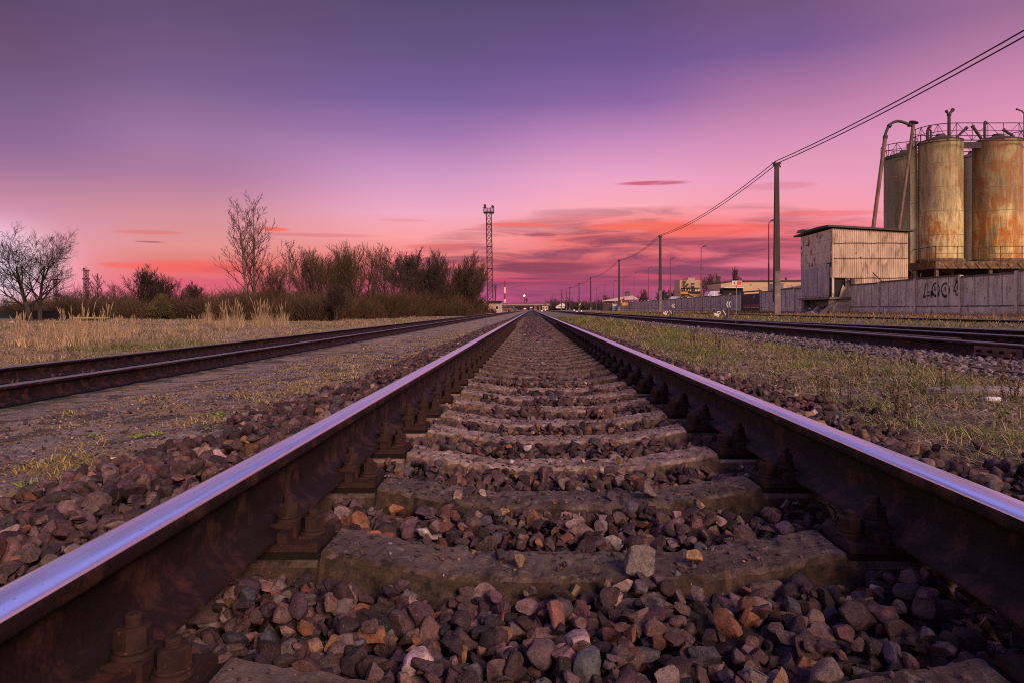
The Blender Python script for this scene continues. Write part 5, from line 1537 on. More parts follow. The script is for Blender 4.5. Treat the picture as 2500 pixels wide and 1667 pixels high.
M_SIL = [silo_mat('streaked_cream_silo', 1.7, (.66, .51, .235, 1), (.30, .225, .10, 1), (.34, .115, .014, 1), 1.0, .525),
         silo_mat('rusty_cream_silo', 4.1, (.66, .50, .20, 1), (.22, .155, .055, 1), (.40, .125, .012, 1), 1.0, .468),
         silo_mat('olive_grey_silo', 7.3, (.27, .235, .145, 1), (.16, .135, .08, 1), (.24, .11, .035, 1), .6, .56),
         silo_mat('dark_rear_silo', 9.9, (.20, .17, .13, 1), (.12, .10, .075, 1), (.2, .09, .03, 1), .6, .55)]
ZS0, ZS1 = 5.05, 15.6
def silo(label, x, y, R, mat, z1=ZS1, pipes=()):
    r = thing('silo', label, 'silo', (x, y, .2), 'rusty silos behind the fence')
    b = MB(); z = ZS0; pr = []
    k = 5; dz = (z1 - ZS0) / k
    b.lathe([(R, ZS0), (R, z1)], 64, (x, y, 0)); part('shell', b, mat, r)
    for i in range(1, k):
        b = MB(); b.lathe([(R - .02, ZS0 + dz * i - .022), (R + .014, ZS0 + dz * i - .022), (R + .014, ZS0 + dz * i + .022), (R - .02, ZS0 + dz * i + .022)], 64, (x, y, 0), caps=False, smooth=False); part('seam_band', b, M_SEAM, r)
    b = MB(); b.lathe([(R + .06, z1 - .05), (R + .06, z1 + .03), (.4, z1 + .55), (.4, z1 + .7)], 40, (x, y, 0)); part('roof', b, M_ROOF, r)
    b = MB(); b.lathe([(.35, 2.3), (R - .1, 4.6), (R - .1, ZS0 + .03)], 32, (x, y, 0)); part('cone', b, M_RUSTPAINT, r)
    b = MB(); b.lathe([(R + .05, ZS0 - .42), (R + .16, ZS0 - .42), (R + .16, ZS0 - .02), (R + .05, ZS0 - .02)], 40, (x, y, 0), caps=False); part('base_ring', b, M_BEAM, r)
    for i in range(6):
        a = 2 * PI * (i + .5) / 6
        b = MB(); b.box((x + (R - .05) * math.cos(a), y + (R - .05) * math.sin(a), 2.4), (.26, .26, 4.6)); part('leg', b, M_BEAM, r)
    for pp in pipes:
        b = MB(); b.path([(x + p[0], y + p[1], p[2]) for p in pp[0]], pp[1], 8); 
        e = pp[0][-1]; d = Vector(pp[0][-1]) - Vector(pp[0][-2]); d.normalize()
        b.tube(Vector((x + e[0], y + e[1], e[2])) - d * .12, Vector((x + e[0], y + e[1], e[2])) + d * .06, pp[1] * 1.35, n=8)
        part('vent_pipe', b, M_DARK, r)
M_BEAM = surf('rusty_beam', (.115, .060, .030, 1), (.055, .034, .022, 1), 2.5, .85, 0, .3, .01, spots=(.25, .11, .03, 1), sscale=3, slim=(.52, .62))
SYc = 66.0
xa, xb = .5576 * SYc, .635 * SYc
silo('cream silo streaked with rust, in the middle behind the graffiti', xa, SYc, 1.80, M_SIL[0], pipes=[
    ([(1.0, .4, 15.6), (1.0, .4, 18.2)], .14), ([(1.0, .4, 18.1), (.7, .3, 18.5)], .10), ([(1.0, .4, 18.2), (1.35, .4, 18.65)], .12),
    ([(-1.35, -.3, 15.6), (-1.35, -.3, 16.6), (-1.1, -.3, 16.95)], .10), ([(-.9, 0, 15.6), (-.85, 0, 16.6), (-1.1, 0, 16.9)], .09),
    ([(1.1, -.6, 15.9), (2.0, -.6, 16.75)], .12)])
silo('rustiest silo, at the right edge of the photo', xb, SYc, 1.965, M_SIL[1], pipes=[
    ([(-1.0, .2, 15.6), (-1.0, .2, 17.35), (-.92, .2, 17.45)], .12), ([(-1.9, -.8, 15.7), (-2.7, -.8, 16.85)], .13), ([(.9, -.9, 15.9), (.0, -.9, 16.5)], .12),
    ([(1.75, -1.0, 15.6), (1.75, -1.0, 17.9), (1.55, -1.0, 18.15), (1.1, -1.0, 18.3)], .06)])
silo('olive grey silo farther back, behind the leaning pipes', 36.9, 72.6, 1.85, M_SIL[2])
silo('dark rear silo, seen only in the gap between the two front silos', 44.2, 73.5, 1.85, M_SIL[3])
def stadium(p, q, R, n=10):
    (x0, y0), (x1, y1) = p, q
    a0 = math.atan2(y1 - y0, x1 - x0)
    pts = []
    for i in range(n + 1):
        a = a0 + PI / 2 + PI * i / n; pts.append((x0 + R * math.cos(a), y0 + R * math.sin(a)))
    m_ = max(1, int(math.hypot(x1 - x0, y1 - y0) / 1.3))
    for i in range(1, m_): pts.append((pts[n][0] + (x1 - x0) * i / m_, pts[n][1] + (y1 - y0) * i / m_))
    for i in range(n + 1):
        a = a0 - PI / 2 + PI * i / n; pts.append((x1 + R * math.cos(a), y1 + R * math.sin(a)))
    e = pts[-1]
    for i in range(1, m_): pts.append((e[0] - (x1 - x0) * i / m_, e[1] - (y1 - y0) * i / m_))
    return pts
def railing(label, pts, z0, z1, base):
    r = thing('silo_railing', label, 'railing', base)
    t = MB(); t.path([(x, y, z1) for x, y in pts], .040, 5, closed=True); part('top_rail', t, M_DARK, r)
    t = MB(); t.path([(x, y, (z0 + z1) / 2 + .1) for x, y in pts], .028, 5, closed=True); t.path([(x, y, z0) for x, y in pts], .05, 5, closed=True); part('lower_rail', t, M_DARK, r)
    t = MB()
    N = len(pts)
    for i, (x, y) in enumerate(pts):
        t.tube((x, y, z0), (x, y, z1), .028, n=5)
        if i % 2 == 0:
            for j in (i - 1, (i + 1) % N):
                t.tube((x, y, z1), (pts[j][0], pts[j][1], z0), .024, n=4)
    part('braced_posts', t, M_DARK, r)
railing('braced steel railing round the tops of the two front silos', stadium((xa + .1, SYc), (xb + .4, SYc), 2.35, 10), 15.25, 16.75, (xa, SYc, 15.2))
railing('braced steel railing round the top of the olive grey silo', stadium((36.9, 72.6), (37.0, 72.6), 2.1, 8), 15.35, 16.7, (36.9, 72.6, 15.3))
# bridging beams between the silos' tops, the platform at their feet
r = thing('silo_platform', 'rusty steel platform with a handrail under the silo shells', 'platform', (39.5, 64, .2))
b = MB(); b.box((40.0, 65.6, 4.28), (11.0, 5.6, .30)); part('deck', b, M_BEAM, r)
b = MB(); b.box((40.0, 62.68, 4.36), (11.1, .12, .62)); b.box((34.45, 65.6, 4.36), (.12, 5.8, .62)); part('edge_beam', b, M_BEAM, r)
b = MB()
for x in np.arange(34.5, 45.6, 1.85):
    b.tube((x, 62.62, 4.1), (x, 62.62, 5.95), .035, n=5)
b.path([(34.5, 62.62, 5.95), (45.5, 62.62, 5.95)], .035, 5); b.path([(34.5, 62.62, 5.35), (45.5, 62.62, 5.35)], .025, 5)
for x in np.arange(34.5, 37, 1.2): b.tube((34.5, 62.6 + (x - 34.5), 4.1), (34.5, 62.6 + (x - 34.5), 5.95), .035, n=5)
b.path([(34.5, 62.62, 5.95), (34.5, 66.5, 5.95)], .035, 5)
part('handrail', b, M_BEAM, r)
for x in (34.8, 39.4, 44.8):
    for y in (63.0, 68.0):
        b = MB(); b.box((x, y, 2.1), (.25, .25, 4.1)); part('leg', b, M_BEAM, r)
b = MB()
for x in np.arange(35.2, 45.2, .9): b.tube((x, 62.6, 4.5), (x + .45, 62.6, 4.02), .04, n=4)
part('bracing', b, M_BEAM, r)
b = MB(); b.box((40.2, 64.9, 2.1), (11.4, .2, 4.0)); part('under_wall', b, M_VOID, r)  # added near-black sheet, puts the shade under the deck into colour
b = MB(); b.box((39.35, SYc, 15.35), (2.2, 1.6, .18)); b.box((39.35, SYc - .7, 15.1), (2.0, .15, .4)); o = b.build('bridge_plate', M_DARK); tag(o, 'dark steel bridge plate joining the tops of the two front silos', 'platform')
b = MB(); b.box((34.55, 66.6, 10.2), (.62, .62, 10.9)); b.box((34.55, 66.27, 10.2), (.70, .04, .08)); b.box((34.55, 66.27, 13.0), (.70, .04, .08))
o = b.build('square_duct', M_CORRS); tag(o, 'pale vertical square duct at the left side of the middle silo', 'duct'); o.data.materials[0] = M_SIL[2]
b = MB(); b.box((40.2, 69.6, 9.2), (.9, .9, 9.6)); o = b.build('black_gap_box', M_VOID); tag(o, 'black box in the gap between the two front silos', 'duct')  # plain black box filling the gap between the silos
# filler pipes leaning over the shed roof
M_PIPE = surf('rusty_pipe', (.16, .085, .055, 1), (.085, .048, .036, 1), 2.2, .7, .2, .2, .01, (3, 3, .4), spots=(.28, .17, .11, 1), sscale=3, slim=(.55, .68))
r = thing('filler_pipe', 'leaning rusty filler pipe pair joined by an arch above the shed roof', 'pipe', (30.7, 66, 7.4))
def pt(u, v, Yp=66.0): 
    return at(u, v, Yp)
b = MB(); b.path([pt(2129, 580), pt(2161, 337)], .17, 10); part('riser', b, M_PIPE, r)
b = MB(); b.path([pt(2161, 337), pt(2162.5, 326), pt(2167, 314), pt(2174, 304), pt(2182, 299), pt(2191, 296.5), pt(2202, 298), pt(2215, 303), pt(2228, 309)], .125, 10); part('arch', b, M_DARK, r)
b = MB(); b.path([pt(2231, 299), pt(2190, 590)], .15, 10); part('downpipe', b, M_PIPE, r)
for (u, v, u2, v2) in ((2161, 339, 2161.8, 332), (2170, 310, 2173, 306), (2218, 304.5, 2222, 306)):
    b = MB(); b.tube(pt(u, v), pt(u2, v2), .21, n=10); part('flange', b, M_DARK, r)
b = MB(); b.tube(pt(2230.4, 301), pt(2231, 298.5), .40, n=10); part('cap', b, M_DARK, r)

# ------------------------------------------------------------------ poles and wires
M_POLE = surf('dark_concrete_pole', (.024, .018, .017, 1), (.042, .031, .027, 1), 1.5, .9, 0, .3, .01, (3, 3, .3))
M_STUB = surf('pale_pole_stub', (.17, .125, .115, 1), (.085, .060, .052, 1), 2, .9, 0, .3, spots=(.26, .20, .19, 1), sscale=4)
POLES = [(18.38, 55.0, 11.45), (18.85, 107.5, 11.3), (19.2, 161, 11.3), (19.9, 247, 11.2), (19.4, 300, 11.2), (18.3, 352, 11.1), (16.2, 400, 11.0), (20.5, 430, 11.0)]
PL = ['nearest and tallest dark concrete pole, left of the corrugated shed', 'second dark concrete pole from the shed, before the middle of the long fence', 'third dark concrete pole from the shed, beside the blue toilet cabin',
      'fourth pole of the line, at the far end of the concrete fence', 'fifth pole of the line, thin against the far trees', 'sixth pole of the line, with distant trees behind', 'seventh, farthest pole of the line with a leaning strut', 'far pole with a strut, right of the leaning strut pole']
for i, (x, y, h) in enumerate(POLES):
    z0 = gzf(x, y) if y < 300 else .05
    r = thing('utility_pole', PL[i], 'pole', (x, y, z0), 'poles of the overhead line')
    b = MB(); hh = h
    b.box((x, y, z0 + hh / 2 + .5), (.50, .34, hh - 1.0), taper=.62); part('shaft', b, M_POLE, r, bevel=.03)
    if i < 2:
        b = MB(); b.box((x - .03, y - .25, z0 + 1.5), (.50, .22, 3.6), taper=.8); part('concrete_stub', b, M_STUB, r, bevel=.03)
    else:
        b = MB(); b.box((x, y - .02, z0 + .45), (.52, .36, 1.3)); part('concrete_stub', b, M_STUB, r)
    b = MB(); b.box((x, y, z0 + hh - .05), (.66, .12, .12)); b.tube((x - .26, y, z0 + hh - .25), (x - .10, y, z0 + hh + .12), .05, n=6); b.tube((x + .30, y, z0 + hh - .35), (x + .10, y, z0 + hh + .0), .05, n=6)
    part('insulator_bracket', b, M_DARK, r)
    if i in (6, 7):
        b = MB(); b.tube((x + .2, y, z0 + 8), (x + 4.2, y + 1, z0), .17, n=6); part('strut', b, M_POLE, r)
for k, (dx, dz, lab_) in enumerate([(-.10, .10, 'upper wire of the overhead line sweeping to the top right corner'), (.10, -.02, 'lower wire of the overhead line sweeping to the top right corner')]):
    P3 = [Vector((18.2 + dx, 1.0, .1 + 11.5 + dz))] + [Vector((x + dx, y, gzf(x, y) * (y < 300) + h + dz)) for x, y, h in POLES[:7]]
    pts = []
    for a, b_ in zip(P3[:-1], P3[1:]):
        L_ = (b_ - a).length; sag = min(1.0, .00028 * L_ * L_)
        for i in range(14):
            t = i / 14; p = a.lerp(b_, t); p.z -= 4 * sag * t * (1 - t); pts.append(p)
    pts.append(P3[-1])
    b = MB(); b.path(pts, .032, 5); o = b.build('overhead_wire', M_VOID); tag(o, lab_, 'wire', 'wires of the overhead line')
# unlit lamp posts behind the fence
LM = MB()
LAMPS = [(86.6, 10.8), (121.5, 10.7), (148.5, 10.6), (176, 10.4), (200, 10.2), (222, 10.1), (250, 10.0), (282, 9.8), (318, 9.6)]
lm_root = None
for i, (y, h) in enumerate(LAMPS):
    lab_ = ['tall unlit lamp post just left of the nearest concrete pole', 'unlit lamp post in front of the beige tower block', 'unlit lamp post right of the second concrete pole', 'unlit lamp post left of the second concrete pole', 'unlit lamp post right of the pale hall roof',
            'thin lamp post above the pale hall roof', 'thin lamp post right of the third concrete pole', 'thin distant lamp post left of the third concrete pole', 'farthest thin lamp post of the row behind the fence'][i]
    if lm_root is None:
        lm_root = r = thing('street_lamp', lab_, 'street lamp', (28.0, y, .2), 'unlit lamp posts behind the fence')
        b = MB(); b.tube((28, y, .2), (28, y, 6), .11, .09, 8); b.tube((28, y, 6), (28, y, h - .2), .07, .055, 8); part('post', b, M_RUSTPAINT, r)
        b = MB(); b.path([(28, y, h - .25), (28.05, y, h + .02), (28.25, y, h + .22), (28.45, y, h + .3)], .045, 6); part('arm', b, M_DARK, r)
        b = MB(); b.box((28.62, y, h + .36), (.62, .26, .20), rot=Matrix.Rotation(-.35, 3, 'Y'), taper=.8); part('lamp_head', b, M_DARK, r)
    else:
        r = copy_tree(lm_root); r.location = (28.0 + .1 * math.sin(i), y, .2); r.scale = (1, 1, h / LAMPS[0][1]); r['label'] = lab_

# ------------------------------------------------------------------ switch stands, sign, toilet cabin
M_BLACK = surf('black_paint', (.010, .009, .010, 1), (.022, .018, .018, 1), 6, .6, 0, .2)
M_YEL = surf('yellow_paint', (.60, .36, .05, 1), (.50, .28, .04, 1), 3, .6)
def switch_stand(label, x, y, flip):
    z0 = gzf(x, y) + .10
    r = thing('switch_stand', label, 'switch stand', (x, y, z0), 'switch stands beside the turnout')
    b = MB(); b.box((x, y, z0 + .03), (.34, .42, .08)); b.box((x - .3, y, z0 + .02), (.5, .1, .06)); part('base', b, M_BLACK, r, bevel=.01)
    b = MB(); b.lathe([(.105, 0), (.085, .10), (.055, .22), (.040, .38), (.036, .42)], 12, (x, y, z0 + .07)); part('pedestal', b, M_BLACK, r)
    b = MB(); b.tube((x - .05, y, z0 + .12), (x - .23, y, z0 + .40), .020, n=6); lv = part('lever', b, M_WHITE, r)
    b = MB(); b.tube((x - .23, y, z0 + .40), (x - .29, y, z0 + .49), .026, n=6); part('grip', b, M_BLACK, r, sub=lv)
    b = MB(); b.box((x, y, z0 + .62), (.04, .05, .28)); part('signal_arrow', b, M_BLACK, r)
    b = MB()
    for off in (-.045, .05):
        s_ = -1 if flip else 1
        w_ = .10 if flip else .05
        pts = [(x + off + s_ * w_ * .8, z0 + .76), (x + off - s_ * w_ * .3, z0 + .63), (x + off + s_ * w_ * .9, z0 + .50)]
        if flip: pts = [(x + off + w_ * .5, z0 + .76), (x + off - w_ * .5, z0 + .64), (x + off + w_ * .5, z0 + .53)]
        for (p, q) in zip(pts[:-1], pts[1:]):
            d = Vector((q[0] - p[0], 0, q[1] - p[1])); n_ = Vector((-d.z, 0, d.x)).normalized() * .014
            b.prism([(p[0] - n_.x, y - .032, p[1] - n_.z), (q[0] - n_.x, y - .032, q[1] - n_.z), (q[0] + n_.x, y - .032, q[1] + n_.z), (p[0] + n_.x, y - .032, p[1] + n_.z)], (0, .006, 0))
    part('white_chevron', b, M_WHITE, r)
    b = MB()
    cx_, cz_ = x - .46, z0 + .18
    b.box((cx_ - .03, y - .05, cz_), (.20, .10, .11), rot=Matrix.Rotation(.35, 3, 'Y')); b.box((cx_ + .05, y - .07, cz_ + .10), (.15, .08, .12), rot=Matrix.Rotation(-.3, 3, 'Y')); b.box((cx_ - .13, y - .07, cz_ + .05), (.07, .05, .05))
    wt = part('counterweight', b, M_WHITE, r, bevel=.008)
    b = MB(); b.box((cx_ + .05, y - .114, cz_ + .10), (.085, .012, .06), rot=Matrix.Rotation(-.3, 3, 'Y')); part('dark_face', b, M_BLACK, r, sub=wt)
    b = MB(); b.box((cx_ - .02, y - .105, cz_ - .03), (.09, .014, .06), rot=Matrix.Rotation(.35, 3, 'Y')); part('yellow_face', b, M_YEL, r, sub=wt)
switch_stand('black switch stand with a white lever and counterweight, nearer to the shed', 8.3, 31.0, False)
switch_stand('black switch stand with a double chevron arrow, farther and left of the other one', 8.3, 43.0, True)

sg = thing('trespass_sign', 'red and white no walking sign on a thin grey post before the fence', 'sign', (16.5, 59, gzf(16.5, 59)))
M_SIGNRED = surf('sign_red', (.80, .020, .012, 1), (.72, .018, .012, 1), 3, .5)
M_SIGNW = surf('sign_white', (.78, .70, .68, 1), (.70, .62, .60, 1), 3, .5)
M_GREYPOST = surf('grey_galvanised', (.20, .19, .21, 1), (.27, .25, .27, 1), 3, .5, .4)
b = MB(); b.tube((16.49, 59.04, 0), (16.49, 59.04, 2.62), .033, n=8); part('post', b, M_GREYPOST, sg)
b = MB(); b.box((16.52, 59.0, 2.68), (.76, .02, .36)); pl = part('white_plate', b, M_SIGNW, sg)
b = MB(); b.box((16.705, 58.985, 2.68), (.345, .012, .29)); part('red_field', b, M_SIGNRED, sg, sub=pl)
b = MB()
cxs, czs = 16.33, 2.68
for i in range(20):
    a, a2 = 2 * PI * i / 20, 2 * PI * (i + 1) / 20
    b.prism([(cxs + .135 * math.cos(a), 58.984, czs + .135 * math.sin(a)), (cxs + .135 * math.cos(a2), 58.984, czs + .135 * math.sin(a2)), (cxs + .108 * math.cos(a2), 58.984, czs + .108 * math.sin(a2)), (cxs + .108 * math.cos(a), 58.984, czs + .108 * math.sin(a))], (0, .005, 0))
b.prism([(cxs - .085, 58.981, czs + .07), (cxs - .07, 58.981, czs + .085), (cxs + .085, 58.981, czs - .07), (cxs + .07, 58.981, czs - .085)], (0, .005, 0))
part('red_ring', b, M_SIGNRED, sg, sub=pl)
b = MB()
b.lathe([(.001, -.022), (.022, 0), (.001, .022)], 8, (cxs, 58.982, czs + .075), caps=False)
for p, q, wd in (((0, .05), (0, -.01), .022), ((0, -.01), (-.045, -.085), .012), ((0, -.01), (.05, -.085), .012), ((0, .04), (-.045, -.005), .009), ((0, .04), (.045, .0), .009)):
    d = Vector((q[0] - p[0], 0, q[1] - p[1])); n_ = Vector((-d.z, 0, d.x)).normalized() * wd
    b.prism([(cxs + p[0] - n_.x, 58.9785, czs + p[1] - n_.z), (cxs + q[0] - n_.x, 58.9785, czs + q[1] - n_.z), (cxs + q[0] + n_.x, 58.9785, czs + q[1] + n_.z), (cxs + p[0] + n_.x, 58.9785, czs + p[1] + n_.z)], (0, .004, 0))
part('walking_figure', b, M_BLACK, sg, sub=pl)

M_BLUE = surf('blue_plastic', (.10, .16, .30, 1), (.13, .19, .33, 1), 3, .5)
tc_ = thing('toilet_cabin', 'blue portable toilet cabin with a white roof beside the third pole', 'cabin', (22.9, 203, .1))
b = MB(); b.box((22.9, 203, 1.0), (1.15, 1.15, 1.8)); part('body', b, M_BLUE, tc_)
b = MB(); b.box((22.9, 203, 1.98), (1.25, 1.25, .16), taper=.85); b.box((22.9, 202.4, 1.62), (.95, .04, .3)); part('white_roof', b, M_WHITE, tc_)
b = MB(); b.box((22.9, 202.40, .85), (.8, .05, 1.15)); part('door', b, M_BLUE, tc_)

# ------------------------------------------------------------------ light mast, kiosk, far buildings
def lattice(mb, x, y, z0, z1, w0, w1, n, r=.07, rb_=.035, lean=0.0):
    c = [(-1, -1), (1, -1), (1, 1), (-1, 1)]
    def P_(k, t): 
        w_ = w0 + (w1 - w0) * t
        return Vector((x + c[k][0] * w_ / 2 + lean * t * (z1 - z0), y + c[k][1] * w_ / 2, z0 + (z1 - z0) * t))
    for k in range(4): mb.tube(P_(k, 0), P_(k, 1), r, n=5)
    for i in range(n):
        t0, t1 = i / n, (i + 1) / n
        for k in range(4):
            k2 = (k + 1) % 4
            mb.tube(P_(k, t1), P_(k2, t1), rb_ * (1.9 if i % 4 == 3 else 1), n=4)
            mb.tube(P_(k, t0), P_(k2, t1), rb_, n=4); mb.tube(P_(k2, t0), P_(k, t1), rb_, n=4)
TY = 191.0; TX = (1197.5 - U0) / FPX * TY
zt_ = CZ + (756 - 521) / FPX * TY; ln = ((1193.2 - 1197.5) / FPX * TY) / zt_
r = thing('light_mast', 'tall dark lattice light mast with a railed platform, left of the vanishing point', 'mast', (TX, TY, -.3))
b = MB(); lattice(b, TX, TY, -.4, zt_, 1.42, 1.28, 18, .10, .05, ln); part('lattice_tower', b, M_DARK, r)
tx2 = TX + ln * zt_
b = MB(); b.box((tx2, TY, zt_ + .15), (2.7, 2.4, .28)); part('platform', b, M_DARK, r)
b = MB()
for sx_ in (-1, -.33, .33, 1):
    for sy_ in (-1, 1): b.tube((tx2 + 1.3 * sx_, TY + 1.1 * sy_, zt_ + .2), (tx2 + 1.3 * sx_, TY + 1.1 * sy_, zt_ + 1.35), .05, n=4)
for zz in (.75, 1.35):
    b.path([(tx2 - 1.3, TY - 1.1, zt_ + zz), (tx2 + 1.3, TY - 1.1, zt_ + zz), (tx2 + 1.3, TY + 1.1, zt_ + zz), (tx2 - 1.3, TY + 1.1, zt_ + zz)], .05, 4, closed=True)
part('railing', b, M_DARK, r)
b = MB(); b.box((tx2 - 1.0, TY, zt_ + 1.75), (.62, .7, .95)); part('floodlight', b, M_DARK, r)
b = MB(); b.box((tx2 + 1.02, TY, zt_ + 1.65), (.66, .6, .66), rot=Matrix.Rotation(.55, 3, 'Y')); part('floodlight', b, M_DARK, r)
b = MB(); b.tube((tx2 - 1.2, TY - .6, zt_), (tx2 - .6, TY - .6, zt_ - .9), .05, n=4); b.tube((tx2 + 1.2, TY - .6, zt_), (tx2 + .6, TY - .6, zt_ - .9), .05, n=4); part('bracket', b, M_DARK, r)
# two far masts above the left wood
for (u, vt, Yd, w_, lab_) in ((210, 661, 300, 1.4, 'far lattice mast with a lit platform above the left wood edge'), (136, 683, 300, 1.3, 'far dark lattice mast half hidden by the big broad tree')):
    x = (u - U0) / FPX * Yd; z1 = CZ + (756 - vt) / FPX * Yd
    r = thing('far_mast', lab_, 'mast', (x, Yd, -.4), 'far masts at the left')
    b = MB(); lattice(b, x, Yd, -.4, z1, w_, w_ * .85, 14, .10, .05); part('lattice_tower', b, M_DARK, r)
    b = MB(); b.box((x, Yd, z1 - 3.5 if u == 210 else z1), (w_ * 1.5, 2, .5)); part('platform', b, M_DARK, r)
    if u == 210:
        b = MB(); b.box((x, Yd, z1 + .1), (2.4, 2.0, .3)); b.box((x - .9, Yd, z1 - .9), (.2, .2, 1.8)); b.box((x + .9, Yd, z1 - .9), (.2, .2, 1.8)); b.tube((x, Yd, z1), (x, Yd, z1 + 1.6), .14, n=5); b.box((x - .9, Yd, z1 + .7), (.5, .5, .7)); part('lamp_cage', b, M_DARK, r)

M_BEIGE = surf('beige_brick', (.36, .235, .165, 1), (.30, .19, .135, 1), .8, .9, 0, .1)
M_GLASS = surf('dark_window', (.010, .010, .012, 1), (.018, .017, .02, 1), 3, .25, 0, 0)
KY = 186.0
def kx(u): return (u - U0) / FPX * KY
r = thing('signal_cabin', 'small beige brick cabin with one window at the foot of the light mast', 'building', (kx(1207), KY, -.2))
b = MB(); b.box((kx(1207), KY + 3.4, 1.05), (kx(1222) - kx(1191), 3.2, 2.7)); part('wall', b, M_BEIGE, r)
b = MB()
for i in range(9): b.box((kx(1223.2) + (.10 if i % 2 else 0), KY + 1.95, -.05 + .28 * i), (.28, .35, .13))
part('white_quoins', b, M_WHITE, r)
b = MB(); b.box((kx(1206), KY + 3.2, 2.55), (kx(1225) - kx(1187), 4.2, .32)); part('roof', b, M_VOID, r)
b = MB(); b.box((kx(1213), KY + 1.78, 1.02), (.86, .08, 1.15)); wf = part('window', b, M_WHITE, r)
b = MB(); b.box((kx(1213), KY + 1.72, 1.0), (.62, .06, .72)); part('pane', b, M_GLASS, r, sub=wf)
b = MB(); b.box((kx(1213), KY + 1.72, 1.72), (.84, .07, .3)); part('shutter_box', b, M_GREYPOST, r, sub=wf)
o = undergrowth('red_bush', 'small reddish bush at the foot of the light mast', [(kx(1199), KY - 2, 2.0, 2.4, 260)], 12, (.085, .028, .026), .03); o['kind'] = 'thing'; o['category'] = 'bush'
M_DKBRICK = surf('dull_brick', (.085, .048, .045, 1), (.12, .07, .06, 1), .6, .9)
def box_building(name, label, u0, u1, v0, v1, Yd, dep, mat, roofm=None, wins=0, group=None, gable=0.0, winm=None, zb=-.3):
    x0, x1 = (u0 - U0) / FPX * Yd, (u1 - U0) / FPX * Yd; zt = CZ - (v0 - V0) / FPX * Yd; zb = CZ - (v1 - V0) / FPX * Yd if v1 else zb
    r = thing(name, label, 'building', ((x0 + x1) / 2, Yd, zb), group)
    b = MB(); b.box(((x0 + x1) / 2, Yd + dep / 2, (zb + zt) / 2), (x1 - x0, dep, zt - zb)); part('wall', b, mat, r)
    if roofm:
        b = MB()
        if gable:
            b.prism([(x0 - .3, Yd - .3, zt), (x1 + .3, Yd - .3, zt), ((x0 + x1) / 2, Yd - .3, zt + gable)], (0, dep + .6, 0))
        else: b.box(((x0 + x1) / 2, Yd + dep / 2, zt + (zt - zb) * .04), (x1 - x0 + .5, dep + .5, (zt - zb) * .08))
        part('roof', b, roofm, r)
    for i in range(wins):
        xx = x0 + (x1 - x0) * (i + .5) / wins
        b = MB(); b.box((xx, Yd - .03, zb + (zt - zb) * .45), ((x1 - x0) / wins * .4, .08, (zt - zb) * .35)); part('window', b, winm or M_GLASS, r)
    return r
box_building('wagon_shed', 'low dull brick shed behind the last bushy tree, left of the light mast', 1142, 1166, 746, 760, 240, 5, M_DKBRICK, M_GREYPOST, 0)
# overpass
M_DECK = surf('overpass_concrete', (.20, .13, .12, 1), (.26, .17, .16, 1), .3, .9)
OY = 420.0
r = thing('overpass', 'long thin road overpass crossing the tracks in the far distance', 'bridge', (-12, OY, 0))
b = MB(); b.box((-14.5, OY + 3, CZ + 12.3 / FPX * OY), (50, 6, 1.15)); part('deck', b, M_DECK, r)
b = MB(); b.box((-14.5, OY - .05, CZ + 15.0 / FPX * OY), (50, .12, .35)); part('parapet', b, M_DARK, r)
for u in (1153, 1169, 1180, 1247, 1254, 1226, 1318):
    b = MB(); x = (u - U0) / FPX * OY; b.box((x, OY + 3, 1.3), (.55, 4, 3.2)); part('pier', b, M_DECK, r)
# chimney with red and white bands
M_CHR = surf('chimney_red', (.22, .022, .028, 1), (.17, .02, .025, 1), .2, .8); M_CHW = surf('chimney_white', (.62, .45, .42, 1), (.55, .40, .38, 1), .2, .8)
CY = 1250.0; cx_ = (1232.2 - U0) / FPX * CY
r = thing('factory_chimney', 'far red and white banded factory chimney right of the light mast', 'chimney', (cx_, CY, 0))
zt = CZ + (756 - 686.8) / FPX * CY
bands = [(0, .40, 0), (.40, .545, 1), (.545, .69, 0), (.69, .84, 1), (.84, 1.0, 0)]
bands = [(0, .17, 0), (.17, .36, 1), (.36, .57, 0), (.57, .79, 1), (.79, 1.0, 0)]
for a, b_, k in bands:
    b = MB(); b.lathe([(1.75 - .35 * a, a * zt), (1.75 - .35 * b_, b_ * zt)], 16, (cx_, CY, 0)); part('band', b, M_CHW if k else M_CHR, r)
def far_pole(name, label, u, vt, Yd, rad, cat, head=None, group=None):
    x = (u - U0) / FPX * Yd; z1 = CZ - (vt - V0) / FPX * Yd
    r = thing(name, label, cat, (x, Yd, 0), group)
    b = MB(); b.tube((x, Yd, 0), (x, Yd, z1), rad, n=6); part('post', b, M_DARK, r)
    return r, x, z1
r, x, z1 = far_pole('antenna_pole', 'dark far pole with stacked crossbars between the light mast and the chimney', 1209.5, 697, 420, .42, 'pole')
b = MB(); b.box((x, 420, z1), (2.0, .5, .5)); b.box((x, 420, z1 - 1.4), (1.6, .5, .4)); b.box((x, 420, z1 - 2.6), (1.3, .6, 1.2)); part('crossbars', b, M_DARK, r)
M_LAMP = surf('lit_lamp', (1, .75, .4, 1), (1, .75, .4, 1), 3, .5, emit=((1.0, .66, .28, 1), 4.0), bump=0)
r, x, z1 = far_pole('lit_lamp_post', 'the only lit street lamp, glowing yellow above the vanishing point', 1280.5, 724, 520, .22, 'street lamp')
b = MB(); b.lathe([(.05, -.75), (.55, -.4), (.75, 0), (.55, .4), (.05, .75)], 12, (x - .2, 520, z1 + .3), caps=False); part('glowing_lamp', b, M_LAMP, r)
r, x, z1 = far_pole('signal_post', 'far signal head on a post just right of the lit lamp', 1285.5, 733, 500, .2, 'signal')
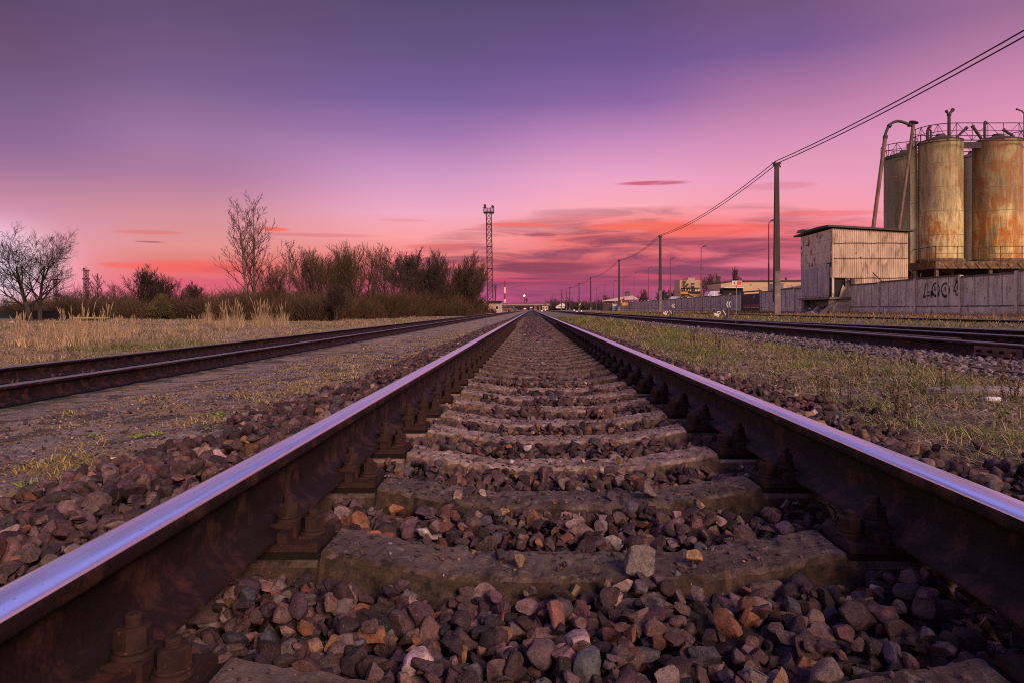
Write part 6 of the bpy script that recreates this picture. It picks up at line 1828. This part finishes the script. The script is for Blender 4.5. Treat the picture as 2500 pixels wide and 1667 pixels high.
b = MB(); b.lathe([(.05, -1.3), (.75, -.3), (.85, .5), (.5, 1.0), (.05, 1.05)], 10, (x, 500, z1), caps=False); part('head', b, M_DARK, r)
# trains at the vanishing point
M_LOCO = surf('dark_loco', (.035, .018, .022, 1), (.05, .022, .025, 1), 1, .6); M_TRED = surf('loco_red', (.45, .03, .035, 1), (.38, .028, .03, 1), 1, .5)
M_TYEL = surf('loco_yellow', (.50, .36, .02, 1), (.42, .30, .02, 1), 1, .5); M_VIO = surf('coach_violet', (.11, .06, .17, 1), (.15, .08, .2, 1), 1, .5)
def px(u, Yd): return (u - U0) / FPX * Yd
LY = 380.0
r = thing('locomotive', 'dark red locomotive with a yellow front bar at the vanishing point', 'train', (px(1307, LY), LY, 0))
x = px(1307, LY); hw = (px(1310.5, LY) - px(1303.5, LY)) / 2
b = MB(); b.box((x, LY + 4, 1.25), (hw * 2, 8, 2.0)); part('body', b, M_LOCO, r)
b = MB(); b.box((x, LY - .06, 1.65), (hw * 1.5, .1, .55)); part('red_front', b, M_TRED, r)
b = MB(); b.box((x, LY - .08, .55), (hw * 1.6, .12, .28)); part('yellow_bar', b, M_TYEL, r)
b = MB(); b.box((x - .1, LY + 2, 2.45), (hw * 1.1, 3, .45)); part('roof_box', b, M_DARK, r)
r = thing('railcar', 'violet railcar with a pale front left of the dark red locomotive', 'train', (px(1297, LY), LY + 6, 0))
x = px(1297, LY + 6); hw = (px(1301, LY) - px(1293.3, LY)) / 2
b = MB(); b.box((x, LY + 12, 1.0), (hw * 2, 10, 1.6)); part('body', b, M_VIO, r)
b = MB(); b.box((x, LY + 6.95, 1.55), (hw * 1.7, .08, .3)); part('pink_band', b, M_SIGNW, r)
b = MB(); b.box((x, LY + 6.94, .62), (hw * .9, .08, .3)); part('pale_front', b, M_WHITE, r)
r = thing('rear_wagon', 'red and pale wagon end left of the railcar', 'train', (px(1281.5, 330), 330, 0))
x = px(1281.5, 330)
b = MB(); b.box((x, 333, .62), (1.25, 5, 1.1)); part('body', b, M_TRED, r)
b = MB(); b.box((x, 330.44, .85), (.95, .08, .4)); part('white_panel', b, M_SIGNW, r)
# parked cars by the cabin
def car(label, x, y, rz, mat, s=1.0):
    r = thing('parked_car', label, 'car', (x, y, -.1), 'cars by the signal cabin'); r.rotation_euler = (0, 0, rz)
    sec = [(-2.1, .35), (-2.1, .75), (-1.7, .9), (-1.0, .95), (-.55, 1.4), (.75, 1.42), (1.35, .98), (1.95, .85), (2.1, .6), (2.1, .35)]
    b = MB(); b.prism([(a, -.82, z) for a, z in sec], (0, 1.64, 0)); b.build('body', mat, r, None, .06)
    b = MB(); b.prism([(-.95, -.835, .97), (-.55, -.835, 1.34), (.7, -.835, 1.35), (1.2, -.835, .99)], (0, 1.67, 0)); b.build('windows', M_GLASS, r)
    for a in (-1.3, 1.3):
        for s_ in (-.8, .8):
            b = MB(); b.tube((a, s_ - .09, .31), (a, s_ + .09, .31), .31, n=14); b.build('wheel', M_BLACK, r)
    for s_ in (-.6, .6):
        b = MB(); b.box((2.1, s_, .68), (.06, .28, .14)); b.build('headlight', M_WHITE, r)
M_CARRED = surf('maroon_car', (.13, .03, .035, 1), (.10, .025, .03, 1), 2, .35); M_CARDK = surf('dark_car', (.03, .03, .038, 1), (.04, .04, .05, 1), 2, .35); M_CARW = surf('silver_car', (.45, .42, .46, 1), (.4, .38, .41, 1), 2, .3)
car('maroon car parked right of the signal cabin', px(1232, 196), 196, .2, M_CARRED); car('dark car parked farther right of the signal cabin', px(1246, 215), 215, .1, M_CARDK)
# houses right of the vanishing point
M_HOUSE = surf('peach_render', (.46, .31, .22, 1), (.40, .26, .19, 1), .4, .9); M_HOUSEW = surf('pale_render', (.62, .52, .48, 1), (.52, .43, .40, 1), .5, .9)
M_TILE = surf('dark_tile_roof', (.075, .035, .035, 1), (.10, .045, .042, 1), .5, .9)
box_building('gabled_house', 'small peach house right of the locomotive', 1324, 1338.5, 747, 757.5, 420, 6, M_HOUSE, M_TILE, 2, 'far houses', gable=.8)
r = box_building('gabled_house', 'long pale house with a dark roof before the far wood', 1357, 1378, 749, 753.5, 430, 9, M_HOUSEW, None, 0, 'far houses', zb=0)
b = MB(); Y4 = 429.9; b.prism([(px(1357, Y4), Y4, CZ + 6.5 / FPX * Y4), (px(1379, Y4), Y4, CZ + 6.5 / FPX * Y4), (px(1379, Y4), Y4, CZ + 13 / FPX * Y4), (px(1372, Y4), Y4, CZ + 15 / FPX * Y4)], (0, 8, 0)); part('gable_wall', b, M_HOUSEW, r)
for u in (1364.5, 1368, 1376):
    b = MB(); b.box((px(u, Y4), Y4 - .05, CZ + 6.2 / FPX * Y4), (.55, .1, .5)); part('window', b, M_GLASS, r)
b = MB(); b.prism([(px(1352, Y4), Y4 + .6, CZ + 5.5 / FPX * Y4), (px(1372, Y4), Y4 + .6, CZ + 16 / FPX * Y4), (px(1372, Y4), Y4 + .6, CZ + 13.5 / FPX * Y4)], (0, 8, 0)); part('roof', b, M_TILE, r)
# yellow track sign and round sign, ground lights
r, x, z1 = far_pole('yellow_flag_sign', 'small yellow pennant sign on a thin post by the far fence end', 1418, 739.5, 150, .05, 'sign')
b = MB(); b.prism([(x - .05, 149.9, z1), (x - .05, 149.9, z1 - .55), (x - .35, 149.9, z1 - .62), (x - .15, 149.9, z1 - .1)], (0, .03, 0)); part('pennant', b, M_YEL, r)
M_LANT = surf('white_lantern', (.8, .76, .76, 1), (.8, .76, .76, 1), 3, .5, emit=((1.0, .86, .85, 1), .6), bump=0)
for (u, v, Yd, lab_) in ((1408.6, 762.7, 118, 'white lit ground signal nearest of the three right of the tracks'), (1419.3, 760.3, 150, 'white lit ground signal at the foot of the yellow pennant'), (1401.5, 758.3, 190, 'faint white ground signal left of the other two'), (1323, 759.6, 125, 'white lit ground signal just right of the near track at the horizon'), (1331.5, 757.6, 160, 'tiny white ground signal before the peach house')):
    x, y, z = at(u, v, Yd); zg = gzf(x, y)
    r = thing('ground_signal', lab_, 'signal', (x, y, zg), 'small ground signals')
    s_ = Yd / 118
    b = MB(); b.tube((x, y, zg - .05), (x, y, max(z, zg + .05)), .035 * s_, n=6); part('post', b, M_DARK, r)
    b = MB(); b.lathe([(.02, -.11 * s_), (.075 * s_, -.08 * s_), (.075 * s_, .08 * s_), (.02, .12 * s_)], 8, (x, y, max(z, zg + .15)), caps=False); part('lantern', b, M_LANT, r)

# ------------------------------------------------------------------ yard behind the fence
M_HALLROOF = surf('pale_hall_roof', (.52, .36, .28, 1), (.45, .31, .25, 1), .4, .85)
HY = 235.0
r = thing('storage_hall', 'low hall with a pale pink pitched roof behind the far end of the fence', 'building', (px(1513, HY), HY, 0))
b = MB(); b.box((px(1515, HY), HY + 5, 1.2), (px(1560, HY) - px(1474, HY), 10, 2.4)); part('wall', b, M_GATE, r)
b = MB()
xe0, xr, xe1 = px(1524, HY), px(1540, HY), px(1561, HY); ze, zr = CZ + 24.5 / FPX * HY, CZ + 33.5 / FPX * HY
b.prism([(xe0, HY - .6, ze - .1), (xe1, HY - .6, ze), (xr + 1.2, HY + 5, zr), (px(1531, HY), HY + 5, zr - .4)], (0, .05, .15)); part('roof', b, M_HALLROOF, r)
b = MB(); b.prism([(px(1470, HY), HY - .8, CZ + 19.5 / FPX * HY), (px(1512, HY), HY - .8, CZ + 21.5 / FPX * HY), (px(1531, HY), HY + 4, CZ + 31 / FPX * HY), (px(1512, HY), HY + 4, CZ + 27.5 / FPX * HY)], (0, .05, .18)); part('lean_to_roof', b, M_HALLROOF, r)
b = MB(); b.box((px(1540, HY), HY + 8, CZ + 38 / FPX * HY), (1.6, 1.6, 1.6)); b.prism([(px(1533.3, HY), HY + 7, CZ + 43.5 / FPX * HY), (px(1547, HY), HY + 7, CZ + 43.5 / FPX * HY), (px(1540, HY), HY + 7, CZ + 46 / FPX * HY)], (0, 2, 0)); part('roof_turret', b, M_DKBRICK, r)
M_ORANGE = surf('orange_paint', (.55, .19, .025, 1), (.45, .15, .02, 1), 1, .6)
b = MB(); b.box((px(1524, 200), 200, CZ + 12.5 / FPX * 200), (1.5, 2.5, .8)); b.box((px(1517, 200), 200, CZ + 17 / FPX * 200), (.4, 1, 1.0)); o = b.build('orange_machine', M_ORANGE); tag(o, 'orange machine peeking over the fence in front of the pale hall', 'machine')
b = MB(); b.box((px(1600, 170), 170, CZ + 18 / FPX * 170), (1.9, .6, .22)); b.box((px(1594, 170), 170.2, CZ + 17 / FPX * 170), (.8, .5, .3)); o = b.build('yellow_barrier', M_YEL); tag(o, 'yellow beam showing above the fence left of the second pole', 'beam')
b = MB(); b.box((px(1627, 160), 162, CZ + 24 / FPX * 160), (1.9, 4, 1.9)); o = b.build('dark_container', M_VOID); tag(o, 'black container behind the fence right of the second pole', 'container'); o.modifiers.new('b', 'BEVEL').width = .06
# beige tower block behind the machine
BY = 215.0
r = thing('beige_block', 'beige brick block with a raised middle behind the yellow excavator', 'building', (px(1686, BY), BY, .2))
b = MB(); b.box((px(1686.5, BY), BY + 4, CZ + 30 / FPX * BY), (px(1714) if False else px(1714, BY) - px(1660, BY), 8, 2 * 42 / FPX * BY)); part('wall', b, M_BLK if False else M_BEIGE, r)
b = MB(); b.box((px(1688, BY), BY + 3.6, CZ + 74 / FPX * BY), (px(1697, BY) - px(1680, BY), 7, 7 / FPX * BY)); part('roof_box', b, M_BEIGE, r)
for k in range(3):
    b = MB(); b.box((px(1691, BY), BY - .05, CZ + (62 - 7.5 * k) / FPX * BY), (1.05, .1, .42)); part('window', b, M_GLASS, r)
for (u, v) in ((1682, 712), (1701, 712), (1682, 720), (1701, 721)):
    b = MB(); b.box((px(u, BY), BY - .05, CZ - (v - V0) / FPX * BY), (1.0, .1, .6)); part('light_panel', b, M_HOUSEW, r)
b = MB(); b.tube((px(1689, BY), BY + 3, CZ + 77 / FPX * BY), (px(1689, BY), BY + 3, CZ + 84 / FPX * BY), .06, n=5); part('aerial', b, M_DARK, r)
# yellow crawler machine
EY = 140.0
M_MACH = surf('machine_yellow', (.38, .19, .02, 1), (.28, .135, .018, 1), .8, .55, spots=(.14, .07, .03, 1), sscale=2)
r = thing('yellow_excavator', 'yellow machine with a glazed dark cab above the concrete fence', 'machine', (px(1690, EY), EY, .2))
def ez(v): return CZ - (v - V0) / FPX * EY
b = MB(); b.prism([(px(1661, EY), EY, ez(713)), (px(1679, EY), EY, ez(713)), (px(1680, EY), EY, ez(718)), (px(1719, EY), EY, ez(719)), (px(1720, EY), EY, ez(722)), (px(1711, EY), EY, ez(727)), (px(1692, EY), EY, ez(725)), (px(1680, EY), EY, ez(718.5)), (px(1661, EY), EY, ez(718))], (0, 2.6, 0)); part('body', b, M_MACH, r)
b = MB(); b.box((px(1695, EY), EY + 1.3, ez(715)), (px(1711, EY) - px(1680, EY), 2.3, ez(712) - ez(718))); part('engine_cover', b, M_VOID, r)
b = MB(); b.box((px(1690, EY), EY + 1.4, ez(704.2)), (px(1712, EY) - px(1671, EY), 2.4, .16))
for u in (1671.5, 1684, 1697, 1703): b.box((px(u, EY), EY + .3, ez(708)), (.12, .12, .62)); b.box((px(u, EY), EY + 2.4, ez(708)), (.12, .12, .62))
part('cab_frame', b, M_VOID, r)
b = MB(); b.box((px(1688, EY), EY + 1.3, .75), (3.6, 2.4, 1.1)); part('crawler_track', b, M_BLACK, r)
b = MB(); b.box((px(1690, EY), EY + 1.3, 1.9), (2.2, 1.8, 1.4)); part('slew_ring', b, M_BLACK, r)
# white bus-like van and cars
VY = 118.0
def vehicle(label, u0, u1, v0, Yd, mat, name='van', wind=((.12, .42), (.48, .85)), red=None, dep=2.0):
    x0, x1 = px(u0, Yd), px(u1, Yd); zt = CZ - (v0 - V0) / FPX * Yd; zb = .45
    r = thing(name, label, 'van' if name == 'van' else 'car', ((x0 + x1) / 2, Yd, .2))
    sec = [(x0, zb), (x0 + .02, zb + (zt - zb) * .55), (x0 + (x1 - x0) * .08, zb + (zt - zb) * .82), (x0 + (x1 - x0) * .22, zt - .04), (x0 + (x1 - x0) * .6, zt), (x1, zt), (x1, zb)]
    b = MB(); b.prism([(a, Yd, z) for a, z in sec], (0, dep, 0)); part('body', b, mat, r, bevel=.05)
    for (a, c) in wind:
        b = MB(); b.prism([(x0 + (x1 - x0) * a, Yd - .02, zb + (zt - zb) * .58), (x0 + (x1 - x0) * c, Yd - .02, zb + (zt - zb) * .58), (x0 + (x1 - x0) * c, Yd - .02, zt - .12), (x0 + (x1 - x0) * (a + .05), Yd - .02, zt - .16)], (0, .03, 0)); part('window', b, M_VANGL, r)
    if red:
        b = MB(); b.prism([(x0 + (x1 - x0) * red[0], Yd - .03, zb), (x0 + (x1 - x0) * red[1], Yd - .03, zb), (x0 + (x1 - x0) * red[1], Yd - .03, zt - .05), (x0 + (x1 - x0) * (red[0] + .1), Yd - .03, zt - .10)], (0, .04, 0)); part('red_panel', b, M_RED, r)
    for f in (.2, .8):
        b = MB(); xx = x0 + (x1 - x0) * f; b.tube((xx, Yd - .05, .52), (xx, Yd + .2, .52), .33, n=14); part('wheel', b, M_BLACK, r)
M_VANGL = surf('hazy_window', (.40, .38, .55, 1), (.34, .32, .48, 1), 2, .3, 0, 0)
M_VANW = surf('van_white', (.55, .50, .60, 1), (.48, .44, .54, 1), 2, .4)
vehicle('white van with a rounded end and a dull red panel behind the fence', 1725, 1766, 712, VY, M_VANW, red=(.62, .99))
vehicle('pale covered cars behind the fence left of the yellow machine', 1633, 1662, 724.5, 150, M_CARW, name='parked_car', wind=((.1, .45), (.55, .9)))
b = MB(); b.box((px(1790, 108), 109, CZ + 44 / FPX * 108), (px(1815, 108) - px(1766, 108), 2, .95)); b.box((px(1790, 108), 108.6, CZ + 52.5 / FPX * 108), (px(1812, 108) - px(1764, 108), 2.4, .10), 1)
o = b.build('dark_trailer', [M_VOID, M_WHITE]); tag(o, 'dark flat trailer with a white edge behind the fence left of the gate', 'trailer')
# long beige building with a dark roof, chimney stack
NY = 132.0
M_LONG = surf('warm_render', (.44, .28, .18, 1), (.38, .245, .165, 1), .5, .9, 0, .1, spots=(.28, .18, .13, 1), sscale=1.2, slim=(.6, .7))
r = thing('long_building', 'long beige building with a dark roof edge between fence and shed', 'building', (px(1860, NY), NY, .2))
b = MB(); b.prism([(px(1760, NY), NY, .2), (px(1985, NY), NY, .2), (px(1985, NY), NY, CZ + 69 / FPX * NY), (px(1785, NY), NY, CZ + 68 / FPX * NY), (px(1760, NY), NY, CZ + 64 / FPX * NY)], (0, 10, 0)); part('wall', b, M_LONG, r)
b = MB(); b.prism([(px(1759, NY), NY - .3, CZ + 64 / FPX * NY), (px(1785, NY), NY - .3, CZ + 68 / FPX * NY), (px(1986, NY), NY - .3, CZ + 69 / FPX * NY), (px(1986, NY), NY - .3, CZ + 72 / FPX * NY), (px(1785, NY), NY - .3, CZ + 70.5 / FPX * NY), (px(1759, NY), NY - .3, CZ + 67 / FPX * NY)], (0, 10.6, 0)); part('roof', b, M_ROOF, r)
for u, h in ((1820, 5), (1933, 5)):
    b = MB(); b.box((px(u, NY), NY + 3, CZ + (72 + h / 2) / FPX * NY), (.32, .32, h / FPX * NY + .1)); b.box((px(u, NY), NY + 3, CZ + (72 + h) / FPX * NY), (.2, .2, .3)); part('roof_vent', b, M_DARK, r)
b = MB(); b.box((px(1833, NY), NY - .03, CZ + 60 / FPX * NY), (.25, .06, .12)); b.box((px(1914, NY), NY - .03, CZ + 64 / FPX * NY), (.25, .06, .10)); part('wall_lamp', b, M_DARK, r)
b = MB(); b.box((px(1760, 150), 152, CZ + 42 / FPX * 150), (.62, .62, 2 * 36 / FPX * 150)); b.box((px(1760, 150), 152, CZ + 79 / FPX * 150), (.75, .75, .5)); o = b.build('brick_stack', M_DARK); tag(o, 'dark brick chimney stack at the left end of the long beige building', 'chimney')
b = MB(); b.prism([(px(1742, 146), 146, CZ + 36 / FPX * 146), (px(1759, 146), 146, CZ + 36 / FPX * 146), (px(1759, 146), 146, CZ + 50 / FPX * 146), (px(1746, 146), 146, CZ + 44 / FPX * 146)], (0, 4, 0)); b.box((px(1751, 146), 148, 1.8), (1.2, 3.6, 3.3)); o = b.build('red_roof_annex', M_TILE); tag(o, 'small dark red roofed annex left of the brick chimney stack', 'building')
# grey lean-to behind the fence next to the shed
b = MB(); b.prism([(27.4, 70.4, 2.85), (31.5, 70.4, 3.55), (31.5, 70.4, 3.40), (27.4, 70.4, 2.72)], (0, 9.5, 0)); b.box((31.3, 75, 1.8), (.2, 9.2, 3.2)); o = b.build('lean_to_roof', M_CORRS); tag(o, 'grey corrugated lean to roof behind the fence left of the shed', 'roof')
b = MB(); b.box((27.5, 82.6, 3.05), (.5, 3.6, .85)); b.box((27.25, 83.4, 3.1), (.06, .12, .85)); o = b.build('wooden_crate', M_CORRS); tag(o, 'pinkish grey crate on the fence top left of the nearest concrete pole', 'crate')
# dark low shed at the far left
HYY = 62.0
M_SLATE = surf('slate_roof', (.075, .070, .105, 1), (.11, .10, .14, 1), 1.5, .6, 0, .2, spots=(.05, .05, .08, 1), sscale=5)
r = thing('low_shed', 'low dark shed with a flat bluish roof at the left edge of the meadow', 'building', (px(18, HYY), HYY, -.4))
b = MB(); b.box((px(10, HYY), HYY + 3, .0), (px(46, HYY) - px(-30, HYY), 5, .9)); part('wall', b, M_VOID, r)
b = MB(); b.prism([(px(-40, HYY), HYY - .4, CZ - 27 / FPX * HYY), (px(46, HYY), HYY - .4, CZ - 27 / FPX * HYY), (px(44, HYY), HYY + 5, CZ - 13 / FPX * HYY), (px(-40, HYY), HYY + 5, CZ - 12 / FPX * HYY)], (0, 0, .12)); part('roof', b, M_SLATE, r)
b = MB(); b.tube((px(24.5, 50), 50, -.5), (px(24.5, 50), 50, -.02 - .55 + .25), .02, n=5); b.path([(px(24.5, 50), 50, -.33), (px(25, 50), 50, -.25), (px(29, 50), 50, -.27), (px(36, 50), 50, -.42)], .025, 5)
o = b.build('bent_pipe', M_WHITE); tag(o, 'small pale bent pipe in the grass before the low dark shed', 'pipe')
b = MB(); 
x0_, x1_ = px(182, 58), px(262, 58)
b.box(((x0_ + x1_) / 2, 58, -.10), (x1_ - x0_, .5, .12)); b.box(((x0_ + x1_) / 2 + .3, 58.1, -.32), ((x1_ - x0_) * .8, .3, .36), 1)
o = b.build('fallen_slab', [surf('mossy_slab', (.30, .21, .10, 1), (.22, .16, .07, 1), 2, .9), M_VOID]); tag(o, 'mossy fallen slab lying in the meadow before the dark wood edge', 'slab')
